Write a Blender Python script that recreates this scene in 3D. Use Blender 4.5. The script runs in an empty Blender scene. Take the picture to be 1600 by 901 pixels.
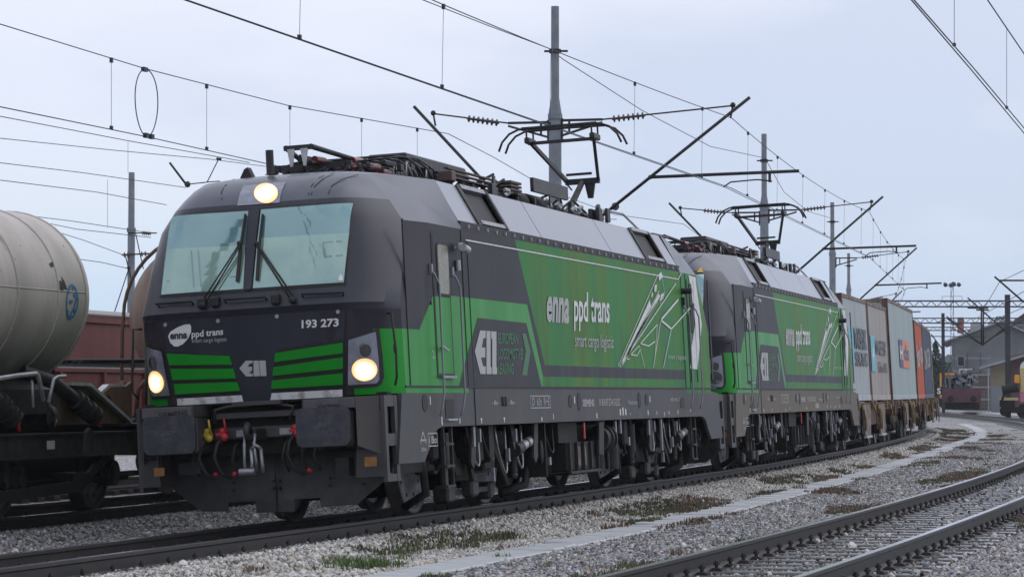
import bpy, bmesh, math, random
import numpy as np
from mathutils import Vector, Matrix
random.seed(7); rng = np.random.default_rng(7)
sc = bpy.context.scene
col = sc.collection
PI = math.pi

# ------------------------------------------------------------------ camera
CF, CYAW, CPITCH = 4358.149, 0.286131, 0.0372019        # focal length in photo pixels (1600 wide)
CPOS = Vector((-27.74452, -11.12018, 1.464167))
cam = bpy.data.cameras.new('camera'); camo = bpy.data.objects.new('camera', cam); col.objects.link(camo)
camo.location = CPOS
camo.rotation_euler = (PI/2 + CPITCH, 0, CYAW - PI/2)
cam.sensor_width = 36; cam.lens = 36*CF/1600
cam.clip_start = 0.5; cam.clip_end = 3000
sc.camera = camo

# ------------------------------------------------------------------ world, sun, exposure
w = bpy.data.worlds.new('World'); sc.world = w; w.use_nodes = True
nt = w.node_tree; nt.nodes.clear()
out = nt.nodes.new('ShaderNodeOutputWorld'); bg = nt.nodes.new('ShaderNodeBackground')
sky = nt.nodes.new('ShaderNodeTexSky'); sky.sky_type = 'NISHITA'; sky.sun_disc = False
sky.sun_elevation = math.radians(44); sky.sun_rotation = math.radians(140)
sky.air_density = 1; sky.dust_density = 3
tc = nt.nodes.new('ShaderNodeTexCoord')
sep = nt.nodes.new('ShaderNodeSeparateXYZ'); nt.links.new(tc.outputs['Generated'], sep.inputs[0])
ramp = nt.nodes.new('ShaderNodeValToRGB')           # overcast cloud sheet, paler higher up
nt.links.new(sep.outputs['Z'], ramp.inputs[0])
r = ramp.color_ramp; r.elements[0].position = 0.0; r.elements[0].color = (.60, .72, .86, 1)
r.elements[1].position = 0.15; r.elements[1].color = (.82, .845, .96, 1)
for pz, c in ((.03, (.60, .74, .92)), (.065, (.72, .80, .93)), (.11, (.76, .81, .95)), (.5, (.84, .87, .97)), (1, (.88, .90, .97))):
    e = r.elements.new(pz); e.color = (*c, 1)
mp = nt.nodes.new('ShaderNodeMapping'); mp.inputs['Scale'].default_value = (1.6, 1.6, 5)
nz = nt.nodes.new('ShaderNodeTexNoise'); nz.inputs['Scale'].default_value = 2.1; nz.inputs['Detail'].default_value = 5; nz.inputs['Roughness'].default_value = .5
nt.links.new(tc.outputs['Generated'], mp.inputs[0]); nt.links.new(mp.outputs[0], nz.inputs[0])
nr = nt.nodes.new('ShaderNodeMapRange'); nr.inputs[1].default_value = .46; nr.inputs[2].default_value = .64
nt.links.new(nz.outputs[0], nr.inputs[0])
cm = nt.nodes.new('ShaderNodeMix'); cm.data_type = 'RGBA'; cm.inputs[7].default_value = (.50, .59, .78, 1)
nt.links.new(ramp.outputs[0], cm.inputs[6])
nf = nt.nodes.new('ShaderNodeMath'); nf.operation = 'MULTIPLY'; nf.inputs[1].default_value = .62
nt.links.new(nr.outputs[0], nf.inputs[0]); nt.links.new(nf.outputs[0], cm.inputs[0])
sk = nt.nodes.new('ShaderNodeMix'); sk.data_type = 'RGBA'; sk.inputs[0].default_value = .9   # clouds cover nine tenths
scl = nt.nodes.new('ShaderNodeVectorMath'); scl.operation = 'SCALE'; scl.inputs[3].default_value = .09
nt.links.new(sky.outputs[0], scl.inputs[0]); nt.links.new(scl.outputs[0], sk.inputs[6]); nt.links.new(cm.outputs[2], sk.inputs[7])
nt.links.new(sk.outputs[2], bg.inputs[0]); bg.inputs[1].default_value = 1.13
nt.links.new(bg.outputs[0], out.inputs[0])

sun = bpy.data.lights.new('sun', 'SUN'); suno = bpy.data.objects.new('sun', sun); col.objects.link(suno)
sun.energy = 0.5; sun.angle = math.radians(60); sun.color = (1, .97, .93)
suno.rotation_euler = Vector((.45, -.55, .70)).to_track_quat('Z', 'Y').to_euler()
sc.view_settings.view_transform = 'Standard'; sc.view_settings.look = 'None'
sc.view_settings.exposure = 0.0; sc.view_settings.gamma = 1

# ------------------------------------------------------------------ measuring helpers (photo pixel -> place)
_fw = Vector((math.cos(CYAW)*math.cos(CPITCH), math.sin(CYAW)*math.cos(CPITCH), math.sin(CPITCH)))
_rt = Vector((math.sin(CYAW), -math.cos(CYAW), 0)); _up = _rt.cross(_fw)
def ray(u, v): return _fw + _rt*((u-800)/CF) - _up*((v-450.5)/CF)
def at(u, v, D): return CPOS + ray(u, v)*D
def at_z(u, v, z):
    d = ray(u, v); return CPOS + d*((z-CPOS.z)/d.z)
K0 = 0.0015042; CANT = 0.0534933
def cline(s):
    th = K0*s; return s - K0*K0*s**3/6, K0*s*s/2, th
def trk(s, l, z, cant=0.0):                      # point beside the curved main track: s along, l to the left, z up
    x, y, a = cline(s)
    ll = l*math.cos(cant) + z*math.sin(cant); zz = -l*math.sin(cant) + z*math.cos(cant)
    return Vector((x - ll*math.sin(a), y + ll*math.cos(a), zz))
def vehicle_matrix(off, p0, p1, mid, cant=CANT):     # rigid vehicle whose pivots p0, p1 stand on the curve
    x1, y1, _ = cline(off+p0); x2, y2, _ = cline(off+p1)
    a = math.atan2(y2-y1, x2-x1); mx, my = (x1+x2)/2, (y1+y2)/2
    M = Matrix.Translation((mx, my, 0)) @ Matrix.Rotation(a, 4, 'Z') @ Matrix.Rotation(-cant, 4, 'X') @ Matrix.Translation((-mid, 0, 0))
    return M
M1 = vehicle_matrix(0, 4.74, 14.24, 9.49); M1i = M1.inverted()
_co = M1i @ CPOS; _R3 = M1i.to_3x3()
def side_px(u, v, l=-1.5):                       # photo pixel -> (s, z) on the locomotive's side
    d = _R3 @ ray(u, v); t = (l-_co.y)/d.y; q = _co + d*t; return q.x, q.z
def plane_px(u, v, s):                           # photo pixel -> (l, z) on a cross plane of the locomotive
    d = _R3 @ ray(u, v); t = (s-_co.x)/d.x; q = _co + d*t; return q.y, q.z

# ------------------------------------------------------------------ materials
def mat(name, c, rough=.6, metal=0, spec=.5, c2=None, scale=6, fac=.5, bump=0, bscale=None, streak=False, coat=0, emit=None, estr=0, alpha=1, thr=(.4, .65), detail=6):
    m = bpy.data.materials.new(name); m.use_nodes = True; n = m.node_tree; b = n.nodes['Principled BSDF']
    b.inputs['Base Color'].default_value = (*c, 1); b.inputs['Roughness'].default_value = rough
    b.inputs['Metallic'].default_value = metal; b.inputs['Specular IOR Level'].default_value = spec
    b.inputs['Coat Weight'].default_value = coat; b.inputs['Coat Roughness'].default_value = .12
    if emit: b.inputs['Emission Color'].default_value = (*emit, 1); b.inputs['Emission Strength'].default_value = estr
    t = n.nodes.new('ShaderNodeTexCoord'); src = t.outputs['Object']
    if c2 is not None or bump:
        mpn = n.nodes.new('ShaderNodeMapping'); mpn.inputs['Scale'].default_value = (1, 1, .12) if streak else (1, 1, 1)
        n.links.new(src, mpn.inputs[0])
    if c2 is not None:
        z = n.nodes.new('ShaderNodeTexNoise'); z.inputs['Scale'].default_value = scale; z.inputs['Detail'].default_value = detail; z.inputs['Roughness'].default_value = .6
        n.links.new(mpn.outputs[0], z.inputs[0])
        mr = n.nodes.new('ShaderNodeMapRange'); mr.inputs[1].default_value = thr[0]; mr.inputs[2].default_value = thr[1]; mr.inputs[4].default_value = fac
        n.links.new(z.outputs[0], mr.inputs[0])
        mx = n.nodes.new('ShaderNodeMix'); mx.data_type = 'RGBA'; mx.inputs[6].default_value = (*c, 1); mx.inputs[7].default_value = (*c2, 1)
        n.links.new(mr.outputs[0], mx.inputs[0]); n.links.new(mx.outputs[2], b.inputs['Base Color'])
        rr = n.nodes.new('ShaderNodeMapRange'); rr.inputs[3].default_value = rough*.75; rr.inputs[4].default_value = min(1, rough*1.3)
        n.links.new(z.outputs[0], rr.inputs[0]); n.links.new(rr.outputs[0], b.inputs['Roughness'])
    if bump:
        z2 = n.nodes.new('ShaderNodeTexNoise'); z2.inputs['Scale'].default_value = bscale or scale*3; z2.inputs['Detail'].default_value = 4
        n.links.new(src, z2.inputs[0])
        bp = n.nodes.new('ShaderNodeBump'); bp.inputs['Strength'].default_value = bump; bp.inputs['Distance'].default_value = .02
        n.links.new(z2.outputs[0], bp.inputs['Height']); n.links.new(bp.outputs[0], b.inputs['Normal'])
    return m

def grime(m, c, fac=.6, scale=2.5, zmid=1.2, zr=1.0, thr=(.45, .75)):   # road dirt splashed up the lower body in streaks
    n = m.node_tree; b = n.nodes['Principled BSDF']
    t = n.nodes.new('ShaderNodeTexCoord'); s = n.nodes.new('ShaderNodeSeparateXYZ'); n.links.new(t.outputs['Object'], s.inputs[0])
    mpn = n.nodes.new('ShaderNodeMapping'); mpn.inputs['Scale'].default_value = (1, 1, .18); n.links.new(t.outputs['Object'], mpn.inputs[0])
    z = n.nodes.new('ShaderNodeTexNoise'); z.inputs['Scale'].default_value = scale; z.inputs['Detail'].default_value = 8; n.links.new(mpn.outputs[0], z.inputs[0])
    mr = n.nodes.new('ShaderNodeMapRange'); mr.inputs[1].default_value = thr[0]; mr.inputs[2].default_value = thr[1]; n.links.new(z.outputs[0], mr.inputs[0])
    hz = n.nodes.new('ShaderNodeMapRange'); hz.inputs[1].default_value = zmid-zr; hz.inputs[2].default_value = zmid+zr; hz.inputs[3].default_value = 1; hz.inputs[4].default_value = .15
    n.links.new(s.outputs['Z'], hz.inputs[0])
    mu = n.nodes.new('ShaderNodeMath'); mu.operation = 'MULTIPLY'; n.links.new(mr.outputs[0], mu.inputs[0]); n.links.new(hz.outputs[0], mu.inputs[1])
    mu2 = n.nodes.new('ShaderNodeMath'); mu2.operation = 'MULTIPLY'; mu2.inputs[1].default_value = fac; n.links.new(mu.outputs[0], mu2.inputs[0])
    mx = n.nodes.new('ShaderNodeMix'); mx.data_type = 'RGBA'; mx.inputs[7].default_value = (*c, 1)
    bc = b.inputs['Base Color']
    if bc.links: n.links.new(bc.links[0].from_socket, mx.inputs[6])
    else: mx.inputs[6].default_value = bc.default_value
    n.links.new(mu2.outputs[0], mx.inputs[0]); n.links.new(mx.outputs[2], bc)
    return m

Mt = {}
Mt['dark'] = grime(mat('anthracite_paint', (.020, .019, .030), .5, spec=.16, bump=.10, bscale=1.5, c2=(.036, .033, .042), scale=1.6, fac=.8, streak=True, coat=.05), (.085, .07, .06), .7, zmid=1.8, zr=1.2)
Mt['frame'] = grime(mat('frame_paint', (.034, .034, .040), .5, c2=(.050, .048, .052), scale=3, fac=.7, streak=True), (.085, .062, .045), .65, zmid=1.25, zr=.5)
Mt['frame2'] = grime(mat('frame_paint_dusty', (.10, .085, .065), .6, c2=(.13, .105, .075), scale=3, fac=.7, streak=True), (.15, .11, .07), .8, zmid=1.4, zr=.8)
Mt['green'] = grime(mat('green_paint', (.006, .26, .014), .42, spec=.22, c2=(.006, .21, .016), scale=2, fac=.6, streak=True, coat=.1), (.04, .10, .04), .35)
Mt['green_field'] = grime(mat('green_field_paint', (.010, .19, .024), .5, spec=.16, bump=.12, bscale=1.3, c2=(.10, .20, .015), scale=1.0, fac=.75, streak=True, coat=.05, thr=(.45, .62)), (.035, .055, .035), .8, zmid=2.4, zr=1.8, scale=3.2)
Mt['green_dk'] = mat('green_line_paint', (.012, .13, .035), .45)
Mt['roof'] = mat('roof_paint', (.23, .25, .30), .30, c2=(.29, .31, .365), scale=2.2, fac=.7, coat=.25, bump=.05, bscale=9)
Mt['cabroof'] = mat('cab_roof_paint', (.070, .076, .105), .36, c2=(.10, .108, .14), scale=2.6, fac=.8, coat=.25, bump=.04, bscale=14)
Mt['nose'] = mat('nose_paint', (.022, .023, .036), .38, spec=.35, c2=(.034, .035, .050), scale=2.2, fac=.8, coat=.12, streak=True)
Mt['white'] = mat('white_print', (.72, .72, .72), .5, c2=(.5, .5, .5), scale=9, fac=.5)
Mt['white_dirty'] = mat('white_strip_paint', (.66, .66, .66), .55, c2=(.26, .24, .24), scale=7, fac=.9, thr=(.48, .66))
Mt['paleprint'] = mat('pale_print', (.42, .42, .42), .6)
Mt['black'] = mat('black_rubber', (.012, .012, .014), .6)
Mt['grime'] = mat('running_gear_grime', (.009, .0085, .0085), .62, spec=.3, c2=(.022, .020, .018), scale=7, fac=.8, bump=.3, bscale=20)
Mt['grime2'] = mat('running_gear_grey', (.030, .029, .031), .55, spec=.35, c2=(.015, .014, .014), scale=6, fac=.8, bump=.15)
Mt['steel'] = mat('worn_steel', (.30, .31, .33), .35, metal=.6, c2=(.14, .14, .15), scale=9, fac=.7)
Mt['silver'] = mat('silver_paint', (.45, .46, .48), .35, metal=.3, c2=(.25, .25, .26), scale=8, fac=.6)
Mt['wheel'] = mat('wheel_steel', (.16, .165, .19), .42, metal=.4, c2=(.07, .065, .065), scale=5, fac=.8)
Mt['tyre'] = mat('wheel_tyre_steel', (.05, .048, .05), .5, metal=.3, c2=(.085, .08, .08), scale=8, fac=.6)
def screen_glass():
    m = bpy.data.materials.new('tinted_windscreen_glass'); m.use_nodes = True; n = m.node_tree; n.nodes.clear()
    o = n.nodes.new('ShaderNodeOutputMaterial'); g = n.nodes.new('ShaderNodeBsdfGlossy'); g.inputs['Color'].default_value = (.52, .70, .74, 1); g.inputs['Roughness'].default_value = .04
    t = n.nodes.new('ShaderNodeBsdfTransparent'); t.inputs['Color'].default_value = (.86, .96, .92, 1); x = n.nodes.new('ShaderNodeMixShader'); x.inputs[0].default_value = .30
    n.links.new(t.outputs[0], x.inputs[1]); n.links.new(g.outputs[0], x.inputs[2]); n.links.new(x.outputs[0], o.inputs[0]); return m
Mt['screen'] = screen_glass()
Mt['cab_upper'] = mat('teal_cab_ceiling', (.16, .27, .31), .8, c2=(.26, .38, .42), scale=1.5, fac=.8)  # plain teal tone for the panel behind the upper part of each pane
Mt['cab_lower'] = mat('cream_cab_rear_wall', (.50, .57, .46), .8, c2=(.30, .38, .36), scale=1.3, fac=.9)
Mt['glass'] = mat('coated_windscreen_glass', (.36, .50, .50), .06, metal=.75, c2=(.42, .50, .42), scale=1.2, fac=.7)
Mt['rail_grey'] = mat('grey_handrail', (.22, .22, .25), .4, metal=.3)
Mt['glass_side'] = mat('dusty_side_glass', (.16, .15, .10), .25, c2=(.22, .20, .13), scale=8, fac=.8)
Mt['lampglass'] = mat('lamp_housing', (.30, .32, .38), .18, metal=.5, c2=(.2, .2, .25), scale=12, fac=.6)
Mt['lampoff'] = mat('unlit_lamp', (.10, .10, .11), .1, metal=.7)
def lamp_glow():
    m = bpy.data.materials.new('lit_headlamp'); m.use_nodes = True; n = m.node_tree; b = n.nodes['Principled BSDF']; b.inputs['Roughness'].default_value = .2; b.inputs['Base Color'].default_value = (.5, .45, .4, 1)
    t = n.nodes.new('ShaderNodeTexCoord'); v = n.nodes.new('ShaderNodeVectorMath'); v.operation = 'SUBTRACT'; v.inputs[1].default_value = (.5, .5, .46); n.links.new(t.outputs['Generated'], v.inputs[0])
    m0 = n.nodes.new('ShaderNodeVectorMath'); m0.operation = 'MULTIPLY'; m0.inputs[1].default_value = (0, 1, 1); n.links.new(v.outputs[0], m0.inputs[0])
    l = n.nodes.new('ShaderNodeVectorMath'); l.operation = 'LENGTH'; n.links.new(m0.outputs[0], l.inputs[0])
    vo = n.nodes.new('ShaderNodeTexVoronoi'); vo.inputs['Scale'].default_value = 14; n.links.new(t.outputs['Generated'], vo.inputs[0])
    ad = n.nodes.new('ShaderNodeMath'); ad.operation = 'MULTIPLY_ADD'; ad.inputs[1].default_value = .12; n.links.new(vo.outputs['Distance'], ad.inputs[0]); n.links.new(l.outputs['Value'], ad.inputs[2])
    cr = n.nodes.new('ShaderNodeValToRGB'); c = cr.color_ramp; c.elements[0].position = .20; c.elements[0].color = (1, .93, .74, 1); c.elements[1].position = .56; c.elements[1].color = (.72, .30, .10, 1)
    e = c.elements.new(.36); e.color = (1, .85, .55, 1); e = c.elements.new(.47); e.color = (.98, .62, .30, 1)
    n.links.new(ad.outputs[0], cr.inputs[0]); n.links.new(cr.outputs[0], b.inputs['Emission Color'])
    b.inputs['Emission Strength'].default_value = 1.6; return m
Mt['lampon'] = lamp_glow()
Mt['lamprim'] = mat('lit_headlamp_edge', (1, .8, .5), .3, emit=(1, .45, .16), estr=.7)
Mt['red'] = mat('red_handle_paint', (.45, .02, .03), .4, c2=(.25, .015, .02), scale=20, fac=.7)
Mt['yellow'] = mat('yellow_handle_paint', (.55, .38, .03), .45, c2=(.3, .2, .03), scale=20, fac=.7)
Mt['orange'] = mat('orange_sticker', (.30, .13, .02), .5, c2=(.16, .07, .02), scale=10, fac=.7)
Mt['insul'] = mat('red_brown_insulator', (.16, .02, .02), .3, coat=.5)
Mt['blackmetal'] = mat('black_pantograph_metal', (.018, .019, .022), .45, metal=.3, c2=(.04, .04, .045), scale=8, fac=.6)
Mt['copper'] = mat('brown_busbar', (.085, .06, .055), .5, metal=.4, c2=(.08, .05, .05), scale=10, fac=.6)
Mt['wire'] = mat('overhead_wire_copper', (.02, .03, .055), .5, metal=.2)
Mt['mast'] = mat('weathered_concrete_mast', (.23, .25, .28), .75, c2=(.17, .18, .21), scale=3, fac=.8, bump=.1)
Mt['mast_steel'] = mat('dark_steel_mast', (.03, .032, .042), .6, c2=(.05, .05, .06), scale=3, fac=.6)
Mt['rail_top'] = mat('polished_rail_head', (.62, .64, .68), .16, metal=.9, c2=(.45, .46, .5), scale=5, fac=.6)
Mt['rail'] = mat('rail_side_steel', (.032, .030, .031), .5, metal=.2, c2=(.055, .048, .045), scale=5, fac=.7)
Mt['sleeper'] = mat('wet_timber_sleeper', (.055, .05, .052), .25, c2=(.10, .095, .10), scale=6, fac=.7, bump=.3, bscale=30, coat=.4)
Mt['sleeper_dk'] = mat('oily_sleeper', (.018, .017, .017), .75, c2=(.03, .028, .026), scale=6, fac=.7)
Mt['plough'] = mat('scuffed_plough_steel', (.048, .047, .050), .5, c2=(.025, .024, .024), scale=4, fac=.9, bump=.15)
Mt['greased'] = mat('dried_grease', (.075, .08, .10), .5, c2=(.03, .032, .04), scale=30, fac=.9)
Mt['trough'] = mat('concrete_trough_lid', (.50, .515, .54), .5, c2=(.38, .39, .41), scale=3, fac=.8, bump=.1, bscale=40)
Mt['tank'] = grime(mat('dirty_cream_tank_paint', (.52, .48, .44), .5, c2=(.38, .35, .31), scale=1.5, fac=.7, streak=True), (.13, .115, .10), .75, scale=1.6, zmid=2.5, zr=1.3, thr=(.38, .7))
Mt['tank2'] = grime(mat('brown_stained_tank_paint', (.30, .22, .17), .5, c2=(.16, .10, .075), scale=2.4, fac=.9, streak=True), (.10, .06, .045), .7, zmid=2.5, zr=1.3)
Mt['tanklogo'] = mat('blue_emblem_print', (.03, .16, .34), .5)
Mt['brownsteel'] = mat('brown_wagon_paint', (.13, .075, .045), .6, c2=(.08, .05, .035), scale=4, fac=.8)
Mt['redwagon'] = grime(mat('oxide_red_wagon_paint', (.15, .035, .032), .55, c2=(.20, .075, .07), scale=2.2, fac=.7, streak=True), (.06, .03, .03), .5, zmid=1.8, zr=1.2)
Mt['wagonpale'] = mat('pale_tarpaulin_edge', (.34, .32, .32), .6)
Mt['rust'] = mat('rusty_wagon_steel', (.12, .062, .038), .8, c2=(.05, .032, .027), scale=4, fac=.9, bump=.2)
Mt['rustpale'] = mat('rusty_pale_wagon_frame', (.22, .17, .15), .7, c2=(.10, .05, .035), scale=4, fac=.9, thr=(.42, .6))
Mt['cont_grey'] = grime(mat('pale_grey_container_paint', (.42, .46, .48), .5, c2=(.35, .38, .39), scale=2, fac=.7, streak=True), (.20, .11, .07), .6, scale=3, zmid=1.6, zr=2.2, thr=(.52, .72))
Mt['cont_taupe'] = grime(mat('taupe_container_paint', (.40, .375, .36), .5, c2=(.32, .29, .27), scale=3, fac=.9, streak=True), (.18, .09, .06), .6, scale=4, zmid=1.6, zr=2.2, thr=(.5, .72))
Mt['cont_teal'] = grime(mat('grey_green_container_paint', (.38, .45, .455), .5, c2=(.32, .38, .385), scale=2, fac=.7, streak=True), (.13, .17, .12), .5, scale=3, zmid=1.2, zr=1.8)
Mt['cont_orange'] = mat('orange_container_paint', (.50, .09, .03), .5, c2=(.34, .06, .03), scale=3, fac=.7, streak=True)
Mt['cont_blue'] = mat('dark_blue_container_paint', (.045, .06, .11), .5, c2=(.03, .04, .07), scale=3, fac=.7, streak=True)
Mt['cyan'] = mat('cyan_print', (.09, .42, .56), .5, c2=(.2, .4, .46), scale=8, fac=.6)
Mt['navy'] = mat('navy_print', (.02, .035, .12), .5)
Mt['orangeprint'] = mat('orange_print', (.60, .16, .06), .5)
Mt['darkprint'] = mat('dark_lettering', (.03, .035, .05), .5)
Mt['render'] = mat('grey_render_wall', (.17, .18, .19), .9, c2=(.11, .115, .12), scale=.35, fac=.9, bump=.1)
Mt['ochre'] = mat('ochre_render_wall', (.30, .26, .17), .9, c2=(.22, .19, .13), scale=.8, fac=.6)
Mt['greybase'] = mat('grey_painted_plinth', (.24, .26, .30), .9)
Mt['brick'] = mat('dark_red_brick_wall', (.10, .055, .06), .9, c2=(.14, .08, .08), scale=2, fac=.7)
Mt['rooftile'] = mat('red_tile_roof', (.30, .10, .08), .8, c2=(.20, .07, .06), scale=1.5, fac=.7)
Mt['roofgrey'] = mat('corrugated_grey_roof', (.28, .32, .36), .6, c2=(.2, .23, .27), scale=.8, fac=.6)
Mt['yellowpaint'] = mat('yellow_vehicle_paint', (.50, .40, .19), .5, c2=(.40, .30, .15), scale=2, fac=.6)
Mt['orangepaint'] = mat('orange_vehicle_paint', (.65, .27, .03), .5)
Mt['pinkpaint'] = mat('faded_pink_paint', (.42, .17, .22), .6)
Mt['cream'] = mat('cream_roof_paint', (.62, .62, .58), .6)
Mt['maroon'] = mat('maroon_flat_wagon_paint', (.10, .035, .055), .6, c2=(.06, .025, .04), scale=3, fac=.8)
Mt['timber'] = mat('stacked_timber', (.16, .12, .10), .9, c2=(.08, .06, .055), scale=5, fac=.8)
Mt['paleconc'] = mat('pale_platform_concrete', (.38, .38, .39), .8, c2=(.28, .28, .28), scale=1, fac=.7)
Mt['leaf'] = mat('conifer_foliage', (.025, .05, .045), .8, c2=(.04, .07, .05), scale=2, fac=.8)
Mt['bark'] = mat('tree_bark', (.06, .05, .045), .9)
Mt['skylens'] = mat('galvanised_lamp', (.06, .07, .10), .5)

# ------------------------------------------------------------------ mesh builder
class MB:
    def __init__(s): s.v = []; s.f = []; s.mi = []; s.sm = []
    def add(s, vs, fs, mi=0, smooth=False):
        b = len(s.v); s.v += [tuple(v) for v in vs]
        for f in fs: s.f.append(tuple(b+i for i in f)); s.mi.append(mi); s.sm.append(smooth)
        return s
    def box(s, x0, x1, y0, y1, z0, z1, mi=0, ch=0.0):
        if x0 > x1: x0, x1 = x1, x0
        if y0 > y1: y0, y1 = y1, y0
        if z0 > z1: z0, z1 = z1, z0
        if ch:
            c = min(ch, (x1-x0)*.45, (y1-y0)*.45, (z1-z0)*.45); vs = []; 
            for X, cx in ((x0, c), (x1, -c)):
                for Y, cy in ((y0, c), (y1, -c)):
                    for Z, cz in ((z0, c), (z1, -c)):
                        vs += [(X, Y+cy, Z+cz), (X+cx, Y, Z+cz), (X+cx, Y+cy, Z)]
            bmx = bmesh.new()
            for q in vs: bmx.verts.new(q)
            r = bmesh.ops.convex_hull(bmx, input=bmx.verts); bmx.verts.index_update()
            idx = {v: i for i, v in enumerate(bmx.verts)}
            s.add([v.co[:] for v in bmx.verts], [[idx[v] for v in f.verts] for f in bmx.faces], mi); bmx.free()
            return s
        vs = [(x, y, z) for x in (x0, x1) for y in (y0, y1) for z in (z0, z1)]
        return s.add(vs, [(0,1,3,2),(4,6,7,5),(0,4,5,1),(2,3,7,6),(0,2,6,4),(1,5,7,3)], mi)
    def beam(s, a, b, wd, ht, mi=0, up=(0, 0, 1)):       # box section bar between two points
        a = Vector(a); b = Vector(b); d = (b-a).normalized(); u = Vector(up)
        if abs(d.dot(u)) > .98: u = Vector((1, 0, 0))
        sx = d.cross(u).normalized(); sz = sx.cross(d)
        vs = [p + sx*i*wd/2 + sz*j*ht/2 for p in (a, b) for i, j in ((-1,-1),(1,-1),(1,1),(-1,1))]
        return s.add(vs, [(3,2,1,0),(4,5,6,7),(0,1,5,4),(1,2,6,5),(2,3,7,6),(3,0,4,7)], mi)
    def cyl(s, a, b, r0, r1=None, n=16, mi=0, caps=True):
        a = Vector(a); b = Vector(b); r1 = r0 if r1 is None else r1
        d = (b-a).normalized(); u = Vector((0, 0, 1)) if abs(d.z) < .9 else Vector((1, 0, 0))
        x = d.cross(u).normalized(); y = d.cross(x); vs = []
        for p, r_ in ((a, r0), (b, r1)):
            for i in range(n):
                t = 2*PI*i/n; vs.append(p + x*math.cos(t)*r_ + y*math.sin(t)*r_)
        s.add(vs, [(i, (i+1) % n, n+(i+1) % n, n+i) for i in range(n)], mi, True)
        if caps: s.add(vs[:n], [tuple(range(n-1, -1, -1))], mi); s.add(vs[n:], [tuple(range(n))], mi)
        return s
    def lathe(s, o, axis, prof, n=24, mi=0):             # prof: (distance along axis, radius)
        o = Vector(o); d = Vector(axis).normalized(); u = Vector((0, 0, 1)) if abs(d.z) < .9 else Vector((1, 0, 0))
        x = d.cross(u).normalized(); y = d.cross(x); vs = []
        for h, r_ in prof:
            for i in range(n):
                t = 2*PI*i/n; vs.append(o + d*h + x*math.cos(t)*r_ + y*math.sin(t)*r_)
        fs = [(k*n+i, k*n+(i+1) % n, (k+1)*n+(i+1) % n, (k+1)*n+i) for k in range(len(prof)-1) for i in range(n)]
        return s.add(vs, fs, mi, True)
    def tube(s, pts, r_, n=8, mi=0, closed=False):
        P = [Vector(p) for p in pts]; m = len(P); vs = []
        u = None
        for k in range(m):
            if closed: d = P[(k+1) % m]-P[k-1]
            else: d = P[min(k+1, m-1)]-P[max(k-1, 0)]
            d.normalize()
            if u is None: u = d.cross(Vector((0, 0, 1)) if abs(d.z) < .9 else Vector((1, 0, 0))).normalized()
            u = (u - d*u.dot(d)).normalized(); v_ = d.cross(u)
            for i in range(n):
                t = 2*PI*i/n; vs.append(P[k] + u*math.cos(t)*r_ + v_*math.sin(t)*r_)
        fs = [(k*n+i, k*n+(i+1) % n, ((k+1) % m)*n+(i+1) % n, ((k+1) % m)*n+i) for k in range(m if closed else m-1) for i in range(n)]
        if not closed: fs += [tuple(range(n-1, -1, -1)), tuple((m-1)*n+i for i in range(n))]
        return s.add(vs, fs, mi, True)
    def prism(s, poly, fn, t0, t1, mi=0):               # 2-D polygon extruded; fn(a, b, t) -> point
        n = len(poly); vs = [fn(a, b, t0) for a, b in poly] + [fn(a, b, t1) for a, b in poly]
        bmx = bmesh.new(); bv = [bmx.verts.new((a, b, 0)) for a, b in poly]; f = bmx.faces.new(bv)
        tr = bmesh.ops.triangulate(bmx, faces=[f]); bmx.verts.index_update()
        tris = [[v.index for v in ff.verts] for ff in bmx.faces]; bmx.free()
        s.add(vs, [tuple(t) for t in tris] + [tuple(n+i for i in reversed(t)) for t in tris] + [(i, (i+1) % n, n+(i+1) % n, n+i) for i in range(n)], mi)
        return s
    def blob(s, c, rx, ry, rz, n=12, mi=0):
        vs = []; m = n//2
        for k in range(m+1):
            ph = -PI/2 + PI*k/m
            for i in range(n):
                t = 2*PI*i/n; vs.append((c[0]+rx*math.cos(ph)*math.cos(t), c[1]+ry*math.cos(ph)*math.sin(t), c[2]+rz*math.sin(ph)))
        return s.add(vs, [(k*n+i, k*n+(i+1) % n, (k+1)*n+(i+1) % n, (k+1)*n+i) for k in range(m) for i in range(n)], mi, True)
    def mesh(s, name, mats):
        me = bpy.data.meshes.new(name); me.from_pydata(s.v, [], s.f)
        for m_ in (mats if isinstance(mats, (list, tuple)) else [mats]): me.materials.append(Mt[m_] if isinstance(m_, str) else m_)
        me.polygons.foreach_set('material_index', s.mi); me.polygons.foreach_set('use_smooth', s.sm)
        bmx = bmesh.new(); bmx.from_mesh(me); bmesh.ops.recalc_face_normals(bmx, faces=bmx.faces); bmx.to_mesh(me); bmx.free()
        me.update(); return me
    def obj(s, name, mats, parent=None, label=None, kind=None):
        o = bpy.data.objects.new(name, s.mesh(name, mats)); col.objects.link(o)
        if parent: o.parent = parent
        if label: o['label'] = label
        if kind: o['kind'] = kind
        return o
def empty(name, label, cat, M=None, group=None):
    o = bpy.data.objects.new(name, None); col.objects.link(o); o.empty_display_size = .5
    if M is not None: o.matrix_world = M
    o['label'] = label; o['category'] = cat
    if group: o['group'] = group
    return o
def tag(o, label, cat, group=None):
    o['label'] = label; o['category'] = cat
    if group: o['group'] = group
    return o
def share(o, name, parent, M=None):                      # another object on the same mesh
    c = bpy.data.objects.new(name, o.data); col.objects.link(c); c.parent = parent
    if M is not None: c.matrix_local = M
    return c
def copy_tree(o, parent=None):
    c = o.copy(); col.objects.link(c); c.parent = parent
    if parent: c.matrix_parent_inverse = o.matrix_parent_inverse.copy()
    for ch in list(KIDS.get(o.name, ())): copy_tree(ch, c)
    return c
KIDS = {}
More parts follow.
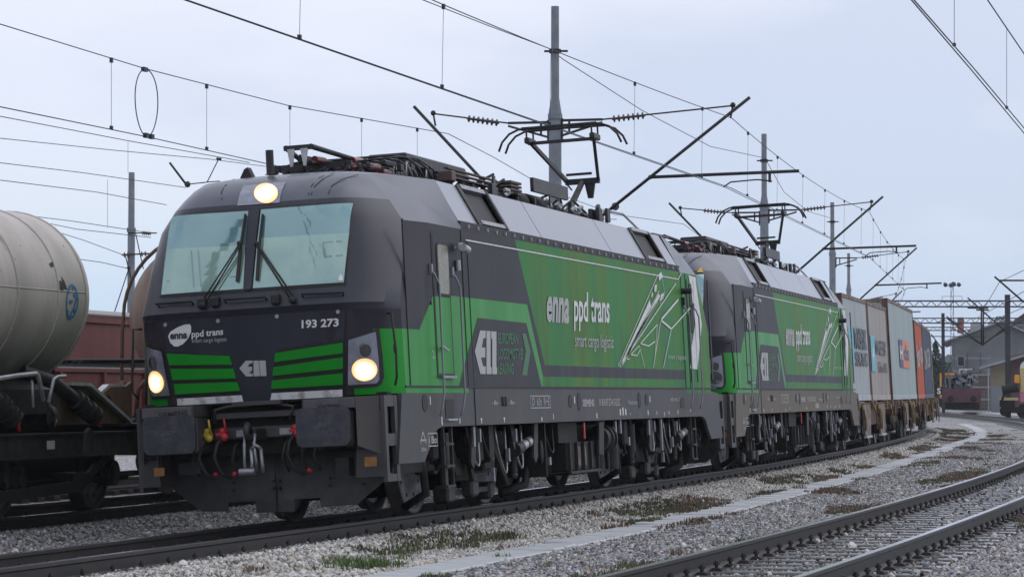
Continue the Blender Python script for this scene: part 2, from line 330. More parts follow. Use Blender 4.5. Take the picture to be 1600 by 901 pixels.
def index_kids():
    KIDS.clear()
    for o in col.objects:
        if o.parent: KIDS.setdefault(o.parent.name, []).append(o)

def flat_poly(name, poly, fn, m, parent, cuts=0, off=.004, label=None):   # thin print on a surface: fn(a, b, off) -> point
    bmx = bmesh.new(); bv = [bmx.verts.new((a, b, 0)) for a, b in poly]; f = bmx.faces.new(bv)
    bmesh.ops.triangulate(bmx, faces=[f])
    if cuts: bmesh.ops.subdivide_edges(bmx, edges=bmx.edges[:], cuts=cuts, use_grid_fill=True)
    for v in bmx.verts: v.co = Vector(fn(v.co.x, v.co.y, off))
    me = bpy.data.meshes.new(name); bmx.to_mesh(me); bmx.free(); me.materials.append(Mt[m])
    o = bpy.data.objects.new(name, me); col.objects.link(o); o.parent = parent
    if label: o['label'] = label
    return o
def multi_poly(name, polys, fn, m, parent, cuts=0, off=.004, label=None):
    bmx = bmesh.new()
    for poly in polys:
        bv = [bmx.verts.new((a, b, 0)) for a, b in poly]; bmx.faces.new(bv)
    bmesh.ops.triangulate(bmx, faces=bmx.faces[:])
    if cuts: bmesh.ops.subdivide_edges(bmx, edges=bmx.edges[:], cuts=cuts, use_grid_fill=True)
    for v in bmx.verts: v.co = Vector(fn(v.co.x, v.co.y, off))
    me = bpy.data.meshes.new(name); bmx.to_mesh(me); bmx.free(); me.materials.append(Mt[m])
    o = bpy.data.objects.new(name, me); col.objects.link(o); o.parent = parent
    if label: o['label'] = label
    return o
_txt = {}
def text_print(name, body, quad, fn, m, parent, bold=0.0, off=.006, label=None):
    # quad: (a0, b0, a1, b1, a2, b2): baseline start, baseline end, top-left corner of the capital height in surface coordinates
    cu = bpy.data.curves.new('t', 'FONT'); cu.body = body; cu.offset = bold; cu.resolution_u = 3
    to = bpy.data.objects.new('t', cu); me = bpy.data.meshes.new_from_object(to)
    bpy.data.objects.remove(to); bpy.data.curves.remove(cu)
    co = np.array([v.co[:] for v in me.vertices]); x0, x1 = co[:, 0].min(), co[:, 0].max()
    a0, b0, a1, b1, a2, b2 = quad
    for v in me.vertices:
        fx = (v.co.x-x0)/(x1-x0); fy = v.co.y/.70
        a = a0+(a1-a0)*fx+(a2-a0)*fy; b = b0+(b1-b0)*fx+(b2-b0)*fy
        v.co = Vector(fn(a, b, off))
    me.materials.append(Mt[m]); o = bpy.data.objects.new(name, me); col.objects.link(o); o.parent = parent
    if label: o['label'] = label
    return o

# separate pieces of one part become objects of their own; touching pieces stay together
SKIP = ('lettering', 'print', 'logo', 'drawing', 'grease_mark', 'scratch', 'emblem', 'line', 'number', 'letter', 'wire', 'crown', 'trunk', 'fitting')
def split_obj(o, pad=.012, most=30):
    me = o.data; n = len(me.vertices)
    if n > 9000 or me.users > 1: return
    par = list(range(n))
    def fd(i):
        while par[i] != i: par[i] = par[par[i]]; i = par[i]
        return i
    for e in me.edges:
        a, b_ = fd(e.vertices[0]), fd(e.vertices[1])
        if a != b_: par[a] = b_
    co = np.empty(n*3, dtype=np.float64); me.vertices.foreach_get('co', co); co = co.reshape(-1, 3)
    comp = {}
    for i in range(n): comp.setdefault(fd(i), []).append(i)
    ids = list(comp); bb = [(co[comp[k]].min(0)-pad, co[comp[k]].max(0)+pad) for k in ids]
    g = list(range(len(ids)))
    def fg(i):
        while g[i] != i: i = g[i]
        return i
    for i in range(len(ids)):
        for j in range(i+1, len(ids)):
            if np.all(bb[i][0] <= bb[j][1]) and np.all(bb[j][0] <= bb[i][1]):
                a, b_ = fg(i), fg(j)
                if a != b_: g[a] = b_
    roots = {}
    for i, k in enumerate(ids): roots.setdefault(fg(i), []).extend(comp[k])
    if not 2 <= len(roots) <= most: return
    first = True; owner = {}
    for r_, vs in roots.items():
        for v in vs: owner[v] = r_
    whole = me
    for r_ in roots:
        bmx = bmesh.new(); bmx.from_mesh(whole); bmx.verts.ensure_lookup_table()
        bmesh.ops.delete(bmx, geom=[v for v in bmx.verts if owner[v.index] != r_], context='VERTS')
        nm = whole.copy() if not first else whole.copy(); bmx.to_mesh(nm); bmx.free()
        if first: o.data = nm; first = False
        else:
            c = o.copy(); c.data = nm; col.objects.link(c)
def split_all(root):
    for o in [q for q in col.objects if q.type == 'MESH' and q.parent]:
        r_ = o
        while r_.parent: r_ = r_.parent
        if root is not None and r_ != root: continue
        if o.get('kind') == 'stuff' or any(w_ in o.name for w_ in SKIP): continue
        if o.modifiers: continue
        split_obj(o)

def stroke(pts, wd):
    out_ = []
    for (a, b_) in zip(pts[:-1], pts[1:]):
        d = Vector((b_[0]-a[0], b_[1]-a[1], 0)).normalized(); n = Vector((-d.y, d.x))*wd/2
        out_.append([(a[0]+n.x, a[1]+n.y), (b_[0]+n.x, b_[1]+n.y), (b_[0]-n.x, b_[1]-n.y), (a[0]-n.x, a[1]-n.y)])
    return out_
# ================================================================== LOCOMOTIVE
L = 18.98
ROWS = [(1.38,.45,1.0,1.5,1.38),(1.50,.42,.99,1.5,1.50),(1.80,.37,.97,1.5,1.80),(2.08,.33,.96,1.5,2.08),(2.30,.30,.95,1.5,2.30),(2.37,.25,.94,1.5,2.37),(2.56,.34,1.05,1.49,2.56),
        (2.80,.43,1.16,1.475,2.80),(3.05,.52,1.32,1.45,3.05),(3.30,.62,1.46,1.41,3.30),(3.42,.67,1.48,1.33,3.42),(3.54,.73,1.5,1.25,3.54),(3.66,.84,1.52,1.16,3.65),(3.78,1.02,1.54,1.07,3.76),
        (3.86,1.25,1.58,.98,3.85),(3.92,1.6,1.85,1.02,3.872),(3.965,2.3,2.35,1.1,3.885),(3.985,3.4,3.4,1.22,3.9)]
def gfun(f): return .05*f*f + .95*f**8
RZ = [r_[0] for r_ in ROWS]
def rowat(z):
    return [float(np.interp(z, RZ, [r_[k] for r_ in ROWS])) for k in (1, 2, 3)]
def front_raw(l, z):
    s0, se, le = rowat(z); f = min(1, abs(l)/le); return Vector((s0+(se-s0)*gfun(f), l, z))
def front_pt(l, z, off=0):
    p = front_raw(l, z)
    if off:
        e = .02; a = front_raw(l+e, z)-front_raw(l-e, z); b = front_raw(l, z+e)-front_raw(l, z-e)
        n = a.cross(b).normalized()
        if n.x > 0: n = -n
        p = p + n*off
    return p
def front_px(u, v):
    s = .5
    for _ in range(12):
        l, z = plane_px(u, v, s); s = front_raw(l, z).x
    return l, z
def side_pt(s, z, off=0): return Vector((s, -1.5-off, z))
def slant_pt(s, t, off=0):                       # sloping roof flank, t = 0 at gutter .. 1 at top
    n = Vector((0, -.894, .447)); p = Vector((s, -1.5+.3*t, 3.34+.56*t)); return p + n*off
def slant_px(u, v):
    d = _R3 @ ray(u, v); a = slant_pt(0, 0); n = Vector((0, -.894, .447)); n = Vector((0, -.56, .30)).normalized()
    t = (a-_co).dot(n)/d.dot(n); q = _co + d*t; return q.x, (q.z-3.34)/.56

loco = empty('electric_locomotive', 'leading green and anthracite electric locomotive with lit headlights, number 193 273 on its nose', 'locomotive', M1, 'electric locomotives hauling the container train')
FR = [0,.12,.25,.38,.5,.58,.64,.68,.72,.75,.78,.81,.83,.85,.87,.885,.90,.915,.93,.945,.96,.973,.987,1]

def cab_shell(end, parent):
    ex = (lambda s: s) if end == 0 else (lambda s: L-s)
    m = MB(); grid = []
    RW_ = ROWS if end == 0 else [(z, s0, min(se+.42, max(se, 2.02)), le, ez) for (z, s0, se, le, ez) in ROWS]
    for (z, s0, se, le, ez) in RW_:
        row = []
        for sg in (1, -1):
            for f in (FR[::-1] if sg == 1 else FR[1:]):
                row.append((ex(s0+(se-s0)*gfun(f)), sg*f*le, z+(ez-z)*f**3))
        grid.append(row)
    nc = len(grid[0]); idx = {}
    fr = [*FR[::-1], *FR[1:]]
    for r_ in range(len(grid)-1):
        for c in range(nc-1):
            fm = min(fr[c], fr[c+1]) if True else 0
            z = (ROWS[r_][0]+ROWS[r_+1][0])/2
            mi = 1 if (z < 2.08 and fm >= (.865 if z > 1.5 else .72)) else (0 if z < 2.33 else (2 if z > 3.55 else 3))
            m.add([grid[r_][c], grid[r_][c+1], grid[r_+1][c+1], grid[r_+1][c]], [(0, 1, 2, 3)], mi, True)
    # merge by hand so smooth shading flows
    me_o = m.obj('cab_front', ['dark', 'green', 'cabroof', 'nose'], parent)
    bmx = bmesh.new(); bmx.from_mesh(me_o.data); bmesh.ops.remove_doubles(bmx, verts=bmx.verts, dist=.0005); bmesh.ops.recalc_face_normals(bmx, faces=bmx.faces)
    bmx.to_mesh(me_o.data); bmx.free(); me_o.data.set_sharp_from_angle(angle=math.radians(22))
    # sides of the cab and its sloping flank
    for sg in (1, -1):
        sd = MB(); pr = [(ex(r_[2]), r_[0]) for r_ in ROWS if r_[0] <= 3.3]
        gx = lambda s, y, z: (ex(s), sg*y, z)
        low = [(.97, 1.38), (.97, 1.80), (.96, 2.08), (1.59, 2.08), (2.2, 2.5), (3.4, 2.5), (3.4, 1.38)] if end == 0 else [(1.42, 1.38), (1.39, 1.8), (1.38, 2.08), (2.1, 2.08), (2.1, 3.3), (3.4, 3.3), (3.4, 1.38)]
        low = ([(1.0, 1.38)] if end == 0 else [(1.42, 1.38)]) + low[1:]
        sd.prism(low, lambda a, b, t: (ex(a), sg*(1.5-t), b), 0, .04, 1)
        if end == 0:
            sd.prism([(.96, 2.08), (.95, 2.30), (.94, 2.37), (2.01, 2.37), (1.59, 2.08)], lambda a, b, t: (ex(a), sg*(1.5-t), b), 0, .04, 0)
            sd.prism([(2.10, 2.432), (2.2, 2.5), (3.4, 2.5), (3.4, 3.3), (2.1, 3.3)], lambda a, b, t: (ex(a), sg*(1.5-t), b), 0, .04, 0)
        rws = [r_ for r_ in RW_ if 2.36 <= r_[0] <= 3.31] if end == 0 else [r_ for r_ in RW_ if 2.07 <= r_[0] <= 3.31]
        vs = []
        for (z, s0, se, le, ez) in rws: vs += [(ex(se), sg*le, z), (ex(2.1), sg*1.5, z)]
        sd.add(vs, [(2*k, 2*k+1, 2*k+3, 2*k+2) for k in range(len(rws)-1)], 0 if end == 0 else 1, True)
        sd.obj('cab_side', ['dark', 'green' if end == 0 else 'green_field'], parent)
        fl = MB(); lo = [(1.06, 1.5, 3.30), (3.4, 1.5, 3.34)]; 
        hi = [(1.58, .98, 3.85), (1.85, 1.02, 3.872), (2.35, 1.1, 3.885), (3.4, 1.22, 3.9)]
        P_ = [(1.46, 1.41, 3.30), (1.48, 1.33, 3.42), (1.5, 1.25, 3.54), (1.52, 1.16, 3.65), (1.54, 1.07, 3.76)] + hi + [(3.4, 1.5, 3.34), (3.4, 1.5, 3.30), (2.1, 1.5, 3.30)]
        if end == 1: P_ = [(a+.42 if b < 1.2 or a < 1.6 else a, b, c) for a, b, c in P_[:5]] + [(2.0, .98, 3.85), (2.02, 1.02, 3.872), (2.35, 1.1, 3.885), (3.4, 1.22, 3.9), (3.4, 1.5, 3.34), (3.4, 1.5, 3.30), (2.1, 1.5, 3.30)]
        c0 = (2.3, 1.32, 3.62); vs = [c0]+P_; n = len(P_)
        fl.add([(ex(a), sg*b, c) for a, b, c in vs], [(0, i+1, (i+1) % n+1) for i in range(n)], 0, True)
        fl.obj('cab_roof_flank', 'cabroof', parent)
for end in (0, 1): cab_shell(end, loco)

# main body box behind the paint fields
b = MB()
b.box(3.4, L-3.4, -1.46, 1.46, 1.0, 3.3)
b.box(3.4, L-3.4, -1.2, 1.2, 3.3, 3.80)
b.obj('machine_room', 'dark', loco)
SIDE0, SIDE1 = 3.4, L-3.4
def body_side(sg):
    f = lambda a, b_, t: (a, sg*(1.5-t), b_)
    A = [(3.4, 2.5), (3.4, 3.3), (5.78, 3.3), (6.20, 2.5)]                       # dark upper field
    B = [(3.4, 1.45), (3.4, 2.5), (6.20, 2.5), (6.76, 1.45)]                     # bright green band
    Cc = [(5.78, 3.3), (SIDE1, 3.3), (SIDE1, 1.74), (6.93, 1.74), (6.38, 2.5)]                # large green field
    Dd = [(5.78, 3.3), (6.38, 2.5), (6.93, 1.74), (SIDE1, 1.74), (SIDE1, 1.59), (6.88, 1.59), (6.83, 1.45), (6.76, 1.45), (6.20, 2.5)]
    Dd = [(5.78, 3.3), (6.93, 1.74), (SIDE1, 1.74), (SIDE1, 1.59), (6.80, 1.59), (6.20, 2.5)]
    Ee = [(6.80, 1.59), (SIDE1, 1.59), (SIDE1, 1.45), (6.76, 1.45)]
    Bb = [(3.4, 1.45), (3.4, 2.5), (6.20, 2.5), (6.80, 1.59), (6.76, 1.45)]
    Cc = [(5.78, 3.3), (SIDE1, 3.3), (SIDE1, 1.74), (6.93, 1.74)]
    for P_, m_, nm in ((A, 'dark', 'side_panel'), (Bb, 'green', 'side_panel'), (Cc, 'green_field', 'side_panel'), (Dd, 'dark', 'side_stripe'), (Ee, 'green_field', 'side_stripe')):
        q = MB(); q.prism(P_, f, 0, .035); q.obj(nm, m_, loco)
for sg in (-1, 1): body_side(sg)
# dark pentagon behind the lessor's logo
pent = [side_px(*p) for p in ((746.6, 496.3), (822, 504.5), (846, 604), (718, 603.5), (722.5, 581))]
flat_poly('logo_field', pent, side_pt, 'dark', loco, off=.004)
def cr6(pts): return [side_px(700+a/6.4375, 480+b_/6.4375) for a, b_ in pts]
multi_poly('logo_arrow', [cr6([(740, 262), (778, 264), (825, 442), (776, 442)]), cr6([(776, 442), (825, 442), (788, 682), (738, 680)])], side_pt, 'green_dk', loco, off=.008)
ELL = [[(262, 440), (315, 232), (372, 235), (372, 308), (348, 312), (332, 403), (368, 404), (368, 503), (325, 504), (345, 590), (372, 594), (372, 670), (318, 668)],
       [(380, 237), (421, 239), (421, 600), (432, 600), (432, 670), (380, 670)],
       [(427, 240), (480, 243), (480, 602), (487, 604), (487, 672), (438, 670), (438, 318), (427, 312)]]
multi_poly('lessor_logo', [cr6(p) for p in ELL], side_pt, 'paleprint', loco, off=.009, label='white angular three-letter logo')
for txt, y0, x1 in (('EUROPEAN', 365, 700), ('LOCOMOTIVE', 518, 745), ('LEASING', 668, 655)):
    a = cr6([(500, y0), (x1, y0+2), (500, y0-108)]); text_print('lessor_lettering', txt, (*a[0], *a[1], *a[2]), side_pt, 'green_dk', loco, bold=.02, off=.008)
# operator lettering on the big green field
def c5(pts): return [side_px(840+a/4.097, 360+b_/4.097) for a, b_ in pts]
for txt, q, bd, m_ in (('enna', [(52, 572), (197, 585), (60, 352)], .035, 'paleprint'), ('ppd trans', [(230, 575), (457, 585), (230, 388)], .02, 'white'), ('smart cargo logistic', [(236, 742), (482, 752), (236, 655)], .004, 'paleprint')):
    a = c5(q)
    text_print('operator_lettering', txt, (*a[0], *a[1], *a[2]), side_pt, m_, loco, bold=bd, off=.008)
# bridge drawing in white lines
def c7(pts): return [side_px(940+a/4.506, 400+b_/4.506) for a, b_ in pts]
lines = [([(112, 772), (385, 145), (415, 112)], .02), ([(128, 770), (400, 245)], .02), ([(122, 778), (518, 192)], .028), ([(142, 765), (408, 280)], .02),
         ([(557, 118), (535, 160)], .03), ([(412, 450), (535, 305)], .05), ([(412, 450), (486, 512)], .05), ([(486, 512), (570, 420), (635, 345)], .035), ([(412, 450), (360, 783)], .03),
         ([(486, 512), (430, 787)], .03), ([(268, 615), (388, 480), (372, 690)], .025), ([(268, 615), (325, 632), (372, 600)], .025), ([(200, 692), (260, 630), (298, 780)], .018),
         ([(200, 692), (245, 700), (268, 655)], .022), ([(172, 722), (190, 724)], .02), ([(420, 140), (438, 250), (405, 340)], .015)]
polys = []
for pts, wd in lines: polys += stroke(c7(pts), wd*.72)
for p in ([(395, 140), (415, 112), (427, 145), (400, 175)], [(125, 765), (333, 308), (342, 352), (210, 620)], [(140, 765), (395, 265), (408, 280), (290, 470)], [(368, 205), (385, 200), (380, 250), (366, 250)],
          [(347, 262), (356, 255), (354, 285), (346, 290)], [(412, 270), (438, 255), (432, 285), (410, 298)], [(404, 300), (430, 285), (428, 300), (404, 315)]):
    polys.append(c7(p))
multi_poly('bridge_drawing', polys, side_pt, 'white', loco, off=.012, label='white line drawing of a bridge tower')
flat_poly('white_end_field', c7([(608, 134), (660, 150), (662, 200), (702, 480), (672, 798), (622, 790), (630, 640), (655, 480), (630, 250)]), side_pt, 'white', loco, off=.008)
a = c7([(462, 722), (590, 728), (462, 690)]); text_print('small_lettering', 'smart | logistic', (*a[0], *a[1], *a[2]), side_pt, 'paleprint', loco, off=.012)
# thin white line under the gutter
multi_poly('white_line', [[(3.55, 3.172), (15.45, 3.172), (15.45, 3.188), (3.55, 3.188)]], side_pt, 'white', loco, off=.011)
# panel joints on the side
jn = MB()
for s_ in (1.15, 3.38, SIDE1+.02, 15.95): jn.box(s_, s_+.018, -1.508, -1.49, 1.45, 3.29)
jn.box(.98, SIDE1+2.4, -1.511, -1.49, 1.440, 1.462); jn.box(3.62, 3.635, -1.507, -1.49, 1.0, 3.2)
jn.obj('panel_joint', 'black', loco)

# gutter grille, sloping roof panels with their recessed side windows
g = MB(); g.box(3.4, SIDE1, -1.5, -1.40, 3.3, 3.40); g.obj('gutter_grille', 'black', loco)
st0 = MB().box(-.011, .011, -.012, .012, -.022, .022).obj('grille_stud', 'silver', loco); st0.location = (3.7, -1.508, 3.345)
for k in range(1, 30):
    q = share(st0, 'grille_stud', loco); q.location = (3.7+k*.405, -1.508, 3.345)
seams = [3.42, 7.25, 11.15, SIDE1]
WIN = [(4.35, 5.45), None, (13.45, 14.6)]
for k in range(3):
    a, b_ = seams[k]+.015, seams[k+1]-.015
    rp = MB(); segs = [(a, b_)] if WIN[k] is None else [(a, WIN[k][0]), (WIN[k][1], b_)]
    for (p, q) in segs:
        rp.prism([(p, .12), (q, .12), (q, 1), (p, 1)], lambda s_, t, o_: slant_pt(s_, t, -o_), 0, .05)
        rp.prism([(p, 0), (q, 0), (q, 1), (p, 1)], lambda s_, t, o_: (lambda v: (v.x, -v.y, v.z))(slant_pt(s_, t, -o_)), 0, .05)
    if WIN[k]:
        p, q = WIN[k]
        rp.prism([(p, .12), (q, .12), (q, .2), (p, .2)], lambda s_, t, o_: slant_pt(s_, t, -o_), 0, .05)
        rp.prism([(p, .93), (q, .93), (q, 1), (p, 1)], lambda s_, t, o_: slant_pt(s_, t, -o_), 0, .05)
        rp.prism([(p, 0), (q, 0), (q, 1), (p, 1)], lambda s_, t, o_: (lambda v: (v.x, -v.y, v.z))(slant_pt(s_, t, -o_)), 0, .05)
    # turned top edge
    rp.box(a, b_, -1.2, -1.12, 3.86, 3.895); rp.box(a, b_, 1.12, 1.2, 3.86, 3.895)
    po = rp.obj('roof_panel', 'roof', loco)
    if WIN[k]:
        p, q = WIN[k]
        wn = MB()
        wn.prism([(p+.12, .24), (q-.02, .24), (q-.02, .9), (p+.12, .9)], lambda s_, t, o_: slant_pt(s_, t, -o_), .03, .06)
        wn.obj('roof_window', 'black', loco)
        rs = MB()
        for (x0, x1) in ((p-.10, p+.05), (q, q+.10)):
            rs.prism([(x0, .1), (x1, .1), (x1, 1.0), (x0, 1.0)], lambda s_, t, o_: slant_pt(s_, t, o_), -.04, .02 if x0 < p else .035)
        rs.obj('window_surround', 'grime2', loco)
        fr_ = MB(); fr_.prism([(p+.05, .12), (q, .12), (q, .21), (p+.05, .21)], lambda s_, t, o_: slant_pt(s_, t, o_), 0, .03)
        fr_.prism([(p+.05, .92), (q, .92), (q, 1.02), (p+.05, 1.02)], lambda s_, t, o_: slant_pt(s_, t, o_), 0, .03)
        fr_.obj('window_frame', 'steel', loco)
rp = MB(); rp.box(3.4, SIDE1, -1.13, 1.13, 3.80, 3.86); rp.obj('roof_deck', 'grime2', loco)

# ---- windscreen, nose panel, grilles
def fpoly(pxs): return [front_px(*p) for p in pxs]
def fpoly_old(pxs): return [front_px(*p) for p in pxs]
def mirror(P_): return [(-a, b_) for a, b_ in P_][::-1]
def fslab(name, poly, m, off, parent=loco, cuts=3, thick=.0):
    return flat_poly(name, poly, front_pt, m, parent, cuts=cuts, off=off)
# black glazing surround then the two panes
RWo = fpoly([(551, 319), (537, 442)]); RSo = fpoly([(553, 316), (541, 446)])          # outer corners of the right pane; the left pane mirrors them
LT, LB = (-RWo[0][0], RWo[0][1]), (-RWo[1][0], RWo[1][1]); ST, SB = (-RSo[0][0], RSo[0][1]), (-RSo[1][0], RSo[1][1]); LM = ((LT[0]+LB[0])/2, LT[1]*.58+LB[1]*.42)
fslab('windscreen_surround', [ST]+RSo+[SB], 'black', .008, cuts=11)
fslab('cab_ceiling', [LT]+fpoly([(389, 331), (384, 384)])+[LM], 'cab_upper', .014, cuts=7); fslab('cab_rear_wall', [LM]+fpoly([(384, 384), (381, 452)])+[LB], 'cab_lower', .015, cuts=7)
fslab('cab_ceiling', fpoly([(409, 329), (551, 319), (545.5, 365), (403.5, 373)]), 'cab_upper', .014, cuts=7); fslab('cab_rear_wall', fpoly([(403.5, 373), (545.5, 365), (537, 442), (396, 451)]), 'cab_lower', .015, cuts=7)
for pts_ in (((300, 392, 304, 450), (311, 392, 315, 449)), ((505, 380, 534, 378), (505, 380, 508, 402), (508, 402, 536, 400)), ((262, 440, 372, 433), (372, 433, 376, 428))):
    dv = []
    for (a_, b_, c_, d_) in pts_: dv += stroke([front_px(a_, b_), front_px(c_, d_)], .02)
    multi_poly('cab_fitting', dv, front_pt, 'glass_side', loco, off=.019)
ws1 = fslab('windscreen', [LT]+fpoly([(389, 331), (381, 452)])+[LB], 'screen', .026, cuts=9)
ws2 = fslab('windscreen', fpoly([(409, 329), (551, 319), (537, 442), (396, 451)]), 'screen', .026, cuts=9)
fslab('centre_pillar', fpoly([(390, 328), (407, 327), (394, 453), (382, 454)]), 'nose', .03, cuts=3)
flat_poly('windscreen_sticker', fpoly([(529, 440), (536, 440), (535, 433), (532, 429), (530, 433)]), front_pt, 'white', loco, off=.032)
# roof lamp panel
fslab('top_lamp_panel', fpoly([(381, 291), (447, 285), (437, 317), (371, 322)]), 'lampglass', .008, cuts=4)
def lamp_disc(name, u, v, ru, rv, m, off, rim=None):
    c = [(u+ru*math.cos(t), v+rv*math.sin(t)) for t in np.linspace(0, 2*PI, 25)[:-1]]
    if rim: 
        c2 = [(u+ru*rim*math.cos(t), v+rv*rim*math.sin(t)) for t in np.linspace(0, 2*PI, 25)[:-1]]
        fslab(name+'_rim', fpoly(c2), 'lamprim', off, cuts=1)
    return fslab(name, fpoly(c), m, off+.008, cuts=1)
lamp_disc('top_lamp', 416, 303, 17, 14, 'lampon', .014, rim=1.10)
# nose panel: outline groove, panel, grille slats
PAN = fpoly([(253, 503), (539, 484), (538, 620), (280, 634)])
fslab('nose_panel_gap', fpoly([(251.5, 500.5), (541, 481.5), (540, 622), (278, 636)]), 'black', .003, cuts=4)
fslab('nose_panel', PAN, 'nose', .010, cuts=4)
def c2(pts): return fpoly([(200+a/2.502, 460+b_/2.502) for a, b_ in pts])
def louvre(poly, name='grille_slat'):
    m = MB(); n = len(poly)
    bmx = bmesh.new(); bv = [bmx.verts.new((a, b_, 0)) for a, b_ in poly]; f = bmx.faces.new(bv); bmesh.ops.triangulate(bmx, faces=[f])
    bmesh.ops.subdivide_edges(bmx, edges=bmx.edges[:], cuts=2, use_grid_fill=True)
    r_ = bmesh.ops.extrude_face_region(bmx, geom=bmx.faces[:]); new = set(g_ for g_ in r_['geom'] if isinstance(g_, bmesh.types.BMVert))
    for v in bmx.verts:
        v.co = Vector(front_pt(v.co.x, v.co.y, .035 if v in new else .006))
    bmesh.ops.recalc_face_normals(bmx, faces=bmx.faces)
    me = bpy.data.meshes.new(name); bmx.to_mesh(me); bmx.free(); me.materials.append(Mt['green'])
    o = bpy.data.objects.new(name, me); col.objects.link(o); o.parent = loco; return o
fslab('grille_recess', c2([(157, 222), (392, 238), (455, 418), (198, 433)]), 'black', .014, cuts=2)
fslab('grille_recess', c2([(578, 222), (588, 212), (842, 172), (842, 400), (560, 412)]), 'black', .014, cuts=2)
for p in ([(157, 230), (398, 239), (410, 272), (168, 274)], [(171, 289), (414, 288), (425, 325), (181, 332)], [(185, 348), (428, 340), (441, 373), (191, 388)],
          [(580, 227), (841, 187), (841, 228), (576, 262)], [(573, 282), (841, 244), (841, 288), (569, 315)], [(567, 334), (841, 306), (841, 350), (563, 366)]):
    louvre(c2(p))
fslab('white_strip', c2([(196, 404), (448, 390), (455, 418), (198, 432)]), 'white_dirty', .03, cuts=2)
fslab('white_strip', c2([(565, 382), (840, 368), (840, 398), (560, 411)]), 'white_dirty', .03, cuts=2)
SX, SY = (543-437)/(487-262), (320-258)/(672-232)
multi_poly('nose_logo', [c2([(437+(a-262)*SX, 258+(b_-232)*SY + (437-(437+(a-262)*SX))*.03) for a, b_ in p]) for p in ELL], front_pt, 'paleprint', loco, off=.014, label='white angular three-letter logo on the nose')
def c220(pts): return fpoly([(220+a/5.006, 480+b_/5.006) for a, b_ in pts])
drop = [(218, 225), (235, 190), (290, 155), (345, 133), (385, 130), (397, 145), (397, 190), (375, 240), (335, 285), (295, 305), (265, 303), (235, 275)]
flat_poly('operator_emblem', c220(drop), front_pt, 'white', loco, cuts=1, off=.013)
def ftext(nm, txt, q, m_, bd, off=.016):
    a = c220(q); text_print(nm, txt, (*a[0], *a[1], *a[2]), front_pt, m_, loco, bold=bd, off=off)
ftext('emblem_lettering', 'enna', [(235, 246), (368, 238), (235, 190)], 'darkprint', .04, .018)
ftext('nose_lettering', 'ppd trans', [(402, 233), (648, 210), (402, 183)], 'white', .02)
ftext('nose_lettering', 'smart cargo logistic', [(405, 275), (675, 262), (405, 243)], 'paleprint', .0)
a = fpoly([(472, 511.8), (529.5, 508.8), (472, 500)]); text_print('running_number', '193 273', (*a[0], *a[1], *a[2]), front_pt, 'white', loco, bold=.03, off=.016)
bt = MB()
for u, v in ((260, 507), (342, 501), (434, 494), (529, 487)):
    l, z = front_px(u, v); p = front_pt(l, z, .012); bt.cyl(p, p+Vector((-.02, 0, 0)), .022, n=10)
bt.obj('panel_latch', 'steel', loco)
# headlight units
HL = fpoly([(440+a/5, 480+b_/5) for a, b_ in ((522, 255), (728, 192), (750, 400), (757, 560), (735, 592), (520, 606))])
HLO = fpoly([(440+a/5, 480+b_/5) for a, b_ in ((515, 238), (640, 205), (758, 160), (785, 380), (797, 545), (775, 598), (740, 620), (512, 632))])
for mir in (False, True):
    X = (lambda p: mirror(p)) if mir else (lambda p: p)
    fslab('headlight_frame', X(HLO), 'black', .012, cuts=5)
    fslab('headlight_housing', X(HL), 'lampglass', .019, cuts=5)
    def disc(u, v, ru, rv): return X(fpoly([(u+ru*math.cos(t), v+rv*math.sin(t)) for t in np.linspace(0, 2*PI, 25)[:-1]]))
    fslab('upper_lamp_rim', disc(569.5, 547, 11, 12.5), 'steel', .026, cuts=1)
    fslab('upper_lamp', disc(569.5, 547, 8.5, 10), 'lampoff', .034, cuts=1)
    fslab('headlamp_rim', disc(568.5, 577, 19, 17.6), 'lamprim', .030, cuts=1)
    fslab('headlamp', disc(568.5, 577, 17.8, 16.4), 'lampon', .038, cuts=1)
# handrails beside the headlights
for sg in (-1, 1):
    hr = MB(); pts = [(.70, 1.40, 2.24), (.62, 1.47, 2.24), (.62, 1.49, 1.95), (.62, 1.5, 1.85), (.60, 1.5, 1.55), (.66, 1.46, 1.47)]
    hr.tube([(a, sg*(b_+.03), c) for a, b_, c in pts], .014, 8); hr.blob((.62, sg*1.52, 1.86), .02, .02, .07); hr.obj('front_handrail', 'black', loco)
# grab bars and housings below the windscreen
for (u0, v0, u1, v1) in ((248, 478, 302, 474), (352, 471.5, 417, 467), (473, 463, 537, 460)):
    p = front_pt(*front_px(u0, v0), .05); q = front_pt(*front_px(u1, v1), .05); gb = MB(); gb.tube([front_pt(*front_px(u0+1, v0+1), 0), p, q, front_pt(*front_px(u1-1, v1+1), 0)], .013, 8)
    gb.obj('grab_bar', 'black', loco)
for (u, v) in ((338, 472), (432, 468), (317, 474)):
    p = front_pt(*front_px(u, v), .02); hb = MB(); hb.box(p.x-.05, p.x+.06, p.y-.045, p.y+.045, p.z-.06, p.z+.05, ch=.015); hb.obj('wiper_housing', 'black', loco)
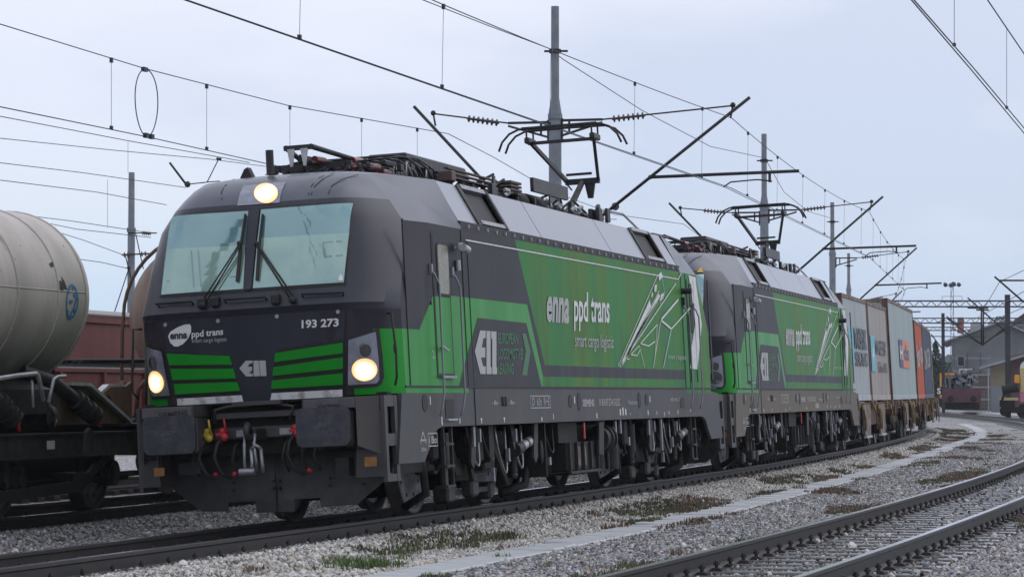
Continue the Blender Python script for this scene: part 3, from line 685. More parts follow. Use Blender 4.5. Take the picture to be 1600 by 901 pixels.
# wipers
def fp(u, v, o_): return front_pt(*front_px(u, v), o_)
for base, piv, bl in (((316, 478), (378, 385), ((386, 338), (373, 442))), ((456, 470), (404, 385), ((413, 338), (404, 440)))):
    wp = MB()
    for d in (0, 7): wp.tube([fp(base[0]+d, base[1], .05), fp(piv[0]+d*.4, piv[1]+2, .09)], .010, 6)
    wp.blob(fp(base[0]+3, base[1]+1, .04), .04, .04, .04); wp.blob(fp(piv[0], piv[1], .08), .03, .03, .03)
    wo = wp.obj('wiper_arm', 'black', loco)
    wb = MB(); a0 = fp(*bl[0], .045); a1 = fp(*bl[1], .045); mid = fp((bl[0][0]+bl[1][0])/2, (bl[0][1]+bl[1][1])/2, .07)
    wb.beam(a0, mid, .02, .035); wb.beam(mid, a1, .035, .02); wb.obj('wiper_blade', 'black', wo)

# ---- cab door, handrails, mirror camera, small fittings on the side
def cabdoor(m2='green'):
    d = MB()
    z_g = 2.47
    d.box(2.22, 2.80, -1.508, -1.49, 1.60, z_g, 0); d.box(2.22, 2.80, -1.508, -1.49, z_g, 3.17, 1)
    do = d.obj('cab_door', ['green', 'dark'], loco)
    j = MB()
    for (a, b_, c, e) in ((2.18, 2.215, 1.56, 3.2), (2.805, 2.84, 1.56, 3.2), (2.215, 2.805, 3.17, 3.2), (2.215, 2.805, 1.56, 1.60)): j.box(a, b_, -1.506, -1.488, c, e)
    j.obj('door_seal', 'black', do)
    f = MB(); poly = []
    for (cx, cz, a0) in ((2.74, 3.02, 0), (2.40, 3.02, 90), (2.40, 2.56, 180), (2.74, 2.56, 270)):
        for k in range(5):
            t = math.radians(a0+k*22.5); poly.append((cx+.07*math.cos(t), cz+.07*math.sin(t)))
    f.prism(poly, lambda a, b_, t: (a, -1.5-t, b_), .004, .016); f.obj('door_window_frame', 'black', do)
    poly2 = [(2.57+(a-2.57)*.84, 2.79+(b_-2.79)*.93) for a, b_ in poly]
    f = MB(); f.prism(poly2, lambda a, b_, t: (a, -1.5-t, b_), .010, .020); f.obj('door_window', 'glass_side', do)
    h = MB(); h.tube([(2.27, -1.52, 1.88), (2.27, -1.56, 1.90), (2.42, -1.56, 1.86), (2.48, -1.56, 1.86)], .014, 8); h.obj('door_handle', 'silver', do)
    t = MB(); t.box(2.25, 2.80, -1.55, -1.50, 1.545, 1.575); t.obj('door_sill', 'steel', do)
cabdoor()
def handrail(s_, zb, zt):
    h = MB(); h.tube([(s_-.03, -1.50, zt+.03), (s_-.03, -1.55, zt-.02), (s_+.04, -1.58, zt-.14), (s_+.02, -1.58, zb+.25), (s_, -1.56, zb+.1), (s_-.05, -1.54, zb)], .012, 8)
    h.box(s_-.06, s_-.0, -1.53, -1.50, zt-.02, zt+.09); h.obj('door_handrail', 'rail_grey', loco)
for s_ in (2.13, 2.95, L-3.25, L-2.5): handrail(s_, 1.12, 2.74)
c = MB(); c.cyl((3.12, -1.50, 3.06), (3.12, -1.64, 3.06), .02, n=8); c.cyl((3.05, -1.62, 3.06), (3.24, -1.62, 3.04), .045, n=14); c.cyl((3.12, -1.56, 3.03), (3.12, -1.56, 3.12), .04, n=10)
c.cyl((3.13, -1.53, 2.80), (3.13, -1.53, 2.92), .03, n=10); c.obj('rear_view_camera', 'silver', loco)
# rear cab: window strip and dark camera
rw = MB(); rw.box(L-2.78, L-2.58, -1.512, -1.49, 2.35, 3.15, ch=.03); rw.obj('rear_door_window', 'black', loco)
rc = MB(); rc.cyl((L-3.3, -1.5, 3.0), (L-3.3, -1.66, 3.0), .05, n=12); rc.box(L-3.36, L-3.26, -1.55, -1.5, 2.78, 2.9); rc.obj('rear_view_camera', 'blackmetal', loco)
rj = MB()
for s_ in (L-2.95, L-2.45): rj.box(s_, s_+.02, -1.509, -1.49, 1.55, 3.2)
rj.obj('door_seal', 'black', loco)
fcam = MB().box(L-1.25, L-1.15, -1.505, -1.49, 1.6, 3.25).obj('end_joint', 'black', loco)

# ---- underframe (grey skirt) with its openings and lettering
u_ = MB(); u_.box(2.30, L-2.3, -1.498, 1.498, 1.0, 1.445); u_.obj('underframe_beam', 'frame', loco)
for ex, nm in ((lambda s: s, 0), (lambda s: L-s, 1)):
    for sg in (-1, 1):
        k = MB()
        sk_ = [(.42, 1.445), (2.30, 1.445), (2.30, 1.0), (2.12, .98), (1.95, .93), (1.82, .80), (1.55, .62), (.62, .62)]
        k.prism([(.85, 1.378) if i == 0 else p for i, p in enumerate(sk_)], lambda a, b_, t: (ex(a), sg*(1.498-t), b_), 0, .05)
        k.obj('end_skirt', 'frame', loco)
        # step plate unit at the corner
        q = MB()
        ks = 1.0 if sg < 0 else .93
        for (z0, z1) in ((1.24, 1.36), (.82, .95), (.44, .52)): q.box(ex(.32), ex(.72), sg*1.47*ks, sg*1.43*ks, z0, z1)
        for x0, x1 in ((.30, .38), (.64, .74)): q.box(ex(x0), ex(x1), sg*1.473*ks, sg*1.427*ks, .44, 1.36)
        q.box(ex(.34), ex(.70), sg*1.43*ks, sg*1.15, .86, .89); q.box(ex(.34), ex(.70), sg*1.43*ks, sg*1.15, .50, .53); q.box(ex(.36), ex(.70), sg*1.16, sg*1.12, .5, 1.3)
        q.prism([(1.12, .50), (1.43*ks, .50), (1.43*ks, 1.2), (1.16, 1.2)], lambda a, b, t: (ex(t), sg*a, b), .30, .32)
        q.obj('corner_steps', 'frame', loco)
        # buffer beam box behind the buffers
        q = MB(); q.box(ex(.16), ex(.80), sg*.62, sg*1.16, .84, 1.24, ch=.03); q.box(ex(.10), ex(.8), sg*.62, sg*1.22, 1.24, 1.36)
        q.add([(ex(.10), sg*1.22, 1.36), (ex(.10), sg*1.22, .84), (ex(.30), sg*1.40*ks, .74), (ex(.30), sg*1.42*ks, 1.36), (ex(.6), sg*1.42*ks, 1.36), (ex(.6), sg*1.40*ks, .74), (ex(.5), sg*1.1, .74), (ex(.5), sg*1.1, 1.36)], [(0,1,2,3), (3,2,5,4), (0,3,4,7), (1,6,5,2), (4,5,6,7), (0,7,6,1)])
        q.obj('buffer_beam', 'frame', loco)
        # buffer
        q = MB(); rr = .07; hw, hh = .30, .205; poly = []
        for (cx, cz, a0) in ((hw-rr, hh-rr, 0), (-hw+rr, hh-rr, 90), (-hw+rr, -hh+rr, 180), (hw-rr, -hh+rr, 270)):
            for j in range(5):
                t = math.radians(a0+j*22.5); poly.append((cx+rr*math.cos(t), cz+rr*math.sin(t)))
        q.prism(poly, lambda a, b_, t: (ex(t), sg*.875+a, 1.055+b_), .0, .05)
        bo = q.obj('buffer', 'bufferplate', loco) if 'bufferplate' in Mt else None
        if bo is None:
            Mt['bufferplate'] = mat('greased_buffer_plate', (.030, .034, .050), .36, c2=(.070, .062, .060), scale=7, fac=.8, metal=.2, bump=.2, bscale=14)
            bo = q.obj('buffer', 'bufferplate', loco)
        q = MB(); q.cyl((ex(.05), sg*.875, 1.055), (ex(.25), sg*.875, 1.055), .17, n=20); q.cyl((ex(.12), sg*.875, 1.055), (ex(.3), sg*.875, 1.055), .21, n=20); q.obj('buffer_stem', 'grime', bo)
        gm_ = []
        for dx_, dz_, r1_, r2_ in ((.0, .02, .045, .03), (.07, .0, .03, .02), (-.06, .03, .022, .012), (.03, -.05, .05, .012)): gm_.append([(sg*.875+dx_+r1_*math.cos(t)*(1+.25*math.sin(3*t)), 1.06+dz_+r2_*math.sin(t)*(1+.3*math.cos(2*t))) for t in np.linspace(0, 2*PI, 15)[:-1]])
        multi_poly('grease_mark', gm_, lambda a_, b2, o_: Vector((ex(-o_), a_, b2)), 'greased', bo, off=.002)
# lettering over the buffers
Mt['plate_grey'] = mat('grey_beam_cover', (.085, .085, .092), .5, c2=(.06, .058, .06), scale=5, fac=.8)
for sg in (-1, 1):
    q = MB(); q.box(.085, .10, sg*.64, sg*1.21, 1.245, 1.352, ch=.004); q.obj('beam_cover', 'plate_grey', loco)
for txt, a in (('SIEMENS', [(248, 652.6), (293, 647.2), (248, 645.2)]), ('Vectron', [(495, 638.6), (530.5, 636), (495, 630.3)])):
    q = [plane_px(*p, .085) for p in a]; text_print('beam_lettering', txt, (*q[0], *q[1], *q[2]), lambda a_, b_, o_: Vector((.084-o_, a_, b_)), 'black', loco, bold=.02, off=.004)
# holes and marks on the skirt
hole = MB()
for s_, z_, rx, rz in ((8.15, 1.27, .10, .09), (8.62, 1.26, .10, .12), (12.25, 1.27, .10, .12), (12.72, 1.28, .10, .09), (1.66, 1.27, .10, .10)):
    hole.prism([(s_+rx*math.cos(t), z_+rz*math.sin(t)) for t in np.linspace(0, 2*PI, 17)[:-1]], lambda a, b_, t: (a, -1.5-t, b_), -.002, .004)
hole.obj('jacking_hole', 'black', loco)
sp = MB(); sp.box(2.42, 2.75, -1.504, -1.49, 1.09, 1.31); sp.box(15.1, 15.4, -1.504, -1.49, 1.14, 1.3); sp.obj('step_recess', 'black', loco)
st = MB(); st.box(2.40, 2.77, -1.54, -1.49, 1.065, 1.085); st.obj('step_tread', 'silver', loco)
vc = MB()
for s_ in (4.80, 4.92): vc.box(s_, s_+.07, -1.52, -1.49, 1.22, 1.34, ch=.02)
vc.obj('latch_box', 'black', loco)
mk = []
for s_, z_, w_, h_ in ((1.84, 1.25, .03, .09), (2.24, 1.02, .04, .09), (2.95, 1.03, .035, .06), (6.6, 1.02, .05, .05), (7.2, 1.04, .03, .07), (9.55, 1.03, .05, .07), (10.95, 1.06, .07, .09), (11.12, 1.06, .07, .11), (11.29, 1.06, .07, .09), (11.6, 1.06, .03, .03), (12.75, 1.05, .05, .07), (13.35, 1.05, .04, .05), (14.2, 1.05, .05, .05), (8.35, 1.24, .05, .09), (12.92, 1.24, .05, .09), (14.85, 1.05, .05, .06), (15.8, 1.08, .05, .06)):
    mk.append([(s_, z_), (s_+w_, z_), (s_+w_, z_+h_), (s_, z_+h_)])
for s_ in (3.86, 4.86, 13.9): mk.append([(s_-.04, 1.08), (s_+.04, 1.08), (s_+.015, 1.05), (s_+.015, 1.02), (s_-.015, 1.02), (s_-.015, 1.05)])
multi_poly('frame_mark', mk, side_pt, 'white', loco, off=.003)
for txt, s0, s1, z0, z1, bd in (('SIEMENS', 8.8, 9.45, 1.20, 1.29, .03), ('91 80 6193 273-4 D-ELOC', 9.75, 11.0, 1.20, 1.30, .01), ('Vectron', 11.5, 12.1, 1.21, 1.28, 0), ('- Bo -', 4.35, 4.68, 1.24, 1.29, .02), ('- Bo -', 5.08, 5.42, 1.24, 1.29, .02), ('D  63t  R+E', 6.2, 7.05, 1.22, 1.32, 0), ('MERCITALIA', 14.4, 15.1, 1.25, 1.30, 0), ('i Bo', 1.73, 2.02, .82, .90, .02), ('250m', 1.42, 1.62, .74, .78, .01), ('2', 2.02, 2.08, 1.77, 1.86, .02)):
    if txt == 'MERCITALIA': txt = 'REV 06 17'
    text_print('frame_lettering', txt, (s0, z0, s1, z0, s0, z1), side_pt, 'paleprint', loco, bold=bd, off=.004)
multi_poly('lettering_frame', stroke([(6.12, 1.19), (7.1, 1.19), (7.1, 1.34), (6.12, 1.34), (6.12, 1.19)], .012) + stroke([(1.70, .79), (2.05, .79), (2.05, .93), (1.70, .93), (1.70, .79)], .012) + stroke([(1.42, .82), (1.47, .90), (1.52, .95), (1.57, .90), (1.62, .82)], .02) + stroke([(1.40, .86), (1.64, .86)], .02), side_pt, 'paleprint', loco, off=.003)
flat_poly('warning_sticker', [plane_px(*p, .13) for p in ((570, 713.5), (589, 713), (589, 727.5), (570, 728.5))], lambda a, b_, o_: Vector((.13-o_, a, b_)), 'orange', loco)
flat_poly('warning_sticker', [plane_px(*p, .13) for p in ((241, 731), (257, 730), (257, 743), (241, 744))], lambda a, b_, o_: Vector((.13-o_, a, b_)), 'orange', loco)

# ---- snow plough and the dark coupling bay
for ex in (lambda s: s, lambda s: L-s):
    pl = MB()
    pw = [(1.32, .52), (.90, .20), (.58, .19), (.58, .29), (.24, .29), (.24, .16), (-.20, .16), (-.20, .29), (-.50, .29), (-.50, .19), (-.90, .20), (-1.32, .52), (-1.34, .80), (1.34, .80)]
    pl.prism(pw, lambda a, b_, t: (ex(.83 + t + .08*abs(a)), a, b_), 0, .03)
    po = pl.obj('snow_plough', 'plough', loco)
    j = MB()
    for l_ in (.5, .02, -.05, -.62, -1.0): j.cyl((ex(.81+.08*abs(l_)), l_, .42), (ex(.85+.08*abs(l_)), l_, .42), .018, n=8); j.cyl((ex(.81+.08*abs(l_)), l_, .50), (ex(.85+.08*abs(l_)), l_, .50), .014, n=8)
    j.box(ex(.822), ex(.84), -.012, .0, .17, .78); j.obj('plough_bolt', 'black', po)
    bay = MB(); bay.box(ex(.62), ex(1.0), -1.40, 1.40, .80, 1.40); bay.box(ex(1.0), ex(2.4), -1.2, 1.2, .5, 1.38); bay.obj('headstock', 'grime', loco)
    br = MB(); br.box(ex(.50), ex(.62), -.55, .55, .98, 1.10); br.box(ex(.45), ex(.62), -.50, .50, 1.20, 1.26); br.box(ex(.36), ex(.6), -.28, .28, 1.33, 1.375)
    br.tube([(ex(.44), .52, 1.16), (ex(.42), .50, 1.30), (ex(.42), .35, 1.33), (ex(.42), .1, 1.33)], .014); br.tube([(ex(.44), -.35, 1.16), (ex(.42), -.40, 1.30), (ex(.42), -.2, 1.33)], .014); br.obj('coupling_bracket', 'frame', loco)
    pls = MB()
    for l_ in (.22, -.28): pls.box(ex(.48), ex(.50), l_-.07, l_+.07, 1.0, 1.07)
    pls.obj('rating_plate', 'steel', loco)
    ck = MB(); ck.box(ex(.16), ex(.62), -.05, .05, .95, 1.08, ch=.02)
    ck.tube([(ex(.16), 0, 1.05), (ex(.06), 0, 1.12), (ex(.02), 0, 1.06), (ex(.06), 0, .98), (ex(.14), 0, .97)], .035, 8); ho = ck.obj('draw_hook', 'grime2', loco)
    sl = MB()
    for l_ in (.055, -.055): sl.tube([(ex(.14), l_, 1.02), (ex(.10), l_, .92), (ex(.11), l_*1.2, .74), (ex(.12), l_*1.2, .62)], .018)
    sl.tube([(ex(.1), -.13, .86), (ex(.08), -.145, .72), (ex(.08), -.15, .60)], .02); sl.tube([(ex(.1), -.02, .86), (ex(.08), -.03, .72), (ex(.08), -.02, .60)], .02); sl.tube([(ex(.1), -.13, .86), (ex(.08), -.08, .90), (ex(.1), -.02, .86)], .02)
    sl.cyl((ex(.09), .12, .62), (ex(.09), -.06, .62), .04, n=10); sl.obj('screw_link', 'steel', ho)
    for l_, m_, lab in ((.60, 'yellow', 'yellow air valve'), (.42, 'red', 'red air valve'), (-.42, 'red', 'red air valve')):
        q = MB(); q.blob((ex(.42), l_, 1.06), .05, .055, .05, 10); q.blob((ex(.38), l_-.03, 1.0), .045, .05, .045, 10); q.tube([(ex(.38), l_-.05, 1.04), (ex(.34), l_-.06, 1.12), (ex(.34), l_-.05, 1.20)], .012, 6)
        q.box(ex(.36), ex(.44), l_-.06, l_+.06, 1.02, 1.05)
        vo = q.obj('air_valve', m_, loco, lab)
        q = MB(); q.tube([(ex(.40), l_, 1.0), (ex(.30), l_+.03, .92), (ex(.28), l_+.06, .78), (ex(.32), l_, .62), (ex(.36), l_-.1, .56)], .022); q.obj('air_hose', 'black', vo)
    hs = MB()
    for l_ in (.75, .28, -.30, -.52, -.66): hs.tube([(ex(.60), l_, .95), (ex(.46), l_+.02, .90), (ex(.42), l_+.05, .75), (ex(.50), l_, .60)], .018)
    hs.box(ex(.42), ex(.6), -1.0, -.85, .52, .72); hs.box(ex(.42), ex(.6), .70, .95, .62, .75); hs.obj('cable_hose', 'grime2', loco)
    rk = MB()
    for l_ in (.30, -.56, .52): rk.blob((ex(.40), l_, .60), .03, .035, .03, 8)
    rk.obj('hose_cap', 'red', loco)
Mt['frame_dark'] = Mt['grime2']

# ---- bogies
wheel_me = None
def wheel_parts(x, y, r_, sg, parent, name='wheel'):
    global wheel_me
    if wheel_me is None: wheel_me = {}
    key = (r_, sg)
    if key not in wheel_me:
        a = MB(); a.lathe((0, 0, 0), (0, sg, 0), [(-.10, r_+.028), (-.075, r_+.028), (-.065, r_), (.055, r_-.006), (.06, r_-.012), (.06, r_-.075), (.03, r_-.08), (-.08, r_-.08), (-.10, r_+.028)], 40)
        b_ = MB(); b_.lathe((0, 0, 0), (0, sg, 0), [(.035, r_-.07), (.03, r_-.11), (.012, r_-.16), (.012, r_*.45), (.05, r_*.38), (.07, r_*.30), (.07, 0.001)], 40)
        b_.lathe((0, 0, 0), (0, sg, 0), [(-.05, r_-.07), (-.05, 0.001)], 40)
        h = MB()
        for k in range(10):
            t = 2*PI*k/10; h.cyl((math.cos(t)*r_*.66, sg*.012, math.sin(t)*r_*.66), (math.cos(t)*r_*.66, sg*.022, math.sin(t)*r_*.66), .022, n=8)
        wheel_me[key] = (b_.mesh('wheel', 'wheel'), a.mesh('tyre', 'tyre'), h.mesh('wheel_bolt', 'black'))
    d, t_, h_ = wheel_me[key]
    o = bpy.data.objects.new(name, d); col.objects.link(o); o.parent = parent; o.location = (x, y, r_)
    for nm, me in (('tyre', t_), ('wheel_bolt', h_)):
        c = bpy.data.objects.new(nm, me); col.objects.link(c); c.parent = o
    return o
for bc in (4.74, 14.24):
    for wx in (bc-1.5, bc+1.5):
        for sg in (-1, 1): wheel_parts(wx, sg*.755, .625, sg, loco)
        ax = MB(); ax.cyl((wx, -.7, .625), (wx, .7, .625), .10, n=12); ax.box(wx-.35, wx+.35, -.5, .5, .22, .9, ch=.06); ax.obj('axle', 'grime', loco)
    fr2 = MB()
    for sg in (-1, 1):
        y0, y1 = sg*.92, sg*1.12
        fr2.prism([(bc-2.15, .72), (bc-1.9, .92), (bc-.9, .92), (bc-.7, .62), (bc+.7, .62), (bc+.9, .92), (bc+1.9, .92), (bc+2.15, .72), (bc+2.1, .62), (bc+.95, .62), (bc+.75, .42), (bc-.75, .42), (bc-.95, .62), (bc-2.1, .62)], lambda a, b_, t: (a, y0+(y1-y0)*t, b_), 0, 1)
        for wx in (bc-1.5, bc+1.5):
            fr2.cyl((wx, sg*.86, .625), (wx, sg*1.10, .625), .17, n=18)
            for d in (-.30, .30): fr2.cyl((wx+d, sg*1.02, .55), (wx+d, sg*1.02, .82), .095, n=12)
            fr2.box(wx-.42, wx+.42, sg*.92, sg*1.12, .50, .58, ch=.02)
    fr2.box(bc-.4, bc+.4, -1.0, 1.0, .35, .8); fr2.obj('bogie_frame', 'grime', loco)
    for wx in (bc-1.5, bc+1.5):
        q = MB(); q.cyl((wx, -1.10, .625), (wx, -1.15, .625), .13, n=18); q.cyl((wx, -1.15, .625), (wx, -1.19, .625), .07, n=14); q.obj('axle_box_cover', 'grime2', loco)
    for wx, dsg in ((bc+1.5, 1), (bc-1.5, -1)):
        # suspension dampers: one upright, one slanting with a bright tube
        q = MB(); q.cyl((wx-.28*1, -1.28, .93), (wx-.28, -1.28, .52), .075, n=16); q.cyl((wx-.28, -1.28, .52), (wx-.28, -1.28, .40), .05, n=12); q.cyl((wx-.28, -1.28, .93), (wx-.28, -1.28, 1.0), .03, n=8); q.blob((wx-.28, -1.28, .36), .06, .05, .05)
        q.obj('upright_damper', 'grime2', loco)
    q = MB(); q.cyl((bc+1.32, -1.34, .70), (bc+1.98, -1.34, .79), .062, n=16); so = q.obj('yaw_damper', 'silver', loco)
    q = MB(); q.cyl((bc+1.10, -1.34, .67), (bc+1.34, -1.34, .703), .085, n=16); q.cyl((bc+1.60, -1.34, .738), (bc+1.64, -1.34, .744), .068, n=16); q.cyl((bc+1.96, -1.34, .787), (bc+2.1, -1.34, .806), .035, n=10); q.obj('damper_sleeve', 'grime2', so)
    # sand boxes, sand pipes, brake units, hoses, brackets
    q = MB(); q.box(bc-2.25, bc-1.98, -1.30, -1.0, .62, 1.0, ch=.03); q.box(bc-.55, bc-.2, -1.32, -1.02, .55, .98, ch=.04); q.box(bc+.0, bc+.5, -1.25, -1.0, .45, .80, ch=.03)
    q.box(bc-.1, bc+.1, -1.36, -1.2, .55, 1.0); q.box(bc+2.3, bc+2.34, -1.42, -1.1, .3, 1.0); q.obj('equipment_box', 'grime', loco)
    q = MB()
    q.tube([(bc-2.2, -1.15, .95), (bc-2.25, -1.17, .55), (bc-2.1, -1.15, .25), (bc-1.98, -.85, .10)], .05, 10); q.tube([(bc+2.35, -1.15, .95), (bc+2.4, -1.17, .60), (bc+2.3, -1.12, .22), (bc+2.05, -.85, .12)], .06, 10)
    q.obj('sand_pipe', 'grime2', loco)
    for k in range(5):
        x0 = bc+(-.95, -.35, .25, 2.55, 1.0)[k]; q = MB(); hgt = random.uniform(.25, .5)
        q.tube([(x0+.35*math.sin(t*PI)*(.3)+t*.45, -1.33-.03*math.sin(t*PI), .98-hgt*1.4*math.sin(t*PI)**.7) for t in np.linspace(0, 1, 12)], .014, 6); q.obj('brake_hose', 'grime2' if k % 2 else 'steel', loco)
    q = MB(); q.box(bc-1.05, bc-.75, -1.10, -.90, .10, .30, ch=.03); q.box(bc-.9, bc+.9, -1.02, -.92, .18, .24); q.box(bc+.9, bc+1.1, -1.05, -.85, .08, .30, ch=.03); q.box(bc-.2, bc+.1, -1.15, -1.0, .14, .34, ch=.03); q.obj('magnet_brake', 'grime2', loco)
    for dx in (-.98, 1.85):
        q = MB(); q.prism([(0, 0), (.18, .02), (.10, -.42), (-.02, -.50), (-.10, -.42)], lambda a, b_, t: (bc+dx+a, -1.38-t, .99+b_), 0, .03); q.obj('guard_plate', 'grime2', loco)
    q = MB(); q.blob((bc+2.22, -1.38, .62), .05, .03, .16, 12); q.obj('end_cap', 'grime2', loco)
    q = MB(); q.beam((bc+.4, -1.2, .90), (bc+1.1, -1.2, .30), .05, .10); q.beam((bc-.6, -1.18, .9), (bc-.3, -1.18, .35), .05, .08); q.obj('lifting_link', 'grime', loco)
    q = MB()
    for x0, z0 in ((bc-.62, .96), (bc+.98, .94), (bc+.62, .70), (bc-.1, .48)): q.box(x0, x0+.05, -1.40, -1.36, z0-.16, z0)
    q.obj('bracket', 'steel', loco)
# ladders under the cab doors
for s_ in (2.45, L-2.95):
    q = MB()
    for x in (s_, s_+.32): q.box(x-.015, x+.015, -1.46, -1.42, .30, 1.0)
    for z_ in (.80, .55, .32): q.box(s_, s_+.32, -1.48, -1.36, z_-.015, z_+.015)
    q.box(s_+.05, s_+.12, -1.45, -1.42, .32, .5); q.obj('ladder', 'grime2', loco)
# equipment between the bogies
q = MB(); q.box(7.55, 11.2, -1.15, 1.15, .30, .99, ch=.04); q.box(8.3, 9.95, -1.38, -1.0, .33, .72, ch=.02); q.box(8.0, 9.0, -1.35, -1.05, .72, .99); q.obj('transformer_tank', 'grime', loco)
q = MB()
for x in (8.32, 8.72, 9.1, 9.5, 9.9): q.box(x, x+.03, -1.42, -1.38, .33, .72)
q.box(8.3, 9.95, -1.43, -1.38, .30, .335); q.obj('tank_rib', 'grime2', loco)
q = MB(); q.box(8.80, 8.95, -1.40, -1.385, .40, .66); q.box(9.12, 9.27, -1.40, -1.385, .40, .66); q.obj('data_plate', 'rustpale', loco)
q = MB(); q.box(8.95, 9.0, -1.47, -1.45, .76, .98); q.obj('red_tag', 'red', loco)
q = MB(); q.cyl((10.25, -1.32, .74), (10.75, -1.32, .74), .17, n=18); q.cyl((10.45, -1.32, .74), (10.5, -1.32, .74), .20, n=18); q.cyl((10.65, -1.32, .74), (10.7, -1.32, .74), .20, n=18); q.obj('air_filter', 'grime2', loco)
q = MB(); q.prism([(0, 0), (.30, .02), (.18, -.46), (-.08, -.44)], lambda a, b_, t: (9.9+a, -1.42-t, .97+b_), 0, .03); q.obj('guard_plate', 'grime2', loco)
q = MB(); q.cyl((11.15, -1.3, .9), (11.15, -1.3, .3), .10, n=14); q.cyl((10.9, -1.3, .55), (10.9, -1.3, .3), .03, n=8); q.obj('air_reservoir', 'grime2', loco)
q = MB()
for (x, z0, z1) in ((10.95, .70, .98), (11.25, .8, 1.0), (11.75, .62, .74), (13.1, .75, .98), (13.95, .5, .98), (7.2, .45, .55), (3.75, .75, .98)): q.box(x, x+.07, -1.43, -1.40, z0, z1)
q.obj('bracket', 'steel', loco)

# ---- roof equipment
def insulator(m, x, y, z0, h, r_=.075, mi=0, n=5):
    prof = [(0, r_*.5)]
    for k in range(n):
        a = h*(k+.2)/n; prof += [(a, r_*.5), (a+h*.25/n, r_), (a+h*.45/n, r_*.5)]
    prof.append((h, r_*.5)); m.lathe((x, y, z0), (0, 0, 1), prof, 12, mi)
def panto_folded():       # folded pantograph over the leading cab, knee towards the nose
    p = MB(); K = 2.1; z0 = 4.08
    for sg in (-1, 1): p.beam((2.45, sg*.40, z0), (4.6, sg*.40, z0), .06, .07)
    for x in (2.5, 3.4, 4.5): p.beam((x, -.5, z0), (x, .5, z0), .06, .07)
    b_ = p.obj('pantograph_frame', 'blackmetal', loco)
    i = MB()
    for x in (2.55, 4.45):
        for sg in (-1, 1): insulator(i, x, sg*.5, 3.90, .16, .09, n=3)
    i.obj('insulator', 'insul', b_)
    a = MB(); a.beam((3.75, .05, z0+.07), (K+.05, .0, 4.14), .07, .06); a.cyl((3.3, -.14, z0+.06), (K+.1, -.10, 4.10), .022, n=8); a.obj('lower_arm', 'blackmetal', b_)
    a = MB(); a.beam((K, -.17, 4.265), (K, .17, 4.265), .06, .055)
    for sg in (-1, 1): a.cyl((K, sg*.15, 4.27), (4.1, sg*.45, 4.12), .032, .024, n=10)
    a.cyl((K+.1, .02, 4.18), (3.8, .1, 4.22), .018, n=6)
    a.obj('upper_arm', 'grime2', b_)
    for sg in (-1, 1): MB().prism([(-.045, 0), (.045, 0), (.015, -.20), (-.015, -.20)], lambda a_, b2, t: (K+t, a_+sg*.08, 4.25+b2), -.04, -.02).obj('end_plate', 'silver', b_)
    h = MB()
    for x in (3.70, 4.08):
        h.tube([(x, -.98, 3.98), (x, -.92, 4.11), (x, -.80, 4.21), (x, -.62, 4.26), (x, .62, 4.26), (x, .80, 4.21), (x, .92, 4.11), (x, .98, 3.98)], .016, 8)
    for yy in (-.5, .5): h.box(3.66, 4.12, yy-.03, yy+.03, 4.14, 4.22, ch=.02)
    h.obj('contact_head', 'blackmetal', b_)
    hz = MB()
    for k in range(4):
        yy = -.75+.22*k; hz.tube([(2.9+.2*k, yy*.6, 4.14), (3.5, yy, 4.22), (4.0, yy*1.1, 4.23), (4.5, yy*1.15, 4.14), (4.75, yy*1.1, 3.96)], .012, 6)
    hz.obj('roof_cable', 'blackmetal', b_)
    rr_ = MB()
    for (x, y, z_) in ((2.35, -.1, 4.14), (2.6, .1, 4.12), (3.05, -.32, 4.17), (3.2, -.48, 4.10), (3.55, -.5, 4.06), (4.2, -.55, 4.02), (4.5, -.65, 4.0)): rr_.cyl((x, y, z_), (x+.24, y-.03, z_), .045, n=10)
    rr_.obj('red_spring_drum', 'insul', b_)
    dd = MB()
    for k in range(60):
        x = random.uniform(2.3, 4.7); y = random.uniform(-.7, .4); s_ = random.uniform(.02, .06); zt = random.uniform(.0, .2)*min(1, (x-2.0)/1.4); dd.box(x, x+s_*2.4, y, y+s_, 3.98+zt*.7, 4.02+zt, ch=.008)
    dd.obj('fittings', 'blackmetal', b_, kind='stuff')
    dd = MB()
    for k in range(12):
        x = random.uniform(3.9, 4.8); y = random.uniform(-.8, -.2); dd.tube([(x, y, 4.0), (x+.05, y, 4.18+random.uniform(-.05, .06)), (x+.15, y-.03, 4.05)], .012, 5)
    dd.obj('steel_fitting', 'silver', b_, kind='stuff')
panto_folded()
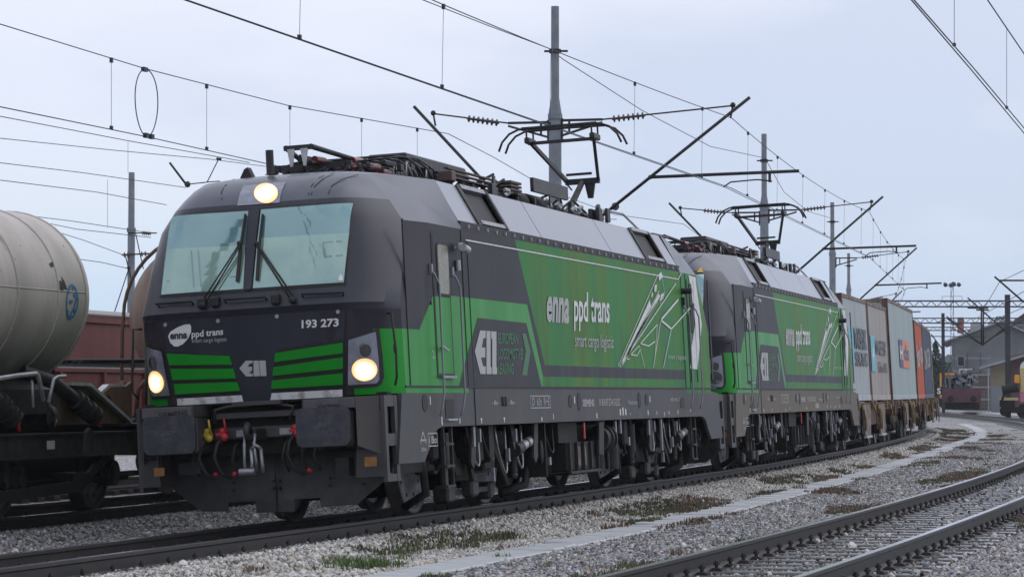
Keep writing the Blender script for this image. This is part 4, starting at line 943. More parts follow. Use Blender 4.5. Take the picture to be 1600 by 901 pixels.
def panto_raised():
    base = MB(); xb = L-4.9
    for sg in (-1, 1): base.beam((xb-1.6, sg*.40, 4.08), (xb+.8, sg*.40, 4.08), .06, .08)
    for x in (xb-1.5, xb, xb+.75): base.beam((x, -.5, 4.08), (x, .5, 4.08), .07, .08)
    b_ = base.obj('pantograph_frame', 'blackmetal', loco)
    i = MB()
    for x in (xb-1.4, xb+.7):
        for sg in (-1, 1): insulator(i, x, sg*.5, 3.88, .18, .10, n=3)
    i.obj('insulator', 'insul', b_)
    # knee faces the rear of the locomotive; head at the measured place
    H = Vector((13.9, -.12, 5.46)); kn = Vector((15.55, 0, 4.86))
    a = MB(); a.cyl((14.15, 0, 4.12), kn, .06, .045, n=12); a.cyl((14.6, .12, 4.08), kn+Vector((.15, .12, -.1)), .022, n=8)
    a.obj('lower_arm', 'grime2', b_)
    u = MB()
    u.beam(kn+Vector((0, -.28, 0)), kn+Vector((0, .28, 0)), .09, .09)
    for sg, yy in ((-1, -.50), (1, .50)): u.beam(kn+Vector((0, sg*.26, .02)), (H.x, H.y+yy, H.z-.10), .05, .06)
    u.cyl(kn+Vector((.05, .2, -.12)), (H.x+.05, H.y+.45, H.z-.18), .014, n=6)
    u.prism([(-.10, .04), (.10, .04), (.04, -.28), (-.04, -.28)], lambda a_, b2, t: (kn.x+t, kn.y+a_-.12, kn.z+b2), -.03, .03)
    u.beam(kn+Vector((-.22, -.21, .10)), kn+Vector((-.22, .21, .10)), .04, .04)
    u.obj('upper_arm', 'blackmetal', b_)
    h = MB()
    for dx in (-.19, .19):
        zz = H.z+.09; pts = [(-.98, -.30), (-.92, -.16), (-.80, -.04), (-.65, .02), (0, .03), (.65, .02), (.80, -.04), (.92, -.16), (.98, -.30)]
        h.tube([(H.x+dx, H.y+a_, zz+b2) for a_, b2 in pts], .018, 8)
        h.beam((H.x+dx, H.y-.6, zz+.035), (H.x+dx, H.y+.6, zz+.035), .04, .03)
    h.beam((H.x, H.y-.55, H.z-.10), (H.x, H.y+.55, H.z-.10), .05, .05)
    for yy in (-.52, .52): h.box(H.x-.22, H.x+.22, H.y+yy-.04, H.y+yy+.04, H.z-.12, H.z-.02, ch=.02); h.cyl((H.x-.2, H.y+yy, H.z-.08), (H.x-.2, H.y+yy, H.z+.1), .015, n=6); h.cyl((H.x+.2, H.y+yy, H.z-.08), (H.x+.2, H.y+yy, H.z+.1), .015, n=6)
    h.obj('contact_head', 'blackmetal', b_)
    c_ = MB(); c_.tube([(14.6, -.3, 4.1), (15.2, -.4, 4.35), (15.7, -.6, 4.3), (15.9, -.8, 4.05), (15.92, -.85, 3.85)], .02, 6); c_.tube([(14.9, .2, 4.15), (15.6, .1, 4.4), (16.0, -.2, 4.2), (16.1, -.3, 3.95)], .02, 6); c_.obj('roof_cable', 'silver', b_)
    r2 = MB(); r2.cyl((15.5, -.7, 4.0), (15.9, -.7, 4.05), .05, n=10); r2.cyl((15.1, -.55, 4.02), (15.35, -.55, 4.02), .07, n=10); r2.obj('red_spring_drum', 'insul', b_)
panto_raised()
# line breaker box, busbars, filters, resistor drums along the roof centre
q = MB(); q.box(4.75, 7.35, -.45, .05, 4.24, 4.40, ch=.02); q.box(5.2, 5.6, -.3, -.1, 3.86, 4.24); q.box(6.6, 6.9, -.3, -.1, 3.86, 4.24); q.obj('roof_duct', 'blackmetal', loco)
q = MB(); q.box(5.10, 5.28, -.92, -.74, 4.04, 4.17, ch=.01); q.obj('current_transformer', 'copper', loco)
q = MB()
for z_ in (4.12, 4.17, 4.22): q.box(5.35, 7.6, -.80, -.74, z_, z_+.018)
for z_ in (4.10, 4.15, 4.20, 4.25): q.box(8.2, 8.75, -.82, -.5, z_, z_+.03)
q.obj('busbar', 'copper', loco)
q = MB()
for x in (5.5, 6.0, 6.5, 7.0, 7.6): insulator(q, x, -.77, 3.88, .26, .07)
for x in (7.9, 9.3, 10.2): insulator(q, x, .2, 3.88, .30, .08)
q.obj('insulator', 'grime2', loco)
for k, x in enumerate((8.7, 9.75)):
    q = MB(); q.lathe((x, -.55, 4.04), (1, 0, 0), [(0, .16), (0, .19), (.75, .19), (.75, .16), (.05, .15), (.05, .001)], 20); q.obj('filter_drum', 'grime', loco)
q = MB(); q.box(8.9, 10.8, -.95, -.90, 4.17, 4.36); q.obj('deflector_plate', 'blackmetal', loco)
q = MB()
for k in range(110):
    x = random.uniform(4.4, 13.6); y = random.uniform(-1.0, .3); s_ = random.uniform(.02, .07); q.box(x, x+s_*random.uniform(1, 5), y, y+s_, 3.86+random.uniform(0, .2), 3.92+random.uniform(.08, .34), ch=.008)
for k in range(16):
    x = random.uniform(6.8, 13.0); q.tube([(x, random.uniform(-.9, .1), 4.0), (x+.3, random.uniform(-.9, .1), 4.22+random.uniform(0, .1)), (x+.8, random.uniform(-.9, .1), 4.1)], .02, 6)
q.obj('fittings', 'blackmetal', loco, kind='stuff')
q = MB()
for k in range(14):
    x = random.uniform(7.3, 12.6); y = random.uniform(-1.0, -.5); q.cyl((x, y, 4.02+random.uniform(0, .12)), (x+.06, y-.05, 4.02+random.uniform(0, .12)), .03, n=8)
q.obj('steel_fitting', 'silver', loco, kind='stuff')
q = MB(); q.box(10.9, 13.2, -.6, .5, 3.9, 4.16, ch=.05); q.obj('brake_resistor_housing', 'grime', loco)
q = MB(); q.cyl((1.55, .15, 3.93), (1.55, .15, 4.20), .045, n=12); q.obj('aerial', 'blackmetal', loco)
q = MB(); q.prism([(0, 0), (.16, 0), (.10, .11), (.06, .13)], lambda a, b_, t: (1.75+t, .52+a-.08, 3.92+b_), 0, .12); q.obj('fin_aerial', 'grime2', loco)
# rear cab brow with its own dark slab
q = MB(); q.box(L-3.35, L-2.2, -1.1, -.7, 3.93, 3.96); q.obj('roof_hatch', 'blackmetal', loco)
# hazy arcs left by branches and cleaning on the brow: dark scratches
sc_ = []
for pts in ([(482, 305), (487, 290), (500, 277), (520, 269), (540, 266)], [(486, 305), (492, 291), (505, 279), (522, 271)], [(513, 303), (519, 290), (535, 280), (560, 273)], [(347, 312), (346, 300), (352, 290), (366, 280)]):
    sc_ += stroke([front_px(*p) for p in pts], .012)
multi_poly('scratch_mark', sc_, front_pt, 'black', loco, off=.004)

# ================================================================== second locomotive: the same, coupled behind
split_all(loco); bpy.context.view_layer.update(); index_kids()
loco2 = copy_tree(loco)
loco2.matrix_world = vehicle_matrix(L, 4.74, 14.24, 9.49)
loco2['label'] = 'second green electric locomotive with unlit headlights and a dustier brown underframe, behind the first'
index_kids()
for o in list(KIDS[loco2.name]):
    base = o.name.split('.')[0]
    if base in ('headlamp', 'top_lamp', 'headlamp_rim', 'top_lamp_rim'):
        o.material_slots[0].link = 'OBJECT'; o.material_slots[0].material = Mt['lampoff'] if not base.endswith('rim') else Mt['steel']
    if base in ('underframe_beam', 'end_skirt'):
        o.material_slots[0].link = 'OBJECT'; o.material_slots[0].material = Mt['frame2']
    if base in ('running_number', 'nose_lettering', 'emblem_lettering', 'operator_emblem', 'windscreen_sticker'):
        bpy.data.objects.remove(o)
tri = flat_poly('warning_triangle', [(-1.03, 3.50), (-.93, 3.50), (-.98, 3.60)], front_pt, 'yellow', loco2, off=.02)


# ================================================================== GROUND AND TRACKS
def ground_material():
    m = bpy.data.materials.new('gravel_ground'); m.use_nodes = True; n = m.node_tree; b = n.nodes['Principled BSDF']
    t = n.nodes.new('ShaderNodeTexCoord')
    v = n.nodes.new('ShaderNodeTexVoronoi'); v.inputs['Scale'].default_value = 17; n.links.new(t.outputs['Object'], v.inputs[0])
    cr = n.nodes.new('ShaderNodeValToRGB'); c = cr.color_ramp; c.elements[0].color = (.05, .048, .05, 1); c.elements[1].color = (.62, .60, .58, 1)
    for p, q in ((.25, (.16, .155, .165)), (.5, (.27, .265, .28)), (.75, (.42, .41, .41))): e = c.elements.new(p); e.color = (*q, 1)
    sp_ = n.nodes.new('ShaderNodeSeparateColor'); n.links.new(v.outputs['Color'], sp_.inputs[0]); n.links.new(sp_.outputs[0], cr.inputs[0])
    z = n.nodes.new('ShaderNodeTexNoise'); z.inputs['Scale'].default_value = .35; z.inputs['Detail'].default_value = 9; z.inputs['Roughness'].default_value = .65; n.links.new(t.outputs['Object'], z.inputs[0])
    mr = n.nodes.new('ShaderNodeMapRange'); mr.inputs[1].default_value = .50; mr.inputs[2].default_value = .64; n.links.new(z.outputs[0], mr.inputs[0])
    mx = n.nodes.new('ShaderNodeMix'); mx.data_type = 'RGBA'; mx.inputs[7].default_value = (.085, .065, .05, 1)
    ml = n.nodes.new('ShaderNodeMath'); ml.operation = 'MULTIPLY'; ml.inputs[1].default_value = .75; n.links.new(mr.outputs[0], ml.inputs[0])
    n.links.new(cr.outputs[0], mx.inputs[6]); n.links.new(ml.outputs[0], mx.inputs[0]); n.links.new(mx.outputs[2], b.inputs['Base Color'])
    b.inputs['Roughness'].default_value = .75
    bp = n.nodes.new('ShaderNodeBump'); bp.inputs['Strength'].default_value = .9; bp.inputs['Distance'].default_value = .03; n.links.new(v.outputs['Distance'], bp.inputs['Height']); bp.invert = True
    n.links.new(bp.outputs[0], b.inputs['Normal']); return m
Mt['ground'] = ground_material()
def ground_z(l, s):
    z = -.265
    for c0, hb in ((0.0, .095), (-6.28, .055), (4.56, .10)): z += hb*max(0, 1-max(0, abs(l-c0)-1.15)/.55) if abs(l-c0) < 1.7 else 0
    if abs(l) < 2.1: z += -max(-1.25, min(1.25, l))*math.tan(CANT)*max(0, min(1, (2.0-abs(l))/.7))
    return z
gm = MB(); SS = list(np.arange(-14, 40, 1.0)) + list(np.arange(40, 150, 3.0)) + list(np.arange(150, 420, 15.0))
LL = [-60, -30, -16, -11, -8.6, -7.9, -7.6, -7.28, -6.28, -5.28, -4.95, -4.65, -3.2, -2.9, -2.3, -1.70, -1.45, -1.15, -.86, -.78, 0, .78, .86, 1.15, 1.5, 2.0, 2.86, 3.40, 3.7, 3.78, 4.56, 5.34, 5.42, 5.7, 6.26, 10, 16, 30, 80]
vs = []
for s_ in SS:
    for l in LL:
        p = trk(s_, l, 0); vs.append((p.x, p.y, ground_z(l, s_) - (.06 if abs(l) < .8 or abs(l-4.56) < .8 else 0)))
nl = len(LL)
gm.add(vs, [(i*nl+j, (i+1)*nl+j, (i+1)*nl+j+1, i*nl+j+1) for i in range(len(SS)-1) for j in range(nl-1)], 0, True)
gm.obj('gravel_ground', 'ground', kind='structure')
far = MB(); far.add([(-900, -900, -.34), (1800, -900, -.34), (1800, 1500, -.34), (-900, 1500, -.34)], [(0, 1, 2, 3)])
Mt['farground'] = mat('distant_ground', (.15, .15, .14), .9, c2=(.09, .10, .07), scale=.05, fac=.8)
far.obj('yard_ground', 'farground', kind='structure')

RAILP = [(-.036, 0), (-.032, .004), (.032, .004), (.036, 0), (.036, -.03), (.012, -.045), (.009, -.135), (.06, -.155), (.07, -.165), (.07, -.172), (-.07, -.172), (-.07, -.165), (-.06, -.155), (-.009, -.135), (-.012, -.045), (-.036, -.03)]
def rail_strip(path, name, parent, dz=0):        # path: list of (point, left-normal); profile swept; running surface polished
    m = MB(); n = len(RAILP); vs = []
    for p, nrm in path:
        for a, b_ in RAILP: vs.append((p.x+nrm.x*a, p.y+nrm.y*a, p.z+b_-.004))
    for k in range(len(path)-1):
        for i in range(n):
            j = (i+1) % n; m.add([], []); m.f.append((k*n+i, k*n+j, (k+1)*n+j, (k+1)*n+i)); m.mi.append(1 if i == 1 else 0); m.sm.append(False)
    m.v = [tuple(v) for v in vs]
    return m.obj(name, ['rail', 'rail_top'], parent)
def curve_path(s0, s1, l, z, cant, step=1.0, ext=None):
    out_ = []; s_ = s0
    while s_ <= s1+1e-6:
        p = trk(s_, l, 0); 
        p.z = z - l_c(l, cant)
        a = K0*s_; out_.append((p, Vector((-math.sin(a), math.cos(a), 0)))); s_ += step
    return out_
def l_c(l, cant): return 0
def build_track(name, label, lc, s0, s1, cant, sl_len, sl_from, sl_to, clips_to, base_z=0.0, gauge=.7535, sm_='sleeper_dk'):
    t = empty(name, label, 'railway track', group='railway tracks of the yard')
    def P(s_, d, z): # d offset from the centre line of this track
        p = trk(s_, lc+d, 0); p.z = base_z + z - d*math.tan(cant); return p
    for sg in (-1, 1):
        path = []
        s_ = s0
        while s_ <= s1:
            a = K0*s_; path.append((P(s_, sg*gauge, 0), Vector((-math.sin(a), math.cos(a), 0)))); s_ += 1.0 if s_ < 60 else 3.0
        rail_strip(path, 'rail', t)
    # sleepers with clips, singly while they can be told apart
    sm = MB(); sm.box(-.125, .125, -1.25, 1.25, -.12, 0, ch=.012); sme = sm.mesh('sleeper', sm_)
    cl = MB(); 
    for sd in (-1, 1):
        cl.box(-.08, .08, sd*.075, sd*.16, 0, .018); cl.cyl((0, sd*.105, .01), (0, sd*.105, .085), .018, n=6); cl.cyl((0, sd*.105, .045), (0, sd*.105, .068), .032, n=6)
    cl.box(-.09, .09, -.17, .17, -.006, .008); cme = cl.mesh('rail_clip', 'rail')
    s_ = sl_from; n = 0; nc = 0
    while s_ < sl_to and n < 290:
        a = K0*s_; c = P(s_, 0, -.182)
        o = bpy.data.objects.new('sleeper', sme); col.objects.link(o); o.parent = t
        o.location = c; o.rotation_euler = (-cant, random.uniform(-.004, .004), a+random.uniform(-.012, .012))
        if s_ < clips_to:
            for sg in (-1, 1):
                if nc < 298:
                    q = bpy.data.objects.new('rail_clip', cme); col.objects.link(q); q.parent = t; q.location = P(s_, sg*gauge, -.172); q.rotation_euler = (-cant, 0, a); nc += 1
        s_ += .605; n += 1
    return t
t1 = build_track('railway_track', 'railway track the green locomotives stand on, curving away under the train', 0, -14, 150, CANT, 2.5, -8.2, 85, 62)
t2 = build_track('railway_track', 'empty railway track in the right foreground with wet sleepers and shiny rails', -6.28, -14, 190, 0.0, 2.5, -9.0, 120, 66, sm_='sleeper')
t3 = build_track('railway_track', 'railway track under the tank wagons on the left', 4.56, -14, 60, 0.0, 2.5, -3.0, 30, 26)
t4 = build_track('railway_track', 'railway track under the oxide red wagon behind the tank wagons', 9.6, -14, 90, 0.0, 2.5, 3, 40, 3)

# concrete cable trough between the two tracks, lid by lid
tr = empty('cable_trough', 'pale concrete cable trough running between the two tracks', 'cable trough')
lid = MB(); lid.box(-.236, .236, -.27, .27, -.10, 0, ch=.014); lme = lid.mesh('lid', 'trough')
s_ = -6.0; k = 0
def trough_l(s): return float(np.interp(s, [-6, 0, 5, 14, 25, 43, 64, 84, 121], [-2.85, -2.78, -2.80, -2.68, -2.45, -2.2, -2.3, -3.0, -3.4]))
while s_ < 124 and k < 296:
    p = trk(s_, trough_l(s_), 0); o = bpy.data.objects.new('lid', lme); col.objects.link(o); o.parent = tr
    a = K0*s_ + math.atan((trough_l(s_+.5)-trough_l(s_-.5)))
    o.location = (p.x, p.y, -.225+random.uniform(-.008, .008)); o.rotation_euler = (random.uniform(-.035, .035), random.uniform(-.022, .022), a+random.uniform(-.03, .03)); s_ += .5; k += 1

# loose ballast: points with size and a stone spread over them by geometry nodes
def ballast(name, pts, sizes, m, sub=1):
    me = bpy.data.meshes.new(name); me.from_pydata(pts, [], [])
    at_ = me.attributes.new('size', 'FLOAT', 'POINT'); at_.data.foreach_set('value', np.array(sizes, dtype=np.float32))
    o = bpy.data.objects.new(name, me); col.objects.link(o); o['kind'] = 'stuff'
    g = bpy.data.node_groups.new(name, 'GeometryNodeTree')
    g.interface.new_socket('Geometry', in_out='INPUT', socket_type='NodeSocketGeometry'); g.interface.new_socket('Geometry', in_out='OUTPUT', socket_type='NodeSocketGeometry')
    N = g.nodes; gi = N.new('NodeGroupInput'); go = N.new('NodeGroupOutput')
    ico = N.new('GeometryNodeMeshIcoSphere'); ico.inputs['Radius'].default_value = .5; ico.inputs['Subdivisions'].default_value = sub
    smt = N.new('GeometryNodeSetMaterial'); smt.inputs['Material'].default_value = m; g.links.new(ico.outputs[0], smt.inputs[0])
    iop = N.new('GeometryNodeInstanceOnPoints'); g.links.new(gi.outputs[0], iop.inputs['Points']); g.links.new(smt.outputs[0], iop.inputs['Instance'])
    r1 = N.new('FunctionNodeRandomValue'); r1.data_type = 'FLOAT_VECTOR'; r1.inputs[0].default_value = (0, 0, 0); r1.inputs[1].default_value = (6.28, 6.28, 6.28)
    g.links.new(r1.outputs[0], iop.inputs['Rotation'])
    r2 = N.new('FunctionNodeRandomValue'); r2.data_type = 'FLOAT_VECTOR'; r2.inputs[0].default_value = (.7, .55, .4); r2.inputs[1].default_value = (1.35, 1.1, .85); r2.inputs['Seed'].default_value = 5
    na = N.new('GeometryNodeInputNamedAttribute'); na.data_type = 'FLOAT'; na.inputs[0].default_value = 'size'
    sc_n = N.new('ShaderNodeVectorMath'); sc_n.operation = 'SCALE'; g.links.new(r2.outputs[0], sc_n.inputs[0]); g.links.new(na.outputs[0], sc_n.inputs['Scale'])
    g.links.new(sc_n.outputs[0], iop.inputs['Scale']); g.links.new(iop.outputs[0], go.inputs[0])
    md = o.modifiers.new('scatter', 'NODES'); md.node_group = g
    return o
def stone_mat(name, ramp_, rough=.55):
    m = bpy.data.materials.new(name); m.use_nodes = True; n = m.node_tree; b = n.nodes['Principled BSDF']
    oi = n.nodes.new('ShaderNodeObjectInfo'); cr = n.nodes.new('ShaderNodeValToRGB'); c = cr.color_ramp; c.interpolation = 'LINEAR'
    c.elements[0].position = ramp_[0][0]; c.elements[0].color = (*ramp_[0][1], 1); c.elements[1].position = ramp_[-1][0]; c.elements[1].color = (*ramp_[-1][1], 1)
    for p, q in ramp_[1:-1]: e = c.elements.new(p); e.color = (*q, 1)
    n.links.new(oi.outputs['Random'], cr.inputs[0])
    t = n.nodes.new('ShaderNodeTexCoord'); z = n.nodes.new('ShaderNodeTexNoise'); z.inputs['Scale'].default_value = 3; z.inputs['Detail'].default_value = 3; n.links.new(t.outputs['Object'], z.inputs[0])
    mr = n.nodes.new('ShaderNodeMapRange'); mr.inputs[3].default_value = .75; mr.inputs[4].default_value = 1.2; n.links.new(z.outputs[0], mr.inputs[0])
    vm = n.nodes.new('ShaderNodeVectorMath'); vm.operation = 'SCALE'; n.links.new(cr.outputs[0], vm.inputs[0]); n.links.new(mr.outputs[0], vm.inputs[3]); n.links.new(vm.outputs[0], b.inputs['Base Color'])
    b.inputs['Roughness'].default_value = rough; return m
Mt['stone'] = stone_mat('grey_limestone_ballast', [(0, (.035, .035, .04)), (.2, (.12, .12, .13)), (.5, (.25, .25, .27)), (.8, (.44, .435, .445)), (.9, (.66, .65, .65)), (.92, (.30, .23, .18)), (1, (.42, .30, .22))])
Mt['stone_pale'] = stone_mat('pale_limestone_ballast', [(0, (.12, .11, .10)), (.25, (.34, .325, .305)), (.6, (.52, .50, .47)), (.85, (.72, .70, .67)), (1, (.46, .34, .24))])
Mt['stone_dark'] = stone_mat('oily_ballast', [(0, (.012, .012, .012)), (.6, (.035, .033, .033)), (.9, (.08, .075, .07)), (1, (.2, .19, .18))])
def in_view(p):
    d = p - CPOS; D = d.dot(_fw)
    if D < 15: return None
    u = 800+CF*d.dot(_rt)/D; v = 450.5-CF*d.dot(_up)/D
    return D if (-60 < u < 1660 and v < 960) else None
def near_rail(l):
    for c in (0, -6.28, 4.56):
        if abs(abs(l-c)-.7535) < .075: return True
    return False
from mathutils import noise as mnoise
def moss(p, l=0, s_=0): return (.22 if -2.5 < l < -1.5 and s_ > 6 else -.12) - (.25 if l > -1.4 else 0) + mnoise.noise(Vector((p.x*.28, p.y*.9, 3.1))) + .45*mnoise.noise(Vector((p.x*1.3, p.y*2.6, 7.7)))
pal, gry, drk = [], [], []; ps, gs_, ds = [], [], []
N_ = 640000
S_ = -9 + 75*rng.random(N_)**1.7; L_ = -9.2 + 15.5*rng.random(N_)
for s_, l in zip(S_, L_):
    s_ = float(s_); l = float(l)
    if abs(l-trough_l(s_)) < .27 or near_rail(l) or (abs(l) < .70 and s_ > 1): continue
    p = trk(s_, l, 0); D = in_view(p)
    if not D: continue
    z = ground_z(l, s_) + .010
    sz = random.choice((.018, .022, .027, .032, .038, .045, .052, .06)) * (1 + max(0, D-34)*.012)
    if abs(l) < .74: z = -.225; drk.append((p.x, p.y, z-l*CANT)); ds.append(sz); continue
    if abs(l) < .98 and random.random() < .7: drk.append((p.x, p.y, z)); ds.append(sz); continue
    if abs(l+6.28) < 1.28:
        ph = ((s_+9.0) / .605) % 1                    # sleepers lie bare, the gaps are half filled
        if abs(ph-0) < .2 or ph > .8:
            if random.random() > (.10 if s_ < 30 else .06): continue
            z = -.18
        else: z = -.215
        if random.random() < .35: drk.append((p.x, p.y, z)); ds.append(sz); continue
    m_ = moss(p, l, s_) if -5.2 < l < -.9 or l < -7.2 else -1
    if m_ > .2 and random.random() < .6: continue
    if -2.6 < l < -1.1: pal.append((p.x, p.y, z)); ps.append(sz)
    else: gry.append((p.x, p.y, z)); gs_.append(sz)
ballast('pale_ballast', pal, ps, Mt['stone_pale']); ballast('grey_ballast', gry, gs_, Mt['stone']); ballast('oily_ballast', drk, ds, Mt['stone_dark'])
# bigger stones
big = []; bs = []
for k in range(900):
    s_ = random.uniform(-9, 45); l = random.uniform(-8.6, 3)
    if abs(l-trough_l(s_)) < .3 or near_rail(l) or abs(l) < 1.1: continue
    p = trk(s_, l, 0)
    if in_view(p): big.append((p.x, p.y, ground_z(l, s_)+.02)); bs.append(random.uniform(.07, .12))
ballast('loose_stone', big, bs, Mt['stone_pale'])

# moss, dead stalks and grass
def leafmat(name, a, b_):
    return stone_mat(name, [(0, a), (1, b_)], .7)
Mt['grass'] = mat('green_grass', (.05, .11, .02), .6, c2=(.12, .15, .04), scale=9, fac=.8)
Mt['drygrass'] = mat('dry_brown_growth', (.19, .135, .10), .8, c2=(.115, .075, .06), scale=9, fac=.9)
Mt['mossm'] = mat('dark_moss', (.085, .088, .05), .9, c2=(.13, .105, .075), scale=14, fac=.9)
def blades(m, p, n, h, r_, wd=.006):
    for _ in range(n):
        a = random.uniform(0, 2*PI); rr_ = r_*math.sqrt(random.random()); b0 = Vector((p[0]+rr_*math.cos(a), p[1]+rr_*math.sin(a), p[2]))
        t = random.uniform(0, 2*PI); hh = h*random.uniform(.4, 1.1); ln = Vector((math.cos(t), math.sin(t), 0))*hh*random.uniform(.1, .6); n_ = Vector((-math.sin(t), math.cos(t), 0))*wd*random.uniform(.6, 1.4)
        i = len(m.v); m.v += [tuple(b0-n_), tuple(b0+n_), tuple(b0+ln*.4+Vector((0, 0, hh*.6))+n_*.7), tuple(b0+ln*.4+Vector((0, 0, hh*.6))-n_*.7), tuple(b0+ln+Vector((0, 0, hh)))]
        m.f += [(i, i+1, i+2, i+3), (i+3, i+2, i+4)]; m.mi += [0, 0]; m.sm += [False, False]
gr, dg, ms = MB(), MB(), MB()
for k in range(75000):
    s_ = random.uniform(-8, 100)**1; l = random.uniform(-9, -.95)
    if s_ > 30 and random.random() < .3: continue
    if abs(l-trough_l(s_)) < .24 or near_rail(l) or abs(l+6.28) < .9: continue
    p = trk(s_, l, 0); mv = moss(p, l, s_)
    if mv < .24: continue
    if not in_view(p): continue
    z = ground_z(l, s_)+.005; c = mnoise.noise(Vector((p.x*.5, p.y*.8, 21)))
    z += .02
    if c > .12: blades(gr if random.random() < .22 else ms, (p.x, p.y, z), 5, .06, .07, .010)
    elif c > -.12: blades(ms, (p.x, p.y, z), 6, .045, .09, .014)
    else: blades(dg, (p.x, p.y, z), 6, .06, .09, .011)
# the grass clumps one can see
for (u, v, n, h, ru) in ((520, 884, 160, .16, .22), (555, 886, 220, .17, .3), (585, 888, 200, .15, .3), (610, 884, 90, .10, .2), (540, 890, 160, .15, .3), (630, 876, 40, .12, .1), (690, 852, 60, .07, .12), (784, 874, 50, .11, .09), (850, 888, 30, .09, .07), (480, 895, 60, .12, .15), (905, 868, 20, .10, .05), (1432, 827, 60, .12, .16), (1425, 822, 50, .1, .16), (1545, 838, 70, .12, .15), (1540, 846, 50, .1, .14), (1072, 798, 50, .07, .2), (1180, 792, 30, .07, .12), (1380, 716, 60, .09, .4), (1530, 848, 60, .1, .2)):
    p = at_z(u, v, -.26); blades(gr, p, n, h*.8, ru, .006)
for (u, v, n, h, ru) in ((760, 842, 60, .10, .25), (800, 858, 60, .08, .25), (710, 836, 40, .14, .1), (780, 832, 50, .1, .2), (1062, 868, 70, .10, .14), (990, 842, 90, .05, .3), (965, 846, 90, .05, .25), (1290, 838, 30, .1, .2), (1120, 850, 50, .07, .2), (940, 890, 60, .08, .25), (1500, 850, 90, .07, .4), (1450, 860, 60, .08, .3), (1250, 765, 60, .12, .12), (1300, 724, 150, .08, .9), (1420, 706, 160, .09, 1.2), (1180, 752, 120, .07, .8), (930, 800, 130, .06, .7), (1560, 820, 60, .12, .25)):
    p = at_z(u, v, -.26); blades(dg, p, n, h, ru, .006)
gr.obj('grass', 'grass', kind='stuff'); dg.obj('dry_growth', 'drygrass', kind='stuff'); ms.obj('moss', 'mossm', kind='stuff')

# ================================================================== TANK WAGONS (left)
MT = Matrix.Translation((0, 4.56, 0)) @ Matrix.Rotation(K0*6, 4, 'Z')
def wheelset(x, parent, r_=.46):
    for sg in (-1, 1): wheel_parts(x, sg*.755, r_, sg, parent)
    q = MB(); q.cyl((x, -.72, r_), (x, .72, r_), .08, n=12); q.obj('axle', 'grime', parent)
    for sg in (-1, 1):
        q = MB(); q.cyl((x, sg*.90, r_), (x, sg*1.10, r_), .16, n=18); q.cyl((x, sg*1.10, r_), (x, sg*1.13, r_), .10, n=16); q.box(x-.20, x+.20, sg*.86, sg*1.02, r_-.12, r_+.26, ch=.03)
        q.obj('axle_box', 'grime2', parent)
def dish(m, x, d, R, zc, yc=0, depth=.5, n=48):
    prof = [(-.04, R)]
    for k in range(9):
        t = k/8*PI/2; prof.append((depth*math.sin(t), max(.001, R*math.cos(t)**.62)))
    m.lathe((x, yc, zc), (d, 0, 0), prof, n)
